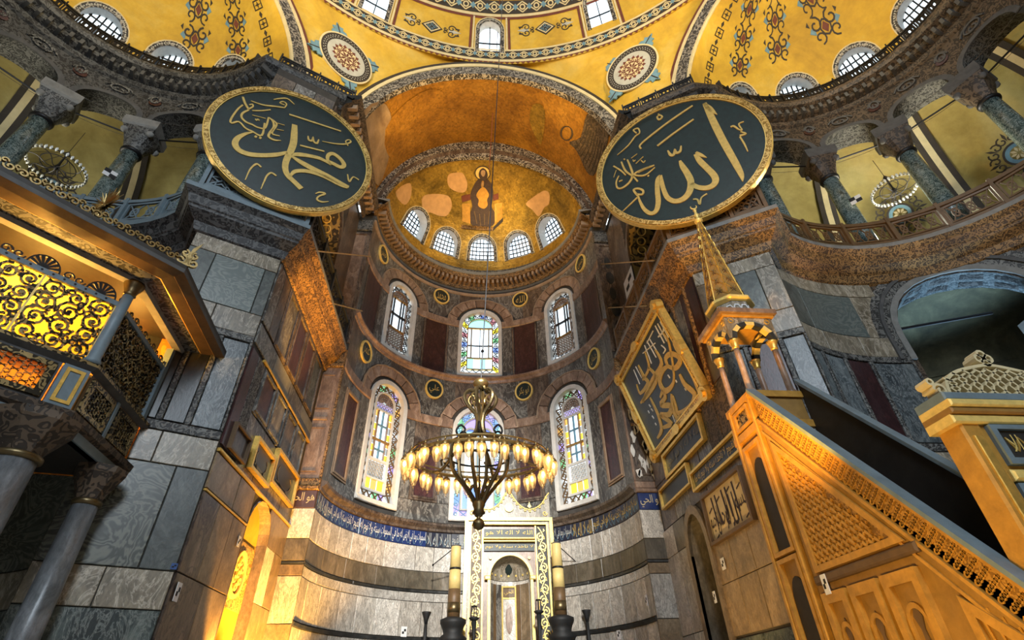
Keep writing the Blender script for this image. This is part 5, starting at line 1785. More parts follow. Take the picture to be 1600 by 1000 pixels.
for q_ in ((741, 330, 745, 350), (749, 334, 751, 353), (765, 330, 763, 350), (757, 334, 757, 352)):
    ribbon(SC, [SC.px(q_[0], q_[1]), SC.px(q_[2], q_[3])], 0.09, 0.02, 0.05).build('robe_fold', 'wood_brown', conch)
cu, cv = SC.px(754, 287)
ext(SC, circle(cu, cv, 0.27, 0.27, 16), 0, 0.05).build('mosaic_halo', 'wood_tan', conch)
ext(SC, circle(cu, cv, 0.12, 0.13, 12), 0, 0.06).build('mosaic_face', 'skin_mosaic', conch)
for pts, m in (([(722, 318), (734, 318), (735, 350), (722, 346)], 'wood_gilt'), ([(773, 318), (785, 316), (785, 342), (773, 350)], 'wood_gilt'),
               ([(721, 306), (734, 303), (736, 312), (722, 316)], 'paint_red'), ([(770, 304), (779, 302), (779, 311), (771, 314)], 'paint_red'),
               ([(721, 351), (771, 355), (770, 361), (720, 357)], 'carved_warm'), ([(771, 355), (786, 340), (786, 346), (770, 361)], 'paint_dark')):
    patch(conch, SC, pts, m, 0, 0.03, 'mosaic_throne', 0)
# bare masonry and worn figures on the barrel vault
def vpatch(pts, m, name, k=3, w=0.03):
    q = [SV.px(x, y, (x - 560) / 410, 0.5) for x, y in pts]
    if k: q = smooth_pts(q, k, True)
    n = len(q); uc = sum(p[0] for p in q) / n; vc = sum(p[1] for p in q) / n
    V = [SV.P(uc, vc, w)]
    for j in (1, 2, 3):
        V += [SV.P(uc + (p[0] - uc) * j / 3, vc + (p[1] - vc) * j / 3, w) for p in q]
    F_ = [(0, 1 + i, 1 + (i + 1) % n) for i in range(n)]
    for j in range(2):
        F_ += [(1 + j * n + i, 1 + (j + 1) * n + i, 1 + (j + 1) * n + (i + 1) % n, 1 + j * n + (i + 1) % n) for i in range(n)]
    MB().add(V, F_).build(name, m, vault)
vpatch([(594, 158), (612, 190), (606, 250), (590, 290), (572, 250), (560, 190)], 'plaster_bare', 'bare_masonry')
vpatch([(600, 205), (655, 145), (690, 142), (700, 170), (690, 205), (640, 235), (612, 250)], 'gold_vault', 'worn_mosaic')
vpatch([(833, 163), (848, 165), (852, 185), (846, 225), (838, 215), (828, 188)], 'gold_conch', 'worn_patch')
vpatch([(918, 178), (936, 186), (952, 203), (946, 236), (930, 272), (917, 268), (902, 236), (890, 222), (908, 214)], 'carved_brown', 'worn_figure')
hm = MB()
for k in range(9):
    a, b = SV.px(918 + 3.4 * k, 195 + 4 * k, 0.85, 0.5), SV.px(900 + 4 * k, 232 + 6 * k, 0.85, 0.5)
    ribbon(SV, smooth_pts([a, ((a[0] + b[0]) / 2 + 0.006, (a[1] + b[1]) / 2), b], 3), 0.0022, 0.03, 0.05, hm)
hm.build('worn_wing', 'paint_dark', vault)
hp = [SV.px(886 + 9 * cos(t * PI / 8), 208 + 11 * sin(t * PI / 8), 0.8, 0.5) for t in range(16)]
ribbon(SV, hp, 0.004, 0.0, 0.05, closed=True).build('worn_halo', 'paint_dark', vault)

# ------------------------------------------------------------------ gallery columns and railings
ORD = ('nearest the sanctuary', 'second from the sanctuary', 'third from the sanctuary', 'fourth from the sanctuary')
def gallery_column(s, k):
    S = SE[s]
    p = S.P(0.449 * 6 * k, 14.3, -0.3)
    t = thing('gallery_column', p, 'dark green marble column of the %s upper gallery, %s' % ('left' if s < 0 else 'right', ORD[k - 1]), 'column', 'gallery columns')
    an = math.atan2(p.y - EXC[s].y, p.x - EXC[s].x)
    lathe(p, [(0.55, 0), (0.55, 0.16)], 4, rot=an + PI / 4).build('plinth', 'stone_grey', t)
    lathe(p, [(0.4, 0.16), (0.43, 0.24), (0.39, 0.34), (0.35, 0.4), (0.38, 0.46), (0.33, 0.52)], 20).build('base', 'stone_grey', t, True)
    lathe(p, [(0.32, 0.5), (0.325, 1.6), (0.315, 3.2), (0.29, 4.7)], 24).build('shaft', 'column_green', t, True)
    lathe(p, [(0.29, 4.68), (0.36, 4.72), (0.38, 4.8), (0.33, 4.86)], 20).build('necking', 'iron', t, True)
    mb = MB()                                              # basket capital: round below, square above
    V = []
    prof = [(0.31, 4.84, 0.0), (0.37, 5.05, 0.1), (0.45, 5.35, 0.4), (0.53, 5.65, 0.8), (0.57, 5.85, 1.0)]
    n = 16
    for r, z, q in prof:
        for i in range(n):
            a = 2 * PI * i / n
            sq = 1 / max(abs(cos(a)), abs(sin(a)))
            rr = r * ((1 - q) + q * min(sq, 1.35))
            x, y = rr * cos(a), rr * sin(a)
            V.append((p.x + x * cos(an) - y * sin(an), p.y + x * sin(an) + y * cos(an), p.z + z))
    mb.add(V, [(j * n + i, j * n + (i + 1) % n, (j + 1) * n + (i + 1) % n, (j + 1) * n + i) for j in range(len(prof) - 1) for i in range(n)] + [tuple(range(4 * n, 5 * n))])
    cp = mb.build('capital', 'carved_grey' if s < 0 else 'carved_brown', t)
    lathe(p, [(0.8, 5.85), (0.86, 5.95), (0.86, 6.32)], 4, rot=an + PI / 4).build('abacus', 'stone_grey' if s < 0 else 'stone_dark', cp)
    for q in (-0.44, 0.44):                                 # corner volutes
        for e_ in (-0.44, 0.44):
            c = Vector((p.x + q * cos(an) - e_ * sin(an), p.y + q * sin(an) + e_ * cos(an), p.z + 5.6))
            lathe(c, [(0.02, -0.14), (0.12, -0.06), (0.14, 0.06), (0.04, 0.14)], 8).build('volute', 'stone_grey' if s < 0 else 'stone_dark', cp, True)
for s in (-1, 1):
    for k in range(1, 5):
        gallery_column(s, k)
# column under the right lower arch
p = SE[1].P(8.9, 0, -0.5)
t = thing('aisle_column', p, 'large dark column with blue lit capital at the right edge', 'column')
lathe(p, [(0.75, 0), (0.8, 0.3), (0.65, 0.5), (0.62, 5), (0.55, 9.4)], 24).build('shaft', 'column_green', t, True)
lathe(p, [(0.58, 9.4), (0.66, 9.5), (0.62, 9.6), (0.8, 10.0), (1.0, 10.4), (1.05, 10.5)], 20).build('capital', 'carved_grey', t, True)
lathe(p, [(1.3, 10.5), (1.35, 10.6), (1.35, 10.9)], 4, rot=0.6).build('abacus', 'stone_grey', t)

def railing(name, label, S, u0, u1, n, w, mat, z0=14.3, h=1.15, style='carved', pw=0.12, close=True):
    t = thing(name, S.P((u0 + u1) / 2, z0, w), label, 'railing', 'gallery railings')
    seg = 1 if S.flat else max(6, int(abs(u1 - u0) / 0.5))
    r_ = 0.07 if h > 0.8 else 0.04
    sweep(S, u0, u1, seg, [(w - r_, z0 + h - 2 * r_), (w + r_, z0 + h - 2 * r_), (w + r_, z0 + h), (w - r_, z0 + h), (w - r_, z0 + h - 2 * r_)]).build('top_rail', mat, t)
    sweep(S, u0, u1, seg, [(w - r_, z0), (w + r_, z0), (w + r_, z0 + 2 * r_), (w - r_, z0 + 2 * r_), (w - r_, z0)]).build('bottom_rail', mat, t)
    for i in range(n + 1):
        u = u0 + (u1 - u0) * i / n
        slab(S, u - pw / 2, u + pw / 2, z0, z0 + h + 0.06, w - 0.1, w + 0.1).build('post', mat, t)
    for i in range(n):
        a, b = u0 + (u1 - u0) * i / n + pw / 2 + 0.03, u0 + (u1 - u0) * (i + 1) / n - pw / 2 - 0.03
        c, d = z0 + 2 * r_ + 0.04, z0 + h - 2 * r_ - 0.04
        mb = MB()
        ring(S, [(a, c), (b, c), (b, d), (a, d)], [(a + 0.07, c + 0.07), (b - 0.07, c + 0.07), (b - 0.07, d - 0.07), (a + 0.07, d - 0.07)], w - 0.03, w + 0.03, mb)
        m = max(2, int(round((b - a) / (d - c) * 1.4)))
        for j in range(m):
            e0, e1 = a + 0.07 + (b - a - 0.14) * j / m, a + 0.07 + (b - a - 0.14) * (j + 1) / m
            em, zm = (e0 + e1) / 2, (c + d) / 2
            q = (e1 - e0) / 2
            if style == 'carved':
                star = [(em + q * (1.0 if k % 2 == 0 else 0.5) * cos(k * PI / 6), zm + (d - c - 0.1) / 2 * (1.0 if k % 2 == 0 else 0.5) * sin(k * PI / 6)) for k in range(12)]
                ribbon(S, star, 0.06, w - 0.02, w + 0.02, mb, closed=True)
                ribbon(S, [(e0, c + 0.05), (em, zm), (e1, d - 0.05)], 0.045, w - 0.02, w + 0.02, mb)
                ribbon(S, [(e0, d - 0.05), (em, zm), (e1, c + 0.05)], 0.045, w - 0.02, w + 0.02, mb)
            else:
                ribbon(S, [(e0, c), (e1, d)], 0.04, w - 0.015, w + 0.015, mb)
                ribbon(S, [(e0, d), (e1, c)], 0.04, w - 0.015, w + 0.015, mb)
                ring(S, circle(em, zm, q * 0.55, (d - c) * 0.28, 10), circle(em, zm, q * 0.35, (d - c) * 0.18, 10), w - 0.015, w + 0.015, mb)
        mb.build('lattice_panel', mat, t)
        if style == 'carved':
            slab(S, a, b, c, d, w - 0.1, w - 0.06).build('backing_panel', 'wood_dark' if mat != 'paint_bluegrey' else 'stone_dark', t) if close else None
    return t
railing('gallery_railing', 'slate grey carved railing on the left pier below the round board', PWL, -0.35, PWL.L + 0.35, 2, 0.66, 'paint_bluegrey', style='carved')
railing('gallery_railing', 'black carved railing above the glowing orange cornice', SL, -0.3, 6.3, 4, 0.66, 'iron_dark')
railing('gallery_railing', 'dark carved railing on the right pier behind the spire', PWR, -0.35, PWR.L + 0.35, 3, 0.66, 'wood_brown')
railing('gallery_railing', 'dark carved railing along the right sanctuary wall above the framed calligraphy', SR, 0.6, 7.2, 4, 0.66, 'wood_brown')
railing('gallery_railing', 'curved openwork railing of the left gallery below the crystal chandelier', SE[-1], 0.5, 14.5, 9, 0.66, 'paint_bluegrey', style='lattice', close=False)
railing('gallery_railing', 'curved openwork railing of the right gallery below the crystal chandelier', SE[1], 0.5, 14.5, 8, 0.66, 'wood_brown', style='lattice', close=False)
railing('dome_railing', 'low iron fence on the upper cornice of the left exedra', SE[-1], 0.8, 15, 22, 0.9, 'iron', z0=23.3, h=0.6, style='lattice', pw=0.06)
railing('dome_railing', 'low iron fence on the upper cornice of the right exedra', SE[1], 0.8, 15, 22, 0.9, 'iron', z0=23.3, h=0.6, style='lattice', pw=0.06)
UPL, UPR = Plane((-9.15, 12.35), (XL - 0.1, 13.5)), Plane((XR + 0.1, 13.2), (9.0, 11.85))
railing('dome_railing', 'low iron fence on the upper cornice above the left round board', UPL, -0.3, UPL.L + 0.3, 4, 0.9, 'iron', z0=23.3, h=0.6, style='lattice', pw=0.06)
railing('dome_railing', 'low iron fence on the upper cornice above the right round board', UPR, -0.3, UPR.L + 0.3, 4, 0.9, 'iron', z0=23.3, h=0.6, style='lattice', pw=0.06)
# tie rods between the gallery capitals and across the bema
for s in (-1, 1):
    for k in range(1, 5):
        a, b = SE[s].P(0.449 * 6 * k + 0.52, 20.2, -0.3), SE[s].P(0.449 * 6 * (k + 1) - 0.52, 20.2, -0.3)
        tag(tube([a, b], 0.035, 6).build('tie_rod', 'iron'), 'iron tie rod between %s gallery capitals, %s' % ('left' if s < 0 else 'right', ('first span from the sanctuary', 'second span', 'third span', 'fourth span')[k - 1]), 'tie rod', 'gallery tie rods')
def rod_px(a, b, r, lab, S1, S2, m='iron', w1=0.0, w2=0.0):
    p, q = S1.P(*S1.px(*a, w1), w1), S2.P(*S2.px(*b, w2), w2)
    tag(tube([p, q], r, 6).build('tie_rod', m), lab, 'tie rod')
rod_px((492, 392), (579, 401), 0.03, 'thin rod from left railing to the apse pilaster, upper one', SL, PLL, 'brass', 0.75, 0.05)
rod_px((519, 474), (566, 486), 0.03, 'thin rod from left railing to the apse pilaster, lower one', SL, PLL, 'brass', 0.75, 0.05)
rod_px((939, 413), (1022, 407), 0.03, 'thin rod from right railing to the apse pilaster, upper one', PLR, SR, 'brass', 0.05, 0.75)
rod_px((950, 481), (1010, 478), 0.03, 'thin rod from right railing to the apse pilaster, lower one', PLR, SR, 'brass', 0.05, 0.75)
rod_px((1408, 514), (1550, 489), 0.05, 'long iron tie rod across the right lower arch', SE[1], SE[1], 'iron', 0.0, -0.3)

# ------------------------------------------------------------------ the two great calligraphic boards
def strokes(S, org, sc, wf, data, w0, w1, mb=None):
    """Pen strokes traced in a photo crop: points (x, y, pen width)."""
    mb = mb or MB()
    for st in data:
        q = []
        for x, y, wd in st:
            u, v = S.px(org[0] + x / sc, org[1] + y / sc)
            q.append((u, v, wd * wf))
        q = smooth_pts(q, 4) if len(q) > 2 else q
        ribbon(S, [(a, b) for a, b, _ in q], [max(c, 0.01) for _, _, c in q], w0, w1, mb)
    return mb
def great_disc(c, a, b, r, label, org, sc, big, small):
    n = Vector((sin(a) * cos(b), -cos(a) * cos(b), sin(b)))
    T = TiltPlane(c, n)
    t = thing('calligraphy_board', T.P(0, -r, 0), label, 'round board', 'great calligraphy boards')
    ext(T, circle(0, 0, r * 0.965, n=64), -0.12, 0).build('board', 'disc_green', t)
    mb = ring(T, circle(0, 0, r, n=64), circle(0, 0, r * 0.945, n=64), -0.16, 0.09)
    mb.build('rim', 'carved_gold_fine', t)
    ring(T, circle(0, 0, r * 1.012, n=64), circle(0, 0, r * 0.995, n=64), -0.16, 0.06).build('rim_bead', 'gold', t)
    ring(T, circle(0, 0, r * 0.95, n=64), circle(0, 0, r * 0.935, n=64), -0.1, 0.05).build('rim_bead', 'gold_bright', t)
    wf = r / 640
    strokes(T, org, sc, wf, big, 0, 0.03).build('lettering', 'gold_letter', t)
    tag(strokes(T, org, sc, wf, small, 0, 0.028).build('small_lettering', 'gold_letter', t), kind='stuff')
    for q in (-0.5, 0.5):
        tube([T.P(q * r, 0.3 * r, -0.1), T.P(q * r, 0.3 * r, -1.0)], 0.05, 6).build('bracket', 'iron', t)
    return t
LB = [[(715, 312, 42), (712, 380, 52), (705, 450, 55), (680, 520, 50), (652, 580, 48), (645, 640, 46), (665, 690, 44), (710, 735, 42), (765, 788, 44)],
      [(415, 366, 8), (350, 380, 24), (292, 412, 38), (272, 455, 46), (300, 500, 46), (370, 530, 44), (470, 540, 40), (580, 535, 38), (660, 518, 26)],
      [(690, 540, 16), (740, 533, 40), (830, 545, 36), (900, 562, 34), (960, 592, 26), (985, 612, 16)],
      [(985, 612, 16), (960, 572, 26), (966, 538, 32), (1000, 528, 36), (1050, 562, 36), (1082, 608, 38), (1058, 628, 36), (1000, 600, 34), (968, 580, 16)],
      [(690, 545, 16), (760, 590, 44), (850, 640, 50), (950, 690, 50), (1040, 738, 42), (1118, 775, 24)],
      [(680, 700, 14), (712, 662, 32), (780, 655, 36), (860, 670, 36), (950, 705, 36), (1050, 760, 28), (1108, 782, 16)]]
LS = [[(675, 235, 16), (860, 295, 17), (1060, 360, 14)], [(755, 465, 16), (935, 510, 15)], [(390, 135, 8), (480, 165, 13), (570, 176, 15), (640, 186, 12)],
      [(640, 186, 10), (655, 160, 12), (630, 140, 12), (605, 150, 10), (640, 165, 10)], [(560, 125, 8), (600, 118, 12), (660, 118, 14), (712, 160, 8)],
      [(815, 395, 8), (820, 425, 18), (845, 430, 18), (852, 402, 10), (856, 435, 18), (880, 450, 18), (895, 422, 10)],
      [(920, 435, 5), (1010, 452, 12), (1090, 456, 14), (1132, 440, 14), (1118, 424, 11), (1094, 436, 10), (1112, 468, 13)],
      [(1108, 680, 10), (1120, 735, 15), (1150, 700, 11), (1192, 722, 13)], [(870, 825, 8), (900, 814, 13), (942, 824, 16), (892, 846, 13), (882, 870, 16), (920, 886, 14), (968, 882, 4)],
      [(466, 628, 14), (435, 604, 15), (400, 625, 13), (375, 660, 11), (348, 722, 6)], [(578, 692, 15), (542, 670, 15), (510, 690, 13), (490, 730, 11), (464, 790, 6)],
      [(330, 105, 16), (345, 150, 19), (372, 196, 16)], [(372, 196, 12), (404, 178, 13), (402, 160, 10), (378, 165, 11)],
      [(375, 202, 14), (330, 225, 16), (320, 255, 17), (350, 290, 18), (400, 312, 17), (440, 332, 15), (495, 336, 15), (522, 258, 14)],
      [(522, 258, 12), (552, 285, 17), (560, 330, 18), (530, 372, 18), (522, 402, 19), (562, 425, 17), (614, 430, 6)],
      [(330, 165, 12), (290, 200, 13), (242, 270, 15), (246, 300, 15), (300, 290, 14), (350, 338, 15), (400, 362, 16), (470, 392, 16), (492, 300, 13)],
      [(400, 207, 11), (470, 208, 12), (536, 200, 10)], [(545, 272, 12), (582, 310, 15), (545, 375, 16), (604, 396, 8)], [(585, 300, 6), (640, 316, 6)], [(580, 345, 6), (634, 356, 6)], [(400, 240, 6), (500, 266, 6)],
      [(418, 396, 22), (434, 406, 22)], [(452, 406, 22), (468, 414, 22)], [(424, 268, 8), (430, 280, 12), (442, 270, 8), (452, 282, 12)]]
RB = [[(822, 100, 30), (855, 165, 46), (900, 260, 52), (950, 360, 52), (1000, 450, 50), (1050, 540, 46), (1085, 610, 34), (1094, 655, 6)], [(818, 102, 20), (858, 138, 42), (912, 180, 4)],
      [(756, 462, 24), (790, 510, 42), (840, 560, 44), (888, 610, 46), (902, 650, 46), (880, 685, 45), (830, 702, 42), (770, 695, 38), (730, 668, 26)], [(762, 448, 18), (798, 468, 26), (838, 486, 4)],
      [(648, 508, 16), (665, 545, 38), (702, 602, 46), (726, 660, 48), (715, 730, 48), (670, 780, 46), (610, 795, 40), (560, 770, 36), (532, 710, 33), (516, 650, 32), (511, 612, 22)],
      [(511, 612, 22), (490, 642, 32), (488, 720, 36), (495, 800, 38), (480, 862, 36), (440, 882, 32), (395, 852, 27), (366, 800, 19), (352, 758, 12)]]
RS = [[(350, 760, 12), (335, 740, 17), (320, 714, 16), (350, 705, 17), (386, 720, 17), (380, 746, 17), (338, 745, 15)], [(345, 768, 12), (300, 812, 11), (236, 872, 4)],
      [(562, 435, 10), (580, 465, 23), (604, 465, 22), (612, 425, 10), (622, 452, 22), (650, 440, 20), (656, 402, 10)],
      [(372, 422, 14), (366, 395, 15), (440, 330, 17), (550, 245, 17), (650, 175, 17), (738, 116, 15)], [(488, 402, 17), (600, 316, 17), (745, 213, 15)],
      [(492, 176, 9), (522, 195, 15), (500, 216, 17), (486, 195, 11), (510, 184, 9)], [(203, 467, 4), (280, 400, 11), (330, 335, 13), (362, 310, 11), (350, 278, 13), (318, 290, 13), (340, 312, 11)],
      [(1008, 268, 13), (1030, 262, 15), (1064, 285, 12), (1090, 290, 9), (1066, 248, 11), (1102, 230, 9)], [(1072, 330, 16), (1116, 316, 14), (1078, 302, 10)], [(1074, 338, 12), (1106, 390, 12), (1130, 442, 7)],
      [(742, 782, 12), (772, 784, 13), (790, 818, 13), (800, 772, 11), (840, 742, 12)],
      [(466, 540, 12), (410, 560, 18), (340, 590, 16), (330, 610, 14), (400, 610, 15), (470, 555, 8)], [(440, 545, 10), (380, 575, 15), (352, 592, 10)],
      [(275, 500, 12), (300, 560, 17), (312, 610, 17), (290, 660, 17), (240, 700, 16), (205, 700, 14), (196, 660, 12), (214, 615, 10)],
      [(232, 515, 12), (262, 580, 16), (318, 622, 14), (348, 655, 12)], [(176, 545, 12), (232, 580, 13), (262, 610, 10)], [(302, 490, 5), (345, 458, 5)], [(335, 528, 5), (388, 478, 5)],
      [(196, 575, 5), (178, 625, 5)], [(372, 505, 8), (390, 520, 8), (402, 505, 6)], [(315, 500, 6), (320, 512, 9), (332, 502, 6)], [(250, 495, 10), (258, 500, 10)], [(420, 620, 12), (428, 610, 12)], [(215, 655, 12), (240, 645, 10)]]
great_disc((-6.9, 11.06, 17.02), 0.45, -0.1, 2.66, 'round green board with gold name lettering above the left pier railing', (310, 130), 4.76, LB, LS)
great_disc((6.737, 10.81, 17.55), -0.55, -0.08, 3.08, 'round green board with a tall gold upright letter, above the right spire', (920, 140), 4.547, RB, RS)

# ------------------------------------------------------------------ small medallions of the apse
for th, z, tx, lab in ((-0.4278, 21.93, T_MUH, 'small gold rimmed name medallion between upper left and upper middle windows'),
                       (0.4278, 21.93, T_ALLAH, 'small gold rimmed name medallion between upper middle and upper right windows'),
                       (-1.2452, 21.93, T_HAS, 'small name medallion at the far left of the upper frieze'), (1.2452, 21.93, T_HUS, 'small name medallion at the far right of the upper frieze'),
                       (-0.4278, 15.42, T_ALI, 'small gold rimmed medallion left of the chandelier crown'), (0.4278, 15.42, T_ABU, 'small gold rimmed medallion right of the chandelier crown'),
                       (-1.2452, 15.42, T_OMAR, 'small name medallion beside the warm lit left pilaster'), (1.2452, 15.42, T_OTH, 'small name medallion beside the flaking right pilaster')):
    u = th * R
    t = thing('name_medallion', SA.P(u, z - 0.5, 0.06), lab, 'medallion', 'small apse medallions')
    ext(SA, circle(u, z, 0.46, 0.5, 28), 0.02, 0.09).build('disc', 'disc_green', t)
    ring(SA, circle(u, z, 0.53, 0.58, 28), circle(u, z, 0.44, 0.49, 28), 0.02, 0.14).build('rim', 'gold_bright', t)
    letter(SA, tx, u - 0.3, u + 0.3, z - 0.26, z + 0.28, 0.11).build('lettering', 'gold_letter', t)

# ------------------------------------------------------------------ framed calligraphy leaning from the right wall
TP = TiltPlane((6.2, 15.78, 10.83), (-3.55, 0, -0.95))
HW, HH = 2.62, 1.86
t = thing('framed_calligraphy', TP.P(0, -HH, 0), 'large gold framed navy calligraphy panel leaning out from the right wall', 'framed panel')
slab(TP, -HW + 0.2, HW - 0.2, -HH + 0.2, HH - 0.2, -0.12, 0).build('panel', 'panel_navy', t)
def rc(d): return [(-HW + d, -HH + d), (HW - d, -HH + d), (HW - d, HH - d), (-HW + d, HH - d)]
ring(TP, rc(0), rc(0.12), -0.14, 0.12).build('frame', 'gold', t)
ring(TP, rc(0.12), rc(0.26), -0.14, 0.06).build('frame_inner', 'carved_gold_fine', t)
ring(TP, rc(0.26), rc(0.3), -0.1, 0.08).build('frame_bead', 'gold_bright', t)
for q in (-1, 1):
    for e_ in (-1, 1):
        mb = ext(TP, circle(q * (HW - 0.12), e_ * (HH - 0.12), 0.24, n=10), -0.1, 0.17)
        ext(TP, circle(q * (HW - 0.12), e_ * (HH - 0.12), 0.12, n=8), 0.1, 0.24, mb).build('corner_boss', 'gold', t)
    ext(TP, circle(q * (HW - 0.1), 0, 0.16, 0.3, 10), -0.1, 0.16).build('side_boss', 'gold', t)
    ext(TP, circle(0, q * (HH - 0.1), 0.3, 0.16, 10), -0.1, 0.16).build('side_boss', 'gold', t)
FC = [[(282, 258, 14), (330, 360, 18), (388, 470, 18), (416, 552, 8)], [(320, 452, 12), (345, 500, 24), (392, 545, 28), (388, 595, 30), (352, 632, 28), (312, 640, 20), (300, 600, 14), (286, 556, 10)],
      [(280, 548, 12), (288, 620, 22), (312, 668, 24), (332, 645, 8)], [(262, 412, 14), (252, 375, 20), (276, 352, 22), (310, 362, 24), (322, 390, 24), (298, 422, 22), (262, 412, 16)],
      [(262, 412, 14), (236, 436, 22), (222, 486, 27), (246, 532, 28), (280, 512, 18), (292, 455, 10), (268, 300, 12), (240, 250, 6)], [(200, 330, 10), (232, 400, 20), (190, 480, 26), (140, 586, 14)],
      [(165, 415, 10), (205, 470, 25), (168, 545, 26), (130, 592, 10)], [(118, 408, 10), (146, 465, 22), (166, 495, 20), (128, 545, 14), (110, 500, 8)],
      [(226, 566, 10), (238, 535, 18), (250, 565, 20), (228, 602, 22), (278, 606, 26), (268, 648, 24), (226, 650, 22), (280, 690, 24), (240, 712, 14)],
      [(176, 566, 10), (215, 650, 20), (232, 722, 20), (212, 764, 10)], [(150, 340, 8), (170, 420, 14), (140, 480, 10)]]
strokes(TP, (960, 440), 3.123, 0.0082, FC, 0, 0.03).build('lettering', 'gold_letter', t)
FW = [[(200, 215, 5), (245, 300, 5)], [(212, 205, 5), (258, 290, 5)], [(225, 195, 5), (266, 272, 5)], [(238, 190, 6), (240, 240, 6), (215, 270, 6)], [(160, 290, 5), (205, 370, 5)], [(172, 278, 5), (214, 350, 5)],
      [(148, 310, 5), (182, 400, 5)], [(140, 350, 4), (200, 300, 4)], [(95, 430, 5), (125, 500, 5)], [(105, 415, 5), (135, 470, 5)], [(190, 240, 4), (160, 300, 4)], [(230, 310, 4), (250, 330, 5), (240, 350, 4)],
      [(170, 600, 6), (178, 612, 6)], [(180, 620, 6), (190, 632, 6)], [(165, 630, 6), (172, 642, 6)], [(185, 655, 6), (194, 668, 6)], [(200, 690, 6), (206, 700, 6)], [(285, 650, 5), (300, 690, 5)], [(293, 645, 5), (306, 682, 5)],
      [(300, 480, 6), (306, 492, 6)], [(345, 520, 6), (352, 530, 6)], [(262, 455, 5), (272, 470, 5)]]
tag(strokes(TP, (960, 440), 3.123, 0.0085, FW, 0, 0.025).build('small_lettering', 'white_letter', t), kind='stuff')
for q in (-1.6, 1.6):
    tube([TP.P(q, HH - 0.3, -0.1), TP.P(q, HH - 0.3, -1.0)], 0.04, 6).build('hanging_bracket', 'iron', t)

def wall_board(name, label, cat, S, u0, u1, v0, v1, fm, pm, fw=0.1, w=0.12, group=None):
    t = thing(name, S.P((u0 + u1) / 2, v0, 0.05), label, cat, group)
    slab(S, u0 + fw * 0.5, u1 - fw * 0.5, v0 + fw * 0.5, v1 - fw * 0.5, 0.03, w * 0.7).build('panel', pm, t)
    o, i = [(u0, v0), (u1, v0), (u1, v1), (u0, v1)], [(u0 + fw, v0 + fw), (u1 - fw, v0 + fw), (u1 - fw, v1 - fw), (u0 + fw, v1 - fw)]
    ring(S, o, i, 0.03, w + 0.06).build('frame', fm, t)
    return t
t = wall_board('inscription_board', 'black board with faint gold script just under the leaning frame', 'board', SR, 1.65, 5.15, 8.0, 8.9, 'gold', 'panel_black', 0.1)
letter(SR, ' '.join(T_KURSI[0:6]), 1.9, 4.9, 8.2, 8.7, 0.11).build('lettering', 'bronze', t)
t = wall_board('inscription_board', 'plain black gold edged board beside the flaking pilaster', 'board', SR, 0.7, 3.5, 7.2, 7.92, 'gold', 'panel_black', 0.07)
t = wall_board('inscription_board', 'long black board with gold script above the cream panel', 'board', SR, 3.6, 6.9, 6.88, 7.5, 'gold', 'panel_black', 0.07)
letter(SR, ' '.join(T_KURSI[6:14]), 3.8, 6.7, 7.0, 7.38, 0.11).build('lettering', 'gold_letter', t)
t = wall_board('framed_script', 'cream panel with large dark script beside the pointed doorway', 'panel', SR, 3.95, 6.6, 5.2, 6.62, 'wood_brown', 'cream_panel', 0.09)
mb = MB()
for k, (wd, a, b, c, d) in enumerate(((T_BISM[0], 5.75, 6.42, 5.42, 6.0), (T_BISM[1], 5.1, 5.95, 5.36, 6.2), (T_BISM[2], 4.5, 5.35, 5.36, 6.2), (T_BISM[3], 4.1, 4.75, 5.36, 6.15))):
    letter(SR, wd, a, b, c, d, 0.095, mb)
for u in (4.5, 4.75, 5.2, 5.45, 5.9):
    ribbon(SR, [(u, 6.42), (u + 0.06, 5.6)], [0.07, 0.05], 0.09, 0.1, mb)
for u, v in ((4.3, 6.1), (4.9, 6.25), (5.6, 6.3), (6.2, 6.2), (6.3, 5.42), (4.35, 5.35)):
    ribbon(SR, [(u - 0.12, v - 0.04), (u + 0.12, v + 0.05)], 0.035, 0.09, 0.1, mb)
mb.build('lettering', 'ink', t)
slab(SR, 6.1, 6.48, 6.28, 6.5, 0.08, 0.095).build('seal', 'gold_letter', t)
for a, b, c, d, lab in ((1.86, 3.56, 7.05, 7.98, 'smaller dark gold framed board on the left wall'), (3.66, 6.26, 7.28, 8.38, 'larger dark gold framed board next to the warm lit pilaster')):
    t = wall_board('framed_script', lab, 'framed panel', SL, a, b, c, d, 'gold', 'panel_black', 0.09, 0.12, 'gold framed boards on left wall')
    m = ((a + b) / 2, (c + d) / 2)
    ru, rv = (b - a) * 0.3, (d - c) * 0.32
    ribbon(SL, [(m[0] + ru * cos(x / 8 * PI + 2.6), m[1] + rv * sin(x / 8 * PI + 2.6)) for x in range(12)], 0.05, 0.08, 0.1).build('lettering', 'bronze', t)
    ribbon(SL, [(m[0] - ru, c + 0.26), (m[0] + ru, c + 0.2)], 0.05, 0.08, 0.1).build('lettering_line', 'bronze', t)
t = wall_board('framed_script', 'dull brown board at the left end of the gold framed boards', 'framed panel', SL, 0.35, 1.5, 6.98, 7.7, 'wood_brown', 'marble_brown', 0.06, 0.1, 'gold framed boards on left wall')

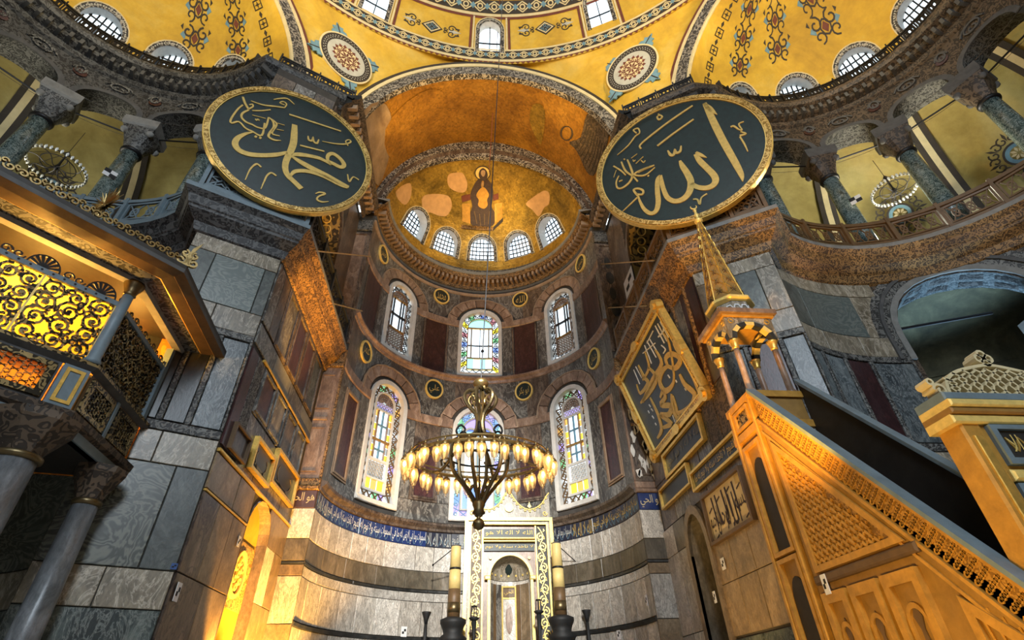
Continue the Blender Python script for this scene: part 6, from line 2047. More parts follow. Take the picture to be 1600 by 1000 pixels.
# ------------------------------------------------------------------ prayer loge on columns at the left
def xlucent(name, col, mixf=0.75):
    t = NT(name)
    t.t.nodes.remove(t.b)
    out = t.t.nodes['Material Output']
    c = t.coord(rnd=0)
    f = t.noise(c, 2.5, 4, 0.3)
    cc = t.ramp(f, [(0.3, tuple(x * 0.75 for x in col)), (0.7, col)])
    tl = t.n('ShaderNodeBsdfTranslucent'); df = t.n('ShaderNodeBsdfDiffuse')
    t.l(cc, tl.inputs[0]); t.l(cc, df.inputs[0])
    mx = t.n('ShaderNodeMixShader'); mx.inputs[0].default_value = mixf
    t.l(df.outputs[0], mx.inputs[1]); t.l(tl.outputs[0], mx.inputs[2]); t.l(mx.outputs[0], out.inputs[0])
xlucent('glow_yellow', (0.72, 0.56, 0.09))  # translucent sheets added behind grille and panels to glow in lamp light
xlucent('glow_orange', (0.95, 0.5, 0.1))
P1, P2, P3, P4, P5 = (-8.16, 11.62), (-7.92, 9.14), (-10.56, 6.14), (-13.2, 5.6), (-13.6, 10.4)
LF, LR = Plane(P3, P2), Plane(P2, P1)
loge = thing('prayer_loge', (-10.2, 8.6, 0), 'gilded lattice prayer loge with glowing orange ceiling raised on grey columns', 'loge')
def offset_poly(pts, d):
    out = []
    n = len(pts)
    for i in range(n):
        a, b, c = Vector(pts[i - 1]), Vector(pts[i]), Vector(pts[(i + 1) % n])
        n1 = (b - a).normalized(); n1 = Vector((n1.y, -n1.x))
        n2 = (c - b).normalized(); n2 = Vector((n2.y, -n2.x))
        q = (n1 + n2).normalized()
        q = q / max(0.4, q.dot(n1))
        out.append((b.x + q.x * d, b.y + q.y * d))
    return out
POLY = [P3, P2, P1, P5, P4]
def loge_ring(d0, z0, d1, z1, name, mat, parent=None):
    a, b = offset_poly(POLY, d0), offset_poly(POLY, d1)
    V = []
    for pts, z in ((a, z0), (b, z1)):
        for i, p in enumerate(pts):
            V.append((p[0], p[1], z))
    n = 5
    return MB().add(V, [(i, i + 1, n + i + 1, n + i) for i in (0, 1)] + [(4, 0, n, n + 4)]).build(name, mat, parent or loge)
prism(offset_poly(POLY, -0.02), 5.72, 5.8).build('underside', 'wood_dark', loge)
loge_ring(-0.15, 5.72, 0.02, 5.72, 'beam_soffit', 'paint_bluegrey')
loge_ring(0.02, 5.72, 0.04, 5.88, 'beam', 'paint_bluegrey')
loge_ring(0.04, 5.88, 0.12, 5.94, 'beam_moulding', 'carved_brown')
loge_ring(0.12, 5.94, 0.14, 6.06, 'beam_moulding', 'carved_brown')
loge_ring(0.14, 6.06, 0.0, 6.1, 'beam_ledge', 'stone_dark')
loge_ring(0.0, 6.9, 0.12, 6.98, 'sill_moulding', 'stone_dark')
loge_ring(0.12, 6.98, 0.12, 7.05, 'sill_edge', 'carved_gold_dark')
loge_ring(0.12, 7.05, -0.1, 7.06, 'sill_top', 'stone_dark')
def base_panel(S, u0, u1, glow):
    z0, z1 = 6.1, 6.9
    ring(S, [(u0, z0), (u1, z0), (u1, z1), (u0, z1)], [(u0 + 0.16, z0 + 0.14), (u1 - 0.16, z0 + 0.14), (u1 - 0.16, z1 - 0.14), (u0 + 0.16, z1 - 0.14)], -0.12, 0.0).build('base_panel', 'wood_brown' if not glow else 'stone_dark', loge)
    o = [(u0 + 0.06, z0 + 0.06), (u1 - 0.06, z0 + 0.06), (u1 - 0.06, z1 - 0.06), (u0 + 0.06, z1 - 0.06)]
    i = [(u0 + 0.18, z0 + 0.16), (u1 - 0.18, z0 + 0.16), (u1 - 0.18, z1 - 0.16), (u0 + 0.18, z1 - 0.16)]
    fr = ring(S, o, i, 0, 0.05).build('panel_frame', 'carved_gold_dark', loge)
    slab(S, u0 + 0.18, u1 - 0.18, z0 + 0.16, z1 - 0.16, 0.0, 0.01).build('screen_ground', 'glow_orange' if glow else 'wood_dark', loge)
    mb = MB()
    a, b, c, d = u0 + 0.18, u1 - 0.18, z0 + 0.16, z1 - 0.16
    n = max(3, int((b - a) / 0.16)); m = 3
    for k in range(n):
        for j in range(m):
            cu, cv = a + (b - a) * (k + 0.5) / n, c + (d - c) * (j + 0.5) / m
            ru, rv = (b - a) / n * 0.52, (d - c) / m * 0.52
            star = [(cu + ru * (1 if q % 2 == 0 else 0.45) * cos(q * PI / 6), cv + rv * (1 if q % 2 == 0 else 0.45) * sin(q * PI / 6)) for q in range(12)]
            ribbon(S, star, 0.02, 0.01, 0.035, mb, closed=True)
    mb.build('fretwork', 'carved_gold_dark', loge)
for k in range(3):
    base_panel(LF, LF.L - 0.45 - 1.1 * (k + 1), LF.L - 0.45 - 1.1 * k, True)
slab(LF, LF.L - 0.42, LF.L, 6.1, 6.9, -0.12, 0.04).build('corner_pier', 'paint_bluegrey', loge)
ring(LF, [(LF.L - 0.36, 6.16), (LF.L - 0.06, 6.16), (LF.L - 0.06, 6.84), (LF.L - 0.36, 6.84)], [(LF.L - 0.3, 6.22), (LF.L - 0.12, 6.22), (LF.L - 0.12, 6.78), (LF.L - 0.3, 6.78)], 0.04, 0.06).build('pier_panel', 'gold', loge)
for k in range(2):
    base_panel(LR, 0.1 + 1.2 * k, 1.2 + 1.2 * k, False)
slab(LR, 1.2, 1.3, 6.1, 6.9, -0.1, 0.05).build('base_post', 'paint_bluegrey', loge)
# gilded scroll grille of the front
GZ0, GZ1 = 7.06, 8.5
slab(LF, 0, LF.L - 0.15, GZ0, GZ1, -0.1, -0.08).build('glow_backing', 'glow_yellow', loge)
def grille_bay(S, u0, u1, mat, wd=0.045):
    mb = MB()
    z0, z1 = GZ0 + 0.03, GZ1 - 0.1
    n = max(2, int(round((u1 - u0) / 0.36))); m = 4
    du, dz = (u1 - u0) / n, (z1 - z0) / m
    for i in range(n):
        for j in range(m):
            cu, cv = u0 + du * (i + 0.5), z0 + dz * (j + 0.5)
            sg = 1 if (i + j) % 2 else -1
            scroll(S, cu, cv, du * 0.52, 1.6, PI / 2 * ((i * 3 + j) % 4), wd, -0.06, -0.02, mb, sg)
            scroll(S, cu + du * 0.3, cv + dz * 0.32 * sg, du * 0.22, 1.0, PI * 0.3 * i, wd * 0.8, -0.06, -0.025, mb, -sg)
            scroll(S, cu - du * 0.3, cv - dz * 0.32 * sg, du * 0.2, 1.0, PI * 0.3 * j, wd * 0.8, -0.06, -0.025, mb, -sg)
            ext(S, circle(cu, cv, 0.045, n=7), -0.06, -0.01, mb)
            for q in range(3):
                a = 2 * PI * q / 3 + i
                ext(S, [(cu + du * 0.62 * cos(a + t) * s_, cv + dz * 0.62 * sin(a + t) * s_) for t, s_ in ((-0.22, 0.8), (0, 1.02), (0.22, 0.8), (0, 0.66))], -0.06, -0.02, mb)
    return mb.build('scroll_grille', mat, loge)
bays = [0.0, 1.32, 2.6, LF.L - 0.16]
for a, b in zip(bays, bays[1:]):
    grille_bay(LF, a, b, 'carved_gold_dark')
    slab(LF, b - 0.02, b + 0.015, GZ0, GZ1, -0.07, -0.01).build('grille_bar', 'gold_bright', loge)
slab(LF, 0, LF.L - 0.1, GZ1 - 0.06, GZ1 + 0.05, -0.09, 0.0).build('grille_rail', 'paint_bluegrey', loge)
mb = MB()
for k in range(20):
    u = 0.1 + (LF.L - 0.3) * k / 20
    ext(LF, circle(u, GZ1, 0.022, n=6), 0.0, 0.008, mb)
mb.build('rail_studs', 'iron', loge)
# pierced crest on the rail
mb = MB()
for k in range(4):
    u = 0.5 + 1.0 * k
    for j in range(7):
        a = PI * (0.12 + 0.76 * j / 6)
        ribbon(LF, [(u, GZ1 + 0.05), (u + 0.24 * cos(a), GZ1 + 0.05 + 0.26 * sin(a))], [0.02, 0.06], -0.05, -0.02, mb)
    ribbon(LF, [(u + 0.26 * cos(PI * j / 10), GZ1 + 0.05 + 0.28 * sin(PI * j / 10)) for j in range(11)], 0.03, -0.05, -0.02, mb)
    for sg in (-1, 1):
        scroll(LF, u + sg * 0.4, GZ1 + 0.12, 0.1, 1.2, 0, 0.03, -0.05, -0.02, mb, sg)
mb.build('pierced_crest', 'iron_dark', loge)
# side grille, denser
slab(LR, 0.12, LR.L - 0.04, GZ0, GZ1 - 0.1, -0.1, -0.07).build('side_grille_ground', 'carved_gold_dark', loge)
for k in range(2):
    mb = MB()
    u0 = 0.14 + 1.18 * k
    for i in range(5):
        for j in range(6):
            cu, cv = u0 + 0.235 * (i + 0.5), GZ0 + 0.22 * (j + 0.5)
            scroll(LR, cu, cv, 0.12, 1.3, i + j, 0.028, -0.07, -0.02, mb, 1 if (i + j) % 2 else -1)
    mb.build('scroll_grille', 'carved_gold_dark', loge)
slab(LR, 0.1, LR.L - 0.02, GZ1 - 0.12, GZ1 - 0.02, -0.1, 0.0).build('grille_rail', 'paint_bluegrey', loge)
mb = MB()
for k in range(9):
    scroll(LR, 0.35 + 0.25 * k, GZ1 + 0.05, 0.1, 1.1, 0, 0.035, -0.06, -0.03, mb, 1 if k % 2 else -1)
mb.build('pierced_crest', 'iron_dark', loge)
slab(LR, LR.L - 0.16, LR.L - 0.02, GZ0, 9.0, -0.12, 0.04).build('wall_post', 'paint_bluegrey', loge)
# slender columns
for u, S in ((LF.L - 0.06, LF), (1.32, LF)):
    p = S.P(u, 7.05, 0.0)
    lathe(p, [(0.15, 0), (0.15, 0.08), (0.115, 0.14), (0.11, 1.0), (0.1, 1.72)], 14).build('slender_column', 'paint_bluegrey', loge, True)
    lathe(p, [(0.1, 1.7), (0.13, 1.74), (0.11, 1.78), (0.16, 1.9), (0.2, 2.0), (0.2, 2.05)], 14).build('column_capital', 'bronze', loge, True)
# roof: inner frieze, lining, wide eaves
loge_ring(-0.06, 9.06, 0.12, 9.06, 'architrave_soffit', 'stone_grey')
loge_ring(-0.06, 9.06, -0.1, 9.4, 'lining_border', 'roof_lining')
for a_, b_ in ((P1, P5), (P5, P4), (P4, P3)):  # back walls added to keep the loge lamp from spilling behind
    MB().add([(a_[0], a_[1], 5.7), (b_[0], b_[1], 5.7), (b_[0], b_[1], 9.4), (a_[0], a_[1], 9.4)], [(0, 1, 2, 3)]).build('back_wall', 'roof_lining', loge)
prism(offset_poly(POLY, -0.05), 9.4, 9.46).build('ceiling_lining', 'roof_lining', loge)
loge_ring(0.12, 9.06, 0.16, 9.14, 'architrave', 'stone_grey')
loge_ring(0.16, 9.14, 0.46, 9.2, 'carved_frieze', 'carved_grey')
loge_ring(0.46, 9.2, 0.5, 9.18, 'eaves_bead', 'gold')
loge_ring(0.5, 9.18, 0.78, 9.22, 'eaves', 'wood_brown')
loge_ring(0.78, 9.2, 0.8, 9.18, 'eaves_bead', 'wood_tan')
loge_ring(0.8, 9.18, 1.0, 9.24, 'eaves', 'wood_brown')
loge_ring(1.0, 9.24, 1.0, 9.34, 'eaves_edge', 'stone_dark')
prism(offset_poly(POLY, 1.0), 9.34, 9.44).build('roof', 'wood_dark', loge)
# crest of gilded scrolls on the eaves
e0 = offset_poly(POLY, 0.97)
CE = Plane(e0[0], e0[1])
mb = MB()
for k in range(22):
    u = 0.15 + (CE.L - 0.3) * k / 22
    scroll(CE, u, 9.52, 0.09, 1.2, PI, 0.03, -0.03, 0.03, mb, 1 if k % 2 else -1)
    scroll(CE, u + 0.1, 9.6, 0.06, 1.0, 0, 0.025, -0.03, 0.03, mb, -1 if k % 2 else 1)
mb.build('gilded_crest', 'brass', loge)
mb = MB()
p = CE.P(CE.L - 0.02, 9.44, 0)
CT = TiltPlane(p, (0.6, -0.8, 0))
for sg in (-1, 1):
    scroll(CT, sg * 0.12, 0.12, 0.13, 1.3, PI / 2, 0.045, -0.03, 0.03, mb, sg)
    scroll(CT, sg * 0.1, 0.32, 0.09, 1.1, PI / 2, 0.04, -0.03, 0.03, mb, sg)
ext(CT, [(-0.07, 0), (0.07, 0), (0.05, 0.4), (0.14, 0.75), (0.0, 0.5)], -0.03, 0.03, mb)
mb.build('corner_acroterion', 'brass', loge)
# sunburst standing on the roof
sb = CE.P(*CE.px(164, 320, -0.5), -0.5)
mb = tube([(sb.x, sb.y, 9.44), (sb.x, sb.y, sb.z)], 0.03, 6)
for k in range(22):
    a = 2 * PI * k / 22
    for q, r in ((0.0, 0.42), (0.6, 0.38)):
        d = (Vector((-0.6, 0.2, 0)).normalized() * cos(a) * cos(q) + Vector((0, 0, 1)) * sin(a) * cos(q) + Vector((0.5, -0.85, 0)).normalized() * sin(q))
        tube([sb + d * 0.05, sb + d * (r * (0.8 + 0.2 * (k % 2)))], [0.03, 0.006], 4, mb)
lathe(sb, [(0.01, -0.08), (0.08, 0), (0.01, 0.08)], 8, mb)
mb.build('sunburst', 'brass', loge)
# supporting columns
for (x, y), r, zt, nm in (((-8.02, 8.75), 0.34, 5.72, 'front'), ((-8.2, 11.1), 0.25, 5.72, 'back')):
    c = (x, y, 0)
    lathe(c, [(r * 1.5, 0), (r * 1.5, 0.2), (r * 1.15, 0.35), (r * 1.02, 0.5), (r, 2.5), (r * 0.88, zt - 0.72)], 24).build('support_column', 'column_grey', loge, True)
    lathe(c, [(r * 0.9, zt - 0.75), (r * 1.05, zt - 0.72), (r * 1.05, zt - 0.66), (r * 0.92, zt - 0.63)], 20).build('column_necking', 'bronze', loge, True)
    lathe(c, [(r * 0.92, zt - 0.64), (r * 1.1, zt - 0.5), (r * 1.5, zt - 0.3), (r * 1.85, zt - 0.12), (r * 1.9, zt)], 8, rot=0.3).build('support_capital', 'carved_brown', loge)
lathe((-11.8, 7.0, 0), [(0.4, 0), (0.34, 0.4), (0.3, 5.7)], 16).build('support_column', 'column_grey', loge, True)

# ------------------------------------------------------------------ minbar (pulpit with stair) at the right
XM, XF = 5.5, 6.75
SM = Plane((XM, 10.6), (XM, 3.2))                          # u = 10.6 - y
SMI = Plane((XF, 10.6), (XF, 3.2))                         # far balustrade
pul = thing('minbar', ((XM + XF) / 2, 8.0, 0), 'gilded marble pulpit with steep stair, canopy and pointed spire on the right', 'pulpit')
def sm(y, z): return (10.6 - y, z)
SLOPE = 1.2
def rail_z(y): return 7.12 - SLOPE * (9.45 - y)
# side wall of the stair: solid body behind the panels
yb = 3.9
body = [sm(9.4, 0), sm(yb, 0), sm(yb, max(0.2, rail_z(yb) - 0.9)), sm(9.4, rail_z(9.4) - 0.9)]
ext(SM, body, -0.2, 0.0).build('stair_side', 'wood_tan', pul)
def para(S, y0, y1, d0, d1, w0, w1, name, mat):
    """A raking strip between two drops below the hand rail."""
    return ext(S, [sm(y0, rail_z(y0) - d1), sm(y1, rail_z(y1) - d1), sm(y1, rail_z(y1) - d0), sm(y0, rail_z(y0) - d0)], w0, w1).build(name, mat, pul)
para(SM, 9.4, yb, 0.0, 0.1, -0.12, 0.1, 'hand_rail', 'paint_bluegrey')
para(SM, 9.4, yb, 0.1, 0.2, -0.1, 0.06, 'rail_moulding', 'wood_gilt')
para(SM, 9.4, yb, 0.2, 0.72, -0.1, 0.0, 'carved_balustrade', 'carved_gilt')
para(SM, 9.4, yb, 0.72, 0.8, -0.1, 0.06, 'rail_moulding', 'wood_gilt')
para(SM, 9.4, yb, 0.8, 0.98, -0.1, 0.03, 'string_board', 'wood_tan')
para(SM, 9.4, yb, 0.98, 1.05, -0.1, 0.06, 'string_moulding', 'wood_gilt')
# relief pattern on the balustrade: rows of interlaced rings
k = 0
mb = MB()
y = 9.3
while y > yb + 0.1:
    for j_ in range(6):
        d = 0.26 + 0.08 * j_
        c_ = sm(y - (0.045 if j_ % 2 else 0), rail_z(y - (0.045 if j_ % 2 else 0)) - d)
        ring(SM, circle(*c_, 0.045, n=6), circle(*c_, 0.024, n=6), 0.0, 0.014, mb)
    y -= 0.09
tag(mb.build('carved_interlace', 'wood_gilt', pul), kind='stuff')
# triangular carved panel
tri = [sm(9.2, 3.3), sm(7.0, 3.3), sm(9.2, 5.9)]
tri = [sm(9.22, 3.32), sm(7.02, 3.32), sm(9.22, rail_z(9.22) - 1.08)]
def inset(P, d):
    out = []
    n = len(P)
    for i in range(n):
        a, b, c = Vector(P[i - 1]), Vector(P[i]), Vector(P[(i + 1) % n])
        n1 = (b - a).normalized(); n1 = Vector((-n1.y, n1.x)); n2 = (c - b).normalized(); n2 = Vector((-n2.y, n2.x))
        q = (n1 + n2).normalized(); q = q / max(0.2, q.dot(n1))
        out.append((b.x + q.x * d, b.y + q.y * d))
    return out
ring(SM, tri, inset(tri, 0.1), 0, 0.08).build('triangle_frame', 'wood_gilt', pul)
ext(SM, inset(tri, 0.08), 0, 0.02).build('triangle_panel', 'carved_gilt', pul)
mb = MB()
T3 = inset(tri, 0.14)
yy, zz = 9.05, 3.45
while zz < 5.7:
    yy = 9.06
    while True:
        c_ = sm(yy, zz)
        if zz > 3.34 + (rail_z(9.22) - 1.08 - 3.32) * (1 - (9.22 - yy) / 2.2) - 0.32: break
        ribbon(SM, [(c_[0] - 0.05, c_[1] + 0.05), (c_[0] + 0.05, c_[1] - 0.06)], [0.05, 0.03], 0.02, 0.05, mb)
        ribbon(SM, [(c_[0] + 0.05, c_[1] + 0.05), (c_[0] - 0.02, c_[1] - 0.05)], [0.03, 0.02], 0.02, 0.04, mb)
        yy -= 0.14
    zz += 0.13
tag(mb.build('carved_leaves', 'wood_gilt', pul), kind='stuff')
slab(SM, *sorted((sm(9.3, 0)[0], sm(6.85, 0)[0])), 3.14, 3.28, 0, 0.1, ch=0.03).build('base_moulding', 'wood_brown', pul)
# small raking panel near the foot
tr2 = [sm(6.75, 0.5), sm(4.6, 0.5), sm(6.75, rail_z(6.75) - 1.1)]
tr2 = [sm(6.6, 1.2), sm(4.9, 1.2), sm(6.6, rail_z(6.6) - 1.12)]
if True:
    ring(SM, tr2, inset(tr2, 0.12), 0, 0.08).build('foot_panel_frame', 'wood_gilt', pul)
    ext(SM, inset(tr2, 0.1), 0, 0.02).build('foot_panel', 'wood_tan', pul)
    mb = MB()
    for k in range(10):
        y = 6.45 - 0.14 * k
        ribbon(SM, [sm(y, 1.35), sm(y - 0.35, 1.35 + 0.5)], 0.03, 0.02, 0.045, mb) if y > 5.3 else None
        ribbon(SM, [sm(y, 1.35 + max(0, (y - 5.0)) * 0.8), sm(y - 0.12, 1.35)], 0.03, 0.02, 0.045, mb)
    mb.build('foot_panel_lines', 'wood_gilt', pul)
# arcade of tall niches in the base
for k, (y0, y1) in enumerate(((9.25, 8.62), (8.52, 7.85), (7.75, 7.05))):
    u0, u1 = sm(y0, 0)[0], sm(y1, 0)[0]
    zt = 3.0 - 0.0
    ring(SM, [(u0, 0.3), (u1, 0.3), (u1, zt), (u0, zt)], [(u0 + 0.12, 0.42), (u1 - 0.12, 0.42), (u1 - 0.12, zt - 0.16), (u0 + 0.12, zt - 0.16)], 0, 0.1).build('niche_frame', 'wood_gilt', pul)
    slab(SM, u0 + 0.1, u1 - 0.1, 0.4, zt - 0.14, 0, 0.02).build('niche_panel', 'wood_tan', pul)
    um = (u0 + u1) / 2
    hw = (u1 - u0) / 2 - 0.16
    ring(SM, arch(um, hw, 0.5, zt - 0.65, 10, 1.4), arch(um, hw - 0.05, 0.5, zt - 0.65, 10, 1.4), 0.02, 0.06, closed=False).build('niche_arch', 'wood_gilt', pul)
    ext(SM, [(um - 0.05, 2.0), (um + 0.05, 2.0), (um + 0.03, 2.3), (um + 0.08, 2.45), (um, 2.62), (um - 0.08, 2.45), (um - 0.03, 2.3)], 0.02, 0.04).build('niche_cypress', 'wood_brown', pul)
# tower under the canopy
def tower(z0, z1, inset_=0.0, name='tower', mat='wood_tan'):
    a = inset_
    return prism([(XM + a, 9.45 + a), (XF - 0.05 - a, 9.45 + a), (XF - 0.05 - a, 10.55 - a), (XM + a, 10.55 - a)], z0, z1).build(name, mat, pul)
tower(0.0, 6.2, 0.04)
tower(6.2, 6.36, -0.04, 'tower_moulding', 'wood_gilt')
tower(6.36, 6.9, 0.02, 'tower_parapet')
tower(6.9, 7.05, -0.04, 'platform', 'wood_gilt')
u0, u1 = sm(10.5, 0)[0], sm(9.5, 0)[0]
for q in (u0, u1 - 0.1):
    slab(SM, q, q + 0.1, 0.2, 7.0, -0.04, 0.06, ch=0.02).build('tower_edge', 'wood_gilt', pul)
framed_u = (u0 + 0.18, u1 - 0.18)
ring(SM, [(framed_u[0], 6.42), (framed_u[1], 6.42), (framed_u[1], 6.86), (framed_u[0], 6.86)], [(framed_u[0] + 0.07, 6.48), (framed_u[1] - 0.07, 6.48), (framed_u[1] - 0.07, 6.8), (framed_u[0] + 0.07, 6.8)], -0.02, 0.05).build('parapet_frame', 'wood_gilt', pul)
slab(SM, framed_u[0] + 0.05, framed_u[1] - 0.05, 6.46, 6.82, -0.03, 0.0).build('parapet_panel', 'carved_gold_dark', pul)
um = (u0 + u1) / 2
for z0, zs, dark in ((3.9, 5.3, True), (0.4, 3.0, True)):
    ring(SM, [(um - 0.36, z0 - 0.1), (um + 0.36, z0 - 0.1), (um + 0.36, zs + 0.75), (um - 0.36, zs + 0.75)], [(um - 0.28, z0 - 0.02), (um + 0.28, z0 - 0.02), (um + 0.28, zs + 0.67), (um - 0.28, zs + 0.67)], -0.04, 0.05).build('opening_frame', 'wood_gilt', pul)
    ext(SM, arch(um, 0.25, z0, zs, 10, 1.7), -0.04, -0.02).build('opening_shade', 'wood_dark', pul)  # flat dark sheet on the solid tower stands for shade in an opening
# canopy: four columns, arches with two-tone voussoirs, roof mouldings
cols = [(XM + 0.12, 9.57), (XF - 0.17, 9.57), (XF - 0.17, 10.43), (XM + 0.12, 10.43)]
for k, (x, y) in enumerate(cols):
    c = (x, y, 7.05)
    lathe(c, [(0.11, 0), (0.11, 0.06), (0.075, 0.12), (0.07, 1.0), (0.065, 1.2)], 14).build('canopy_column', 'marble_pink', pul, True)
    lathe(c, [(0.065, 1.18), (0.09, 1.22), (0.08, 1.26), (0.12, 1.38), (0.14, 1.42)], 10).build('column_capital', 'gold', pul, True)
def canopy_face(A, B, depth):
    S = Plane(A, B)
    L = S.L
    hw = L / 2 - 0.16
    wall(S, 0, L, 8.47, 9.1, [(L / 2, hw, 8.47, 8.47, 0.9)]).build('canopy_panel', 'marble_cream', pul)
    n = 7
    for k in range(n):
        a0, a1 = PI - PI * k / n, PI - PI * (k + 1) / n
        lp = [(L / 2 + r * cos(an), 8.47 + r * 0.9 * sin(an)) for r, an in ((hw, a0), (hw + 0.12, a0), (hw + 0.12, a1), (hw, a1))]
        ext(S, lp[::-1], -0.14, 0.02).build('arch_block', 'marble_black' if k % 2 == 0 else 'gold_bright', pul)
    for q in (0.14, L - 0.14):
        ring(S, circle(q, 8.98, 0.07, n=10), circle(q, 8.98, 0.05, n=10), 0, 0.02).build('roundel', 'gold', pul)
x0, x1, y0, y1 = XM, XF - 0.05, 9.45, 10.55
canopy_face((x0, y0), (x1, y0), 0.1)
canopy_face((x0, y1), (x0, y0), 0.1)
canopy_face((x1, y0), (x1, y1), 0.1)
prism([(x0 - 0.06, y0 - 0.06), (x1 + 0.06, y0 - 0.06), (x1 + 0.06, y1 + 0.06), (x0 - 0.06, y1 + 0.06)], 9.1, 9.17).build('canopy_moulding', 'wood_gilt', pul)
prism([(x0 - 0.13, y0 - 0.13), (x1 + 0.13, y0 - 0.13), (x1 + 0.13, y1 + 0.13), (x0 - 0.13, y1 + 0.13)], 9.17, 9.3).build('canopy_cornice', 'marble_pink', pul)
cc = ((x0 + x1) / 2, (y0 + y1) / 2, 9.3)
lathe(cc, [(0.5, 0.0), (0.5, 0.42)], 8, rot=PI / 8).build('spire_drum', 'marble_cream', pul)
mb = MB()
for k in range(8):
    a, b = PI / 8 + 2 * PI * k / 8, PI / 8 + 2 * PI * (k + 1) / 8
    T = Plane((cc[0] + 0.505 * cos(b), cc[1] + 0.505 * sin(b)), (cc[0] + 0.505 * cos(a), cc[1] + 0.505 * sin(a)))
    T2 = Plane((cc[0] + 0.505 * cos(a), cc[1] + 0.505 * sin(a)), (cc[0] + 0.505 * cos(b), cc[1] + 0.505 * sin(b)))
    for i in range(2):
        ring(T2, circle(0.1 + 0.19 * i, 9.48, 0.1, 0.13, 6), circle(0.1 + 0.19 * i, 9.48, 0.07, 0.09, 6), 0, 0.015, mb)
mb.build('drum_lattice', 'paper_white', pul)
lathe(cc, [(0.52, 0.4), (0.62, 0.46), (0.62, 0.52), (0.5, 0.62)], 8, rot=PI / 8).build('spire_collar', 'gold_bright', pul)
zt = 13.15 - 9.3
sp = lathe(cc, [(0.5, 0.6), (0.06, zt)], 8, rot=PI / 8).build('spire', 'wood_tan', pul)
m1, m2 = MB(), MB()
for k in range(8):                                         # ribs, crosses and stars on the faces
    a = PI / 8 + 2 * PI * k / 8
    tube([(cc[0] + 0.5 * cos(a), cc[1] + 0.5 * sin(a), cc[2] + 0.6), (cc[0] + 0.06 * cos(a), cc[1] + 0.06 * sin(a), cc[2] + zt)], 0.016, 4, m1)
    b = PI / 8 + 2 * PI * (k + 1) / 8
    for j in range(8):
        def pt(s, t, o=0.012):
            r = 0.5 + (0.06 - 0.5) * t
            A_ = Vector((cc[0] + r * cos(a), cc[1] + r * sin(a), cc[2] + 0.6 + (zt - 0.6) * t))
            B_ = Vector((cc[0] + r * cos(b), cc[1] + r * sin(b), cc[2] + 0.6 + (zt - 0.6) * t))
            m_ = (a + b) / 2
            return A_.lerp(B_, s) + Vector((cos(m_), sin(m_), 0.1)) * o
        t0, t1 = 0.02 + j * 0.11, 0.02 + (j + 1) * 0.11
        for p_, q_ in (((0.05, t0), (0.95, t1)), ((0.95, t0), (0.05, t1))):
            tube([pt(*p_), pt(*q_)], 0.008, 4, m1)
        for an in range(3):
            c0 = pt(0.5, (t0 + t1) / 2, 0.015)
            dt = 0.03
            tube([pt(0.5 + 0.22 * cos(an * PI / 3), (t0 + t1) / 2 + dt * sin(an * PI / 3), 0.016), pt(0.5 - 0.22 * cos(an * PI / 3), (t0 + t1) / 2 - dt * sin(an * PI / 3), 0.016)], 0.012, 4, m2)
m1.build('spire_ribs', 'gold', pul)
tag(m2.build('spire_stars', 'wood_brown', pul), kind='stuff')
ft = (cc[0], cc[1], 9.3 + zt)
lathe(ft, [(0.06, -0.06), (0.12, 0.0), (0.13, 0.06), (0.06, 0.12), (0.05, 0.2), (0.09, 0.27), (0.05, 0.34), (0.035, 0.46), (0.06, 0.52), (0.02, 0.58)], 14).build('finial', 'gold_bright', pul, True)
mb = tube([Vector((ft[0], ft[1], ft[2] + 0.68)) + Vector((0.9, -0.3, 0)).normalized() * (0.09 * sin(t * 0.55)) + Vector((0, 0, -0.09 * cos(t * 0.55))) for t in range(-4, 5)], [0.006, 0.016, 0.02, 0.022, 0.024, 0.022, 0.02, 0.016, 0.006], 6)
mb.build('crescent', 'gold_bright', pul)
# far balustrade and steps
def para2(d0, d1, w0, w1, name, mat):
    return ext(SMI, [sm(9.45, rail_z(9.45) - d1 + 0.25), sm(yb, rail_z(yb) - d1 + 0.25), sm(yb, rail_z(yb) - d0 + 0.25), sm(9.45, rail_z(9.45) - d0 + 0.25)], w0, w1).build(name, mat, pul)
para2(0.1, 1.5, -0.05, 0.05, 'inner_balustrade', 'wood_dark')
para2(0.0, 0.1, -0.1, 0.1, 'hand_rail', 'paint_bluegrey')
nst = 20
for k in range(nst):
    y0_ = 4.0 + (9.45 - 4.0) * k / nst
    y1_ = 4.0 + (9.45 - 4.0) * (k + 1) / nst
    zt_ = max(0.2, rail_z(y1_) - 1.75)
    prism([(XM + 0.05, y0_), (XF - 0.05, y0_), (XF - 0.05, y1_), (XM + 0.05, y1_)], max(0, zt_ - 0.5), zt_).build('step', 'stone_dark', pul)
# portal at the foot
PT = Plane((5.6, 5.5), (7.54, 5.5))
PTL = Plane((5.36, 5.9), (5.36, 5.5))
for u in (0.0, 1.66):
    slab(PT, u, u + 0.28, 0, 4.42, -0.35, 0.0, ch=0.03).build('portal_post', 'wood_gilt', pul)
    slab(PT, u + 0.08, u + 0.2, 0.2, 4.2, 0, 0.03, ch=0.01).build('post_moulding', 'gold', pul)
slab(PT, 0.27, 1.67, 3.72, 4.42, -0.33, -0.03).build('lintel', 'wood_gilt', pul)
for z0, z1, m, wv in ((4.36, 4.48, 'gold_bright', 0.05), (4.48, 4.56, 'wood_tan', 0.1), (4.56, 4.66, 'gold_bright', 0.14), (4.66, 4.78, 'paint_bluegrey', 0.1)):
    slab(PT, -0.1, 2.04, z0, z1, -0.4, wv, ch=0.02).build('portal_cornice', m, pul)
pz = slab(PT, 0.44, 1.6, 3.92, 4.26, -0.05, 0.0).build('inscription_panel', 'wood_dark', pul)
letter(PT, ' '.join(T_KURSI[0:4]), 0.5, 1.54, 3.96, 4.22, 0.015).build('lettering', 'gold_bright', pz)
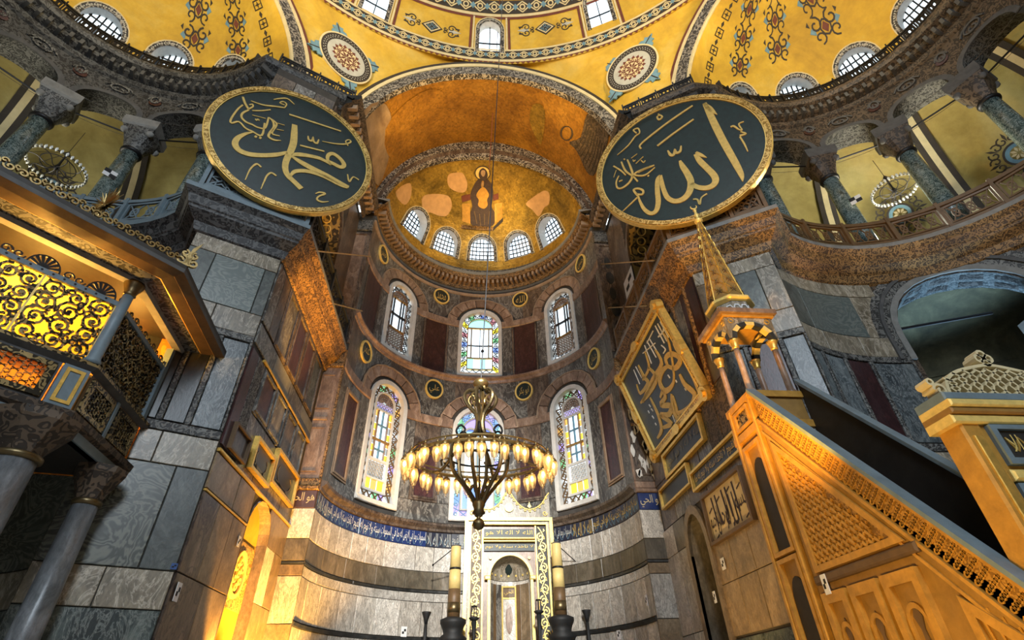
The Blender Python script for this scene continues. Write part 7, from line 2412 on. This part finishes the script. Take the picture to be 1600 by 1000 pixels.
ribbon(PT, smooth_pts([(0.5 + 0.09 * k, 4.09 + 0.09 * (-1) ** k) for k in range(12)], 3), 0.025, 0, 0.012).build('scrollwork', 'gold', pz)
ring(PT, [(0.34, 3.82), (1.7, 3.82), (1.7, 4.34), (0.34, 4.34)], [(0.42, 3.9), (1.62, 3.9), (1.62, 4.28), (0.42, 4.28)], -0.05, 0.05).build('panel_frame', 'paint_bluegrey', pul)
slab(PT, 0.28, 1.66, 3.62, 3.76, -0.3, 0.04, ch=0.03).build('portal_moulding', 'gold_bright', pul)
ring(PT, [(0.3, 0.0), (1.64, 0.0), (1.64, 3.6), (0.3, 3.6)], [(0.44, 0.0), (1.5, 0.0), (1.5, 3.46), (0.44, 3.46)], -0.3, 0.0).build('door_frame', 'paint_bluegrey', pul)
slab(PT, 0.4, 1.54, 0.0, 3.5, -0.3, -0.2).build('portal_door', 'wood_brown', pul)
ring(PT, [(0.55, 2.2), (1.38, 2.2), (1.38, 3.36), (0.55, 3.36)], [(0.64, 2.29), (1.29, 2.29), (1.29, 3.27), (0.64, 3.27)], -0.2, -0.14).build('door_panel_frame', 'gold', pul)
# pierced crest of the portal
mb = MB()
cu, cz = 0.98, 4.78
out = [(cu - 0.85, cz), (cu - 0.8, cz + 0.2), (cu - 0.6, cz + 0.36), (cu - 0.3, cz + 0.45), (cu, cz + 0.5), (cu + 0.3, cz + 0.45), (cu + 0.6, cz + 0.36), (cu + 0.8, cz + 0.2), (cu + 0.85, cz)]
ribbon(PT, smooth_pts(out, 3), 0.045, -0.2, 0.0, mb)
for k in range(9):
    x = cu - 0.72 + 0.18 * k
    h = 0.44 * math.sqrt(max(0.1, 1 - ((x - cu) / 0.9) ** 2))
    ribbon(PT, smooth_pts([(x - 0.1, cz), (x + 0.06, cz + h * 0.4), (x - 0.06, cz + h * 0.7), (x + 0.1, cz + h)], 3), 0.028, -0.2, 0.0, mb)
    ribbon(PT, smooth_pts([(x + 0.1, cz), (x - 0.06, cz + h * 0.4), (x + 0.06, cz + h * 0.7), (x - 0.1, cz + h)], 3), 0.028, -0.2, 0.0, mb)
for q, r in ((0.0, 0.55), (0.0, 0.68), (-0.07, 0.61), (0.07, 0.61)):
    ring(PT, circle(cu + q, cz + r, 0.075, n=10), circle(cu + q, cz + r, 0.04, n=10), -0.2, 0.0, mb)
for sg in (-1, 1):
    scroll(PT, cu + sg * 0.95, cz + 0.08, 0.1, 1.2, PI, 0.035, -0.2, 0.0, mb, sg)
    ring(PT, circle(cu + sg * 1.05, cz + 0.2, 0.06, n=8), circle(cu + sg * 1.05, cz + 0.2, 0.03, n=8), -0.2, 0.0, mb)
mb.build('pierced_crest', 'paint_cream', pul)

# ------------------------------------------------------------------ mihrab
MY = 24.0
PM = Plane((-0.55, MY), (3.4, MY))                         # u = x + 0.55
mih = thing('mihrab', (1.42, MY, 0), 'tall gilded prayer niche with arched recess and scalloped crest in the apse', 'prayer niche')
ML = PM.L
MC = ML / 2 + 0.02
wall(PM, 0, ML, 0, 8.45, [(MC, 0.86, 0, 6.0, 1.0)], w=-0.1).build('niche_wall', 'marble_pink', mih)
for a, b in ((0.0, 0.0), (ML, ML)):
    MB().add([PM.P(a, 0, -0.1), PM.P(a, 8.45, -0.1), PM.P(a, 8.45, -0.9), PM.P(a, 0, -0.9)], [(0, 1, 2, 3)]).build('side_cheek', 'marble_cream', mih)
def mrect(d, z1=8.45): return [(d, 0), (d, z1 - d), (ML - d, z1 - d), (ML - d, 0)]
ring(PM, mrect(0), mrect(0.14), -0.2, 0.16, closed=False).build('outer_frame', 'gold', mih)
ring(PM, mrect(0.14), mrect(0.22), -0.2, 0.06, closed=False).build('frame_groove', 'marble_cream', mih)
ring(PM, mrect(0.22), mrect(0.3), -0.2, 0.12, closed=False).build('frame_bead', 'gold_bright', mih)
for u0, u1, nm in ((0.3, 0.76, 'left'), (ML - 0.76, ML - 0.3, 'right')):   # scrolled side bands
    b_ = slab(PM, u0, u1, 0.1, 8.1, -0.1, 0.0).build('scroll_band', 'wood_brown' if nm == 'left' else 'stone_dark', mih)
    mb = MB()
    um = (u0 + u1) / 2
    z = 0.5
    k = 0
    while z < 7.7:
        sg = 1 if k % 2 else -1
        scroll(PM, um - sg * 0.04, z, 0.17, 1.3, PI / 2, 0.05, 0, 0.03, mb, sg)
        ribbon(PM, smooth_pts([(um + sg * 0.14, z - 0.1), (um + sg * 0.02, z + 0.2), (um - sg * 0.14, z + 0.42)], 3), 0.04, 0, 0.03, mb)
        ext(PM, [(um + sg * 0.08, z + 0.2), (um + sg * 0.18, z + 0.27), (um + sg * 0.1, z + 0.36)], 0, 0.03, mb)
        z += 0.42
        k += 1
    mb.build('gilded_vine', 'gold_bright', b_)
    slab(PM, u1 if nm == 'left' else u0 - 0.06, u1 + 0.06 if nm == 'left' else u0, 0, 8.1, -0.1, 0.09).build('band_moulding', 'gold', mih)
# inscription fields above the arch
for z0, z1, s in ((7.62, 7.98, T_KURSI[0:5]), (7.06, 7.36, T_KURSI[7:12])):
    f_ = slab(PM, 0.86, ML - 0.86, z0, z1, -0.1, 0.0).build('inscription_field', 'disc_green', mih)
    letter(PM, ' '.join(s), 0.92, ML - 0.92, z0 + 0.06, z1 - 0.05, 0.02).build('lettering', 'gold_letter', f_)
for z in (7.42, 7.54):
    slab(PM, 0.82, ML - 0.82, z, z + 0.07, -0.1, 0.1, ch=0.02).build('field_moulding', 'gold_bright', mih)
# arch and recess
ring(PM, arch(MC, 0.97, 0, 6.0, 16), arch(MC, 0.86, 0, 6.0, 16), -0.15, 0.1, closed=False).build('niche_arch', 'gold_bright', mih)
for sg in (-1, 1):
    slab(PM, MC + sg * 0.97 - 0.13, MC + sg * 0.97 + 0.13, 5.9, 6.06, -0.1, 0.14, ch=0.03).build('arch_impost', 'gold_bright', mih)
    ext(PM, circle(MC + sg * 0.85, 6.78, 0.06, n=10), -0.1, 0.0).build('spandrel_boss', 'gold_bright', mih)
NC = (PM.P(MC, 0, 0).x, MY + 0.05)
mb = MB(); V = []
n, m = 16, 8
for i in range(n + 1):
    a = PI * i / n
    for z in (0, 5.98):
        V.append((NC[0] - 0.86 * cos(a), NC[1] + 0.86 * sin(a), z))
mb.add(V, [(2 * i, 2 * i + 2, 2 * i + 3, 2 * i + 1) for i in range(n)])
mb.build('recess_wall', 'marble_light', mih)
V = []
for i in range(n + 1):
    a = PI * i / n
    for j in range(m + 1):
        e = PI / 2 * j / m
        V.append((NC[0] - 0.86 * cos(a) * cos(e), NC[1] + 0.86 * sin(a) * cos(e), 6.0 + 0.86 * sin(e)))
MB().add(V, [(i * (m + 1) + j, (i + 1) * (m + 1) + j, (i + 1) * (m + 1) + j + 1, i * (m + 1) + j + 1) for i in range(n) for j in range(m)]).build('recess_dome', 'marble_cream', mih, True)
SN = Cyl(NC, 0.86, (0, 1), (1, 0))
for a, b, m_ in ((-1.3, -0.95, 'marble_dark'), (-0.95, -0.72, 'wood_brown'), (-0.72, -0.38, 'marble_dark'), (0.38, 0.62, 'wood_brown'), (0.62, 1.3, 'marble_tan')):
    slab(SN, a * 0.86 + 0.01, b * 0.86 - 0.01, 0.1, 5.85, 0, 0.02).build('recess_panel', m_, mih)
ring(SN, [(-0.34, 0), (-0.34, 5.8), (0.34, 5.8), (0.34, 0)], [(-0.28, 0), (-0.28, 5.74), (0.28, 5.74), (0.28, 0)], 0, 0.06, closed=False).build('recess_frame', 'gold_bright', mih)
slab(SN, -0.28, 0.28, 5.3, 5.36, 0, 0.05).build('recess_bar', 'gold_bright', mih)
rp = slab(SN, -0.27, 0.27, 5.38, 5.72, 0, 0.03).build('recess_inscription', 'wood_brown', mih)
letter(SN, T_KURSI[5], -0.22, 0.22, 5.44, 5.66, 0.045).build('lettering', 'gold_letter', rp)
slab(SN, -0.27, 0.27, 0.1, 5.3, 0, 0.02).build('recess_panel', 'marble_light', mih)
ext(SN, circle(0, 4.55, 0.16, 0.55, 18), 0, 0.035).build('rose_inlay', 'marble_pink', mih)
mb = MB()
for k in range(7):
    a = PI * (0.1 + 0.8 * k / 6)
    e = 0.25
    p = Vector((NC[0] - 0.84 * cos(a) * cos(e), NC[1] + 0.84 * sin(a) * cos(e), 6.0 + 0.84 * sin(e)))
    ext(TiltPlane(p, Vector((NC[0], NC[1], 6.0)) - p), circle(0, 0, 0.045, n=8), 0, 0.02, mb)
mb.build('dome_stars', 'gold_bright', mih)
p = Vector((NC[0], NC[1] + 0.84 * cos(0.55), 6.0 + 0.84 * sin(0.55)))
T = TiltPlane(p, Vector((NC[0], NC[1], 6.0)) - p)
ext(T, [(0, -0.3), (0.14, -0.1), (0.16, 0.05), (0.08, 0.18), (0, 0.32), (-0.08, 0.18), (-0.16, 0.05), (-0.14, -0.1)], 0, 0.02).build('pendant_motif', 'disc_green', mih)
# crest
cr = [(0.06, 8.45), (0.06, 9.62), (0.2, 9.45), (0.42, 9.12), (0.75, 8.9), (1.1, 8.85), (1.42, 9.0), (1.66, 9.25), (1.8, 9.5), (MC, 9.72), (2.14, 9.5), (2.3, 9.25), (2.54, 9.0), (2.86, 8.85), (3.2, 8.9), (3.53, 9.12), (3.75, 9.45), (3.89, 9.62), (3.89, 8.45)]
ext(PM, cr, -0.15, -0.02).build('crest_board', 'marble_cream', mih)
mb = MB()
path = smooth_pts(cr[1:-1], 3)
ribbon(PM, path, 0.05, -0.02, 0.03, mb)
acc = 0
for a, b in zip(path, path[1:]):
    acc += math.hypot(b[0] - a[0], b[1] - a[1])
    if acc > 0.15:
        acc = 0
        scroll(PM, a[0], a[1] - 0.07, 0.075, 1.0, PI / 2, 0.03, -0.02, 0.04, mb)
mb.build('crest_scallops', 'gold_letter', mih)
lathe_t = TiltPlane(PM.P(MC, 8.92, 0), (0, -1, 0))
ext(lathe_t, circle(0, 0, 0.2, n=20), -0.05, 0.06).build('crest_boss', 'gold_bright', mih)
for u in (1.02, 2.94):
    ext(PM, [(u - 0.1, 8.98), (u, 8.9), (u + 0.1, 8.98), (u + 0.04, 9.06), (u, 9.2), (u - 0.04, 9.06)], -0.05, 0.03).build('crest_leaf', 'gold_bright', mih)
    scroll_m = MB()
for u, sg in ((0.3, 1), (ML - 0.3, -1)):
    mb = MB(); scroll(PM, u, 8.68, 0.12, 1.2, 0, 0.04, -0.03, 0.03, mb, sg); mb.build('crest_corner', 'gold_letter', mih)

# ------------------------------------------------------------------ candles and candlesticks
def giant_candle(x, y, zt, lab, sg):
    t = thing('giant_candle', (x, y, 0), lab, 'candle', 'giant candles beside the mihrab')
    c = (x, y, 0)
    lathe(c, [(0.62, 0), (0.62, 0.3), (0.5, 0.5), (0.34, 0.9), (0.3, 2.6), (0.34, 3.2), (0.5, 3.6), (0.55, 3.7), (0.36, 3.85), (0.42, 4.05), (0.5, 4.2), (0.5, 4.32), (0.3, 4.4)], 20).build('holder', 'iron_dark', t, True)
    lathe(c, [(0.25, 4.38), (0.25, 5.0), (0.24, 5.38)], 20).build('lower_sleeve', 'wood_brown', t, True)
    lathe(c, [(0.255, 4.55), (0.26, 4.7), (0.255, 4.9)], 20).build('painted_cuff', 'bronze', t, True)
    lathe(c, [(0.24, 5.38), (0.225, 6.1)], 20).build('wax_body', 'wax', t, True)
    lathe(c, [(0.23, 6.08), (0.24, 6.12), (0.23, 6.16)], 20).build('iron_band', 'iron', t, True)
    lathe(c, [(0.22, 6.15), (0.2, zt - 0.04), (0.16, zt)], 20).build('wax_body', 'wax', t, True)
    lathe(c, [(0.2, zt - 0.06), (0.215, zt - 0.02), (0.1, zt + 0.02)], 20).build('cap', 'stone_dark', t, True)
    tube([(x, y, zt - 0.04), (x + sg * 0.95, y + 0.75, zt - 0.6)], 0.02, 5).build('stay_rod', 'iron', t)
    lathe((x + sg * 0.95, y + 0.75, zt - 0.6), [(0.01, -0.05), (0.05, 0), (0.01, 0.05)], 8).build('rod_ball', 'iron', t)
giant_candle(-0.9, 22.9, 7.03, 'giant yellow candle in a dark holder left of the mihrab', -1)
giant_candle(3.3, 22.75, 7.1, 'giant yellow candle in a dark holder right of the mihrab', 1)
for x, lab in ((-1.94, 'dark flared candle stand left of the giant candles'), (4.36, 'dark flared candle stand right of the giant candles')):
    t = thing('candle_stand', (x, 22.9, 0), lab, 'candle stand', 'flared candle stands')
    lathe((x, 22.9, 0), [(0.32, 0), (0.3, 0.1), (0.14, 0.3), (0.1, 1.2), (0.13, 1.6), (0.09, 2.2), (0.11, 3.0), (0.08, 3.6), (0.06, 4.2)], 14).build('stem', 'iron_dark', t, True)
    lathe((x, 22.9, 0), [(0.06, 4.18), (0.09, 4.35), (0.17, 4.55), (0.18, 4.6), (0.14, 4.6)], 14).build('cup', 'iron_dark', t, True)
for x, zt, lab in ((-0.1, 4.75, 'slender dark candlestick before the left band of the mihrab'), (2.44, 4.95, 'slender dark candlestick before the right band of the mihrab')):
    t = thing('candlestick', (x, 22.8, 0), lab, 'candlestick', 'slender candlesticks')
    lathe((x, 22.8, 0), [(0.3, 0), (0.12, 0.3), (0.06, 0.8), (0.09, 1.2), (0.05, 1.7), (0.08, 2.2), (0.05, 2.8), (0.09, 3.2), (0.05, 3.6), (0.1, zt - 0.5)], 12).build('stem', 'iron_dark', t, True)
    lathe((x, 22.8, 0), [(0.05, zt - 0.52), (0.2, zt - 0.42), (0.2, zt - 0.38), (0.05, zt - 0.34)], 12).build('drip_pan', 'iron_dark', t, True)
    for k in range(4):
        a = PI / 2 * k
        tube([(x + 0.12 * cos(a), 22.8 + 0.12 * sin(a), zt - 0.4), (x + 0.09 * cos(a), 22.8 + 0.09 * sin(a), zt)], 0.02, 5).build('gallery_bar', 'iron_dark', t)
    lathe((x, 22.8, 0), [(0.11, zt - 0.02), (0.12, zt), (0.1, zt + 0.03)], 12).build('top_ring', 'iron_dark', t)

# ------------------------------------------------------------------ big chandelier
CX, CY, CZ, CR, SQ = -0.36, 11.0, 5.98, 1.64, 0.72
ch = thing('chandelier', (CX, CY, 4.5), 'large brass ring chandelier with glowing tulip glass lamps before the apse', 'chandelier')
def cp(a, r, z): return Vector((CX + r * cos(a), CY + r * SQ * sin(a), z))
tube([cp(2 * PI * i / 60, CR * 0.93, CZ + 0.02) for i in range(60)], 0.035, 6, closed=True).build('outer_ring', 'brass', ch)
tube([cp(2 * PI * i / 60, CR * 0.93, CZ + 0.14) for i in range(60)], 0.018, 6, closed=True).build('outer_ring_wire', 'brass', ch)
tube([cp(2 * PI * i / 40, 0.62, CZ + 0.42) for i in range(40)], 0.03, 6, closed=True).build('inner_ring', 'bronze', ch)
tube([cp(2 * PI * i / 40, 0.66, CZ + 0.05) for i in range(40)], 0.022, 6, closed=True).build('middle_ring', 'iron', ch)
NL = 40
def lamp_unit(a, r, z):
    p = cp(a, r, z)
    cap = lathe(p, [(0.02, 0.08), (0.055, 0.05), (0.085, 0.0), (0.09, -0.03), (0.06, -0.05)], 10).build('lamp_cap', 'brass', ch, True)
    lathe(p, [(0.01, 0.16), (0.022, 0.12), (0.012, 0.08)], 8).build('cap_knob', 'brass', cap, True)
    lathe(p, [(0.09, -0.03), (0.1, -0.1), (0.088, -0.2), (0.055, -0.31), (0.02, -0.34)], 10).build('glass_shade', 'lamp_glass', cap, True)
    lathe(p, [(0.0, -0.34), (0.024, -0.37), (0.0, -0.41)], 6).build('glass_drop', 'lamp_glass', cap, True)
    lathe(p, [(0.004, -0.03), (0.036, -0.07), (0.038, -0.13), (0.004, -0.18)], 8).build('bulb', 'bulb', cap, True)
for k in range(NL):
    a = 2 * PI * k / NL
    lamp_unit(a, CR * (1.0 if k % 2 else 0.94), CZ - 0.06)
for k in range(6):                                          # cage ribs, arms and scrolls
    a = 2 * PI * k / 6 + 0.25
    tube([cp(a, r, z) for r, z in smooth_pts([(0.04, 4.78), (0.1, 5.05), (0.3, 5.35), (0.58, 5.7), (0.66, 6.05), (0.62, CZ + 0.42)], 4)], 0.044, 6).build('cage_rib', 'bronze', ch)
    arm = tube([cp(a, r, z) for r, z in smooth_pts([(0.6, CZ + 0.4), (0.85, CZ + 0.32), (1.1, CZ + 0.1), (1.3, CZ + 0.0), (CR * 0.93, CZ + 0.02)], 4)], 0.038, 6).build('arm', 'bronze', ch)
    tube([cp(a + 0.14 * sin(t * 0.7), 1.0 + 0.22 * cos(t * 0.7) * (1 - t / 14), CZ + 0.12 + 0.14 * sin(t * 0.7) * (1 - t / 14)) for t in range(12)], 0.026, 5).build('arm_scroll', 'bronze', arm)
    tube([cp(a + 0.3, r, z) for r, z in smooth_pts([(0.03, 4.95), (0.14, 5.1), (0.22, 5.3), (0.14, 5.42), (0.1, 5.3)], 4)], [0.03] * 14 + [0.03 - 0.0015 * i for i in range(3)] if False else 0.022, 5).build('lower_leaf', 'bronze', ch)
    tube([cp(a, r, z) for r, z in smooth_pts([(0.62, CZ + 0.42), (0.4, 6.52), (0.14, 6.62), (0.07, 6.9), (0.12, 7.12), (0.32, 7.34), (0.4, 7.55), (0.3, 7.72), (0.16, 7.74), (0.1, 7.86)], 4)], 0.045, 6).build('stem_scroll', 'bronze', ch)
    tube([cp(a + 0.5, r, z) for r, z in smooth_pts([(0.08, 6.9), (0.16, 7.2), (0.3, 7.5), (0.2, 7.64), (0.13, 7.5), (0.2, 7.42)], 4)], 0.02, 5).build('crown_scroll', 'brass', ch)
    tube([cp(a + 0.2, r, z) for r, z in smooth_pts([(0.5, CZ + 0.46), (0.6, 6.6), (0.5, 6.76), (0.38, 6.68), (0.44, 6.58)], 4)], 0.026, 5).build('ring_scroll', 'iron', ch)
lathe((CX, CY, 0), [(0.02, 4.5), (0.1, 4.54), (0.13, 4.62), (0.1, 4.7), (0.04, 4.74), (0.08, 4.8), (0.14, 4.84), (0.1, 4.92), (0.14, 5.02), (0.05, 5.2)], 16).build('bottom_finial', 'bronze', ch, True)
lathe((CX, CY, 0), [(0.05, 7.8), (0.16, 7.86), (0.2, 7.94), (0.16, 8.02), (0.04, 8.06)], 14).build('crown_ring', 'brass', ch, True)
tube([(CX, CY, 5.1), (CX, CY, 7.9)], 0.02, 6).build('stem', 'bronze', ch)
tube([(CX, CY, 8.0), (CX + 0.08, CY, 10.2), (0.42, CY, 30.5)], 0.018, 5).build('suspension_cable', 'iron', ch)
lathe((CX + 0.03, CY, 8.9), [(0.01, -0.06), (0.05, 0), (0.01, 0.06)], 8).build('cable_ball', 'iron', ch)
wire = tube([PB.P(*PB.px(764, 272, 0.2), 0.2), SS.P(*SS.px(781, 0), 0.1)], 0.02, 5).build('ceiling_wire', 'paint_red')
tag(wire, 'thin red brown wire running from the apse arch up to the dome', 'wire')

# ------------------------------------------------------------------ crystal chandeliers in the galleries
def crystal(s, u, w, z, r, lab, cable_to):
    S = SE[s]
    p = S.P(u, z, w)
    t = thing('crystal_chandelier', (p.x, p.y, z), lab, 'chandelier', 'crystal ring chandeliers in the galleries')
    n = 36
    for rr, zz, m in ((r, 0.0, 'iron'), (r * 0.6, 0.12, 'iron')):
        tube([(p.x + rr * cos(2 * PI * i / n), p.y + rr * sin(2 * PI * i / n), z + zz) for i in range(n)], 0.02, 5, closed=True).build('ring', m, t)
    for k in range(n):
        a = 2 * PI * k / n
        lathe((p.x + r * cos(a), p.y + r * sin(a), z + 0.04), [(0.0, -0.13), (0.045, -0.04), (0.05, 0.03), (0.02, 0.09), (0.0, 0.1)], 6).build('crystal_cup', 'crystal', t)
    for k in range(8):
        a = 2 * PI * k / 8
        tube([(p.x + q * r * cos(a + d), p.y + q * r * sin(a + d), z + h) for q, h, d in smooth_pts([(0.05, 0.0, 0), (0.35, -0.12, 0.3), (0.7, -0.05, 0.3), (1.0, 0.0, 0)], 3)], 0.018, 5).build('arm', 'iron', t)
        tube([(p.x + q * r * cos(a), p.y + q * r * sin(a), z + h) for q, h in ((1.0, 0.0), (0.5, 0.5), (0.06, 0.85))], 0.01, 4).build('stay', 'iron', t)
    lathe((p.x, p.y, z), [(0.02, -0.15), (0.09, 0.0), (0.04, 0.2), (0.03, 0.7), (0.1, 0.85), (0.02, 1.0)], 10).build('stem', 'iron', t, True)
    tube([(p.x, p.y, z + 0.95), (p.x, p.y, cable_to)], 0.012, 4).build('cable', 'iron', t)
crystal(-1, *([SE[-1].px(88, 262, -1.7)[0]]), -1.7, SE[-1].px(88, 262, -1.7)[1], 0.95, 'crystal ring chandelier hanging in the left gallery', 20.8)
crystal(1, *([SE[1].px(1398, 298, -1.7)[0]]), -1.7, SE[1].px(1398, 298, -1.7)[1], 0.85, 'crystal ring chandelier hanging in the right gallery', 20.8)

# ------------------------------------------------------------------ survey target cards
def card(S, x, y, h, wd, lab, w=0.08, quad=False, m=None):
    u, v = S.px(x, y, w)
    t = thing('survey_card', S.P(u, v - h / 2, w), lab, 'marker card', 'survey target cards')
    slab(S, u - wd / 2, u + wd / 2, v - h / 2, v + h / 2, w, w + 0.012).build('card', m or 'paper_white', t)
    if quad:
        sq = ((-0.25, 0.25), (0.25, -0.25))
        for a, b in sq:
            slab(S, u + a * wd - wd * 0.25, u + a * wd + wd * 0.25, v + b * h - h * 0.25, v + b * h + h * 0.25, w + 0.01, w + 0.018).build('black_square', 'paper_black', t)
    else:
        for a, b in ((-0.16, -0.1), (0.16, 0.14)):
            slab(S, u + a * wd - wd * 0.17, u + a * wd + wd * 0.17, v + b * h - h * 0.12, v + b * h + h * 0.12, w + 0.01, w + 0.018).build('black_square', 'paper_black', t)
card(SL, 277, 925, 0.36, 0.2, 'white survey card with black squares, low on the left wall near the pier edge')
card(SL, 373, 846, 0.26, 0.16, 'small survey card beside the glowing niche')
card(SA, 631, 987, 0.36, 0.26, 'survey card on the pale apse wall below the left candle stand')
card(SA, 1010, 938, 0.34, 0.17, 'survey card on the apse wall at the right end')
card(SA, 967, 991, 0.34, 0.2, 'survey card low on the apse wall right of the right candle stand')
card(SR, 1130, 881, 0.3, 0.22, 'survey card on the tan wall beside the pointed doorway')
card(SR, 1117, 933, 0.3, 0.16, 'survey card at the pointed doorway edge', 0.1)
card(SM, 1290, 913, 0.3, 0.14, 'survey card on the pulpit base corner', 0.1)
card(SR, 983, 442, 1.0, 1.3, 'large white survey sheet behind the right sanctuary railing', 0.12)
for s, x, y, lab in ((-1, 172, 271, 'chequered survey card on the left gallery column'), (1, 1337, 312, 'chequered survey card on the right gallery column')):
    k = 2
    c = SE[s].P(0.449 * 6 * k, 14.3, -0.3)
    nrm = Vector((CAM.x - c.x, CAM.y - c.y, 0)).normalized()
    T = TiltPlane(c + nrm * 0.34 + Vector((0, 0, 3.0)), nrm)
    card(T, x, y, 0.34, 0.4, lab, 0.0, True)
t = card(PWL, 272, 885, 0.12, 0.12, 'tiny blue marker with a white dot on the left pier', 0.08, False, 'marker_blue')
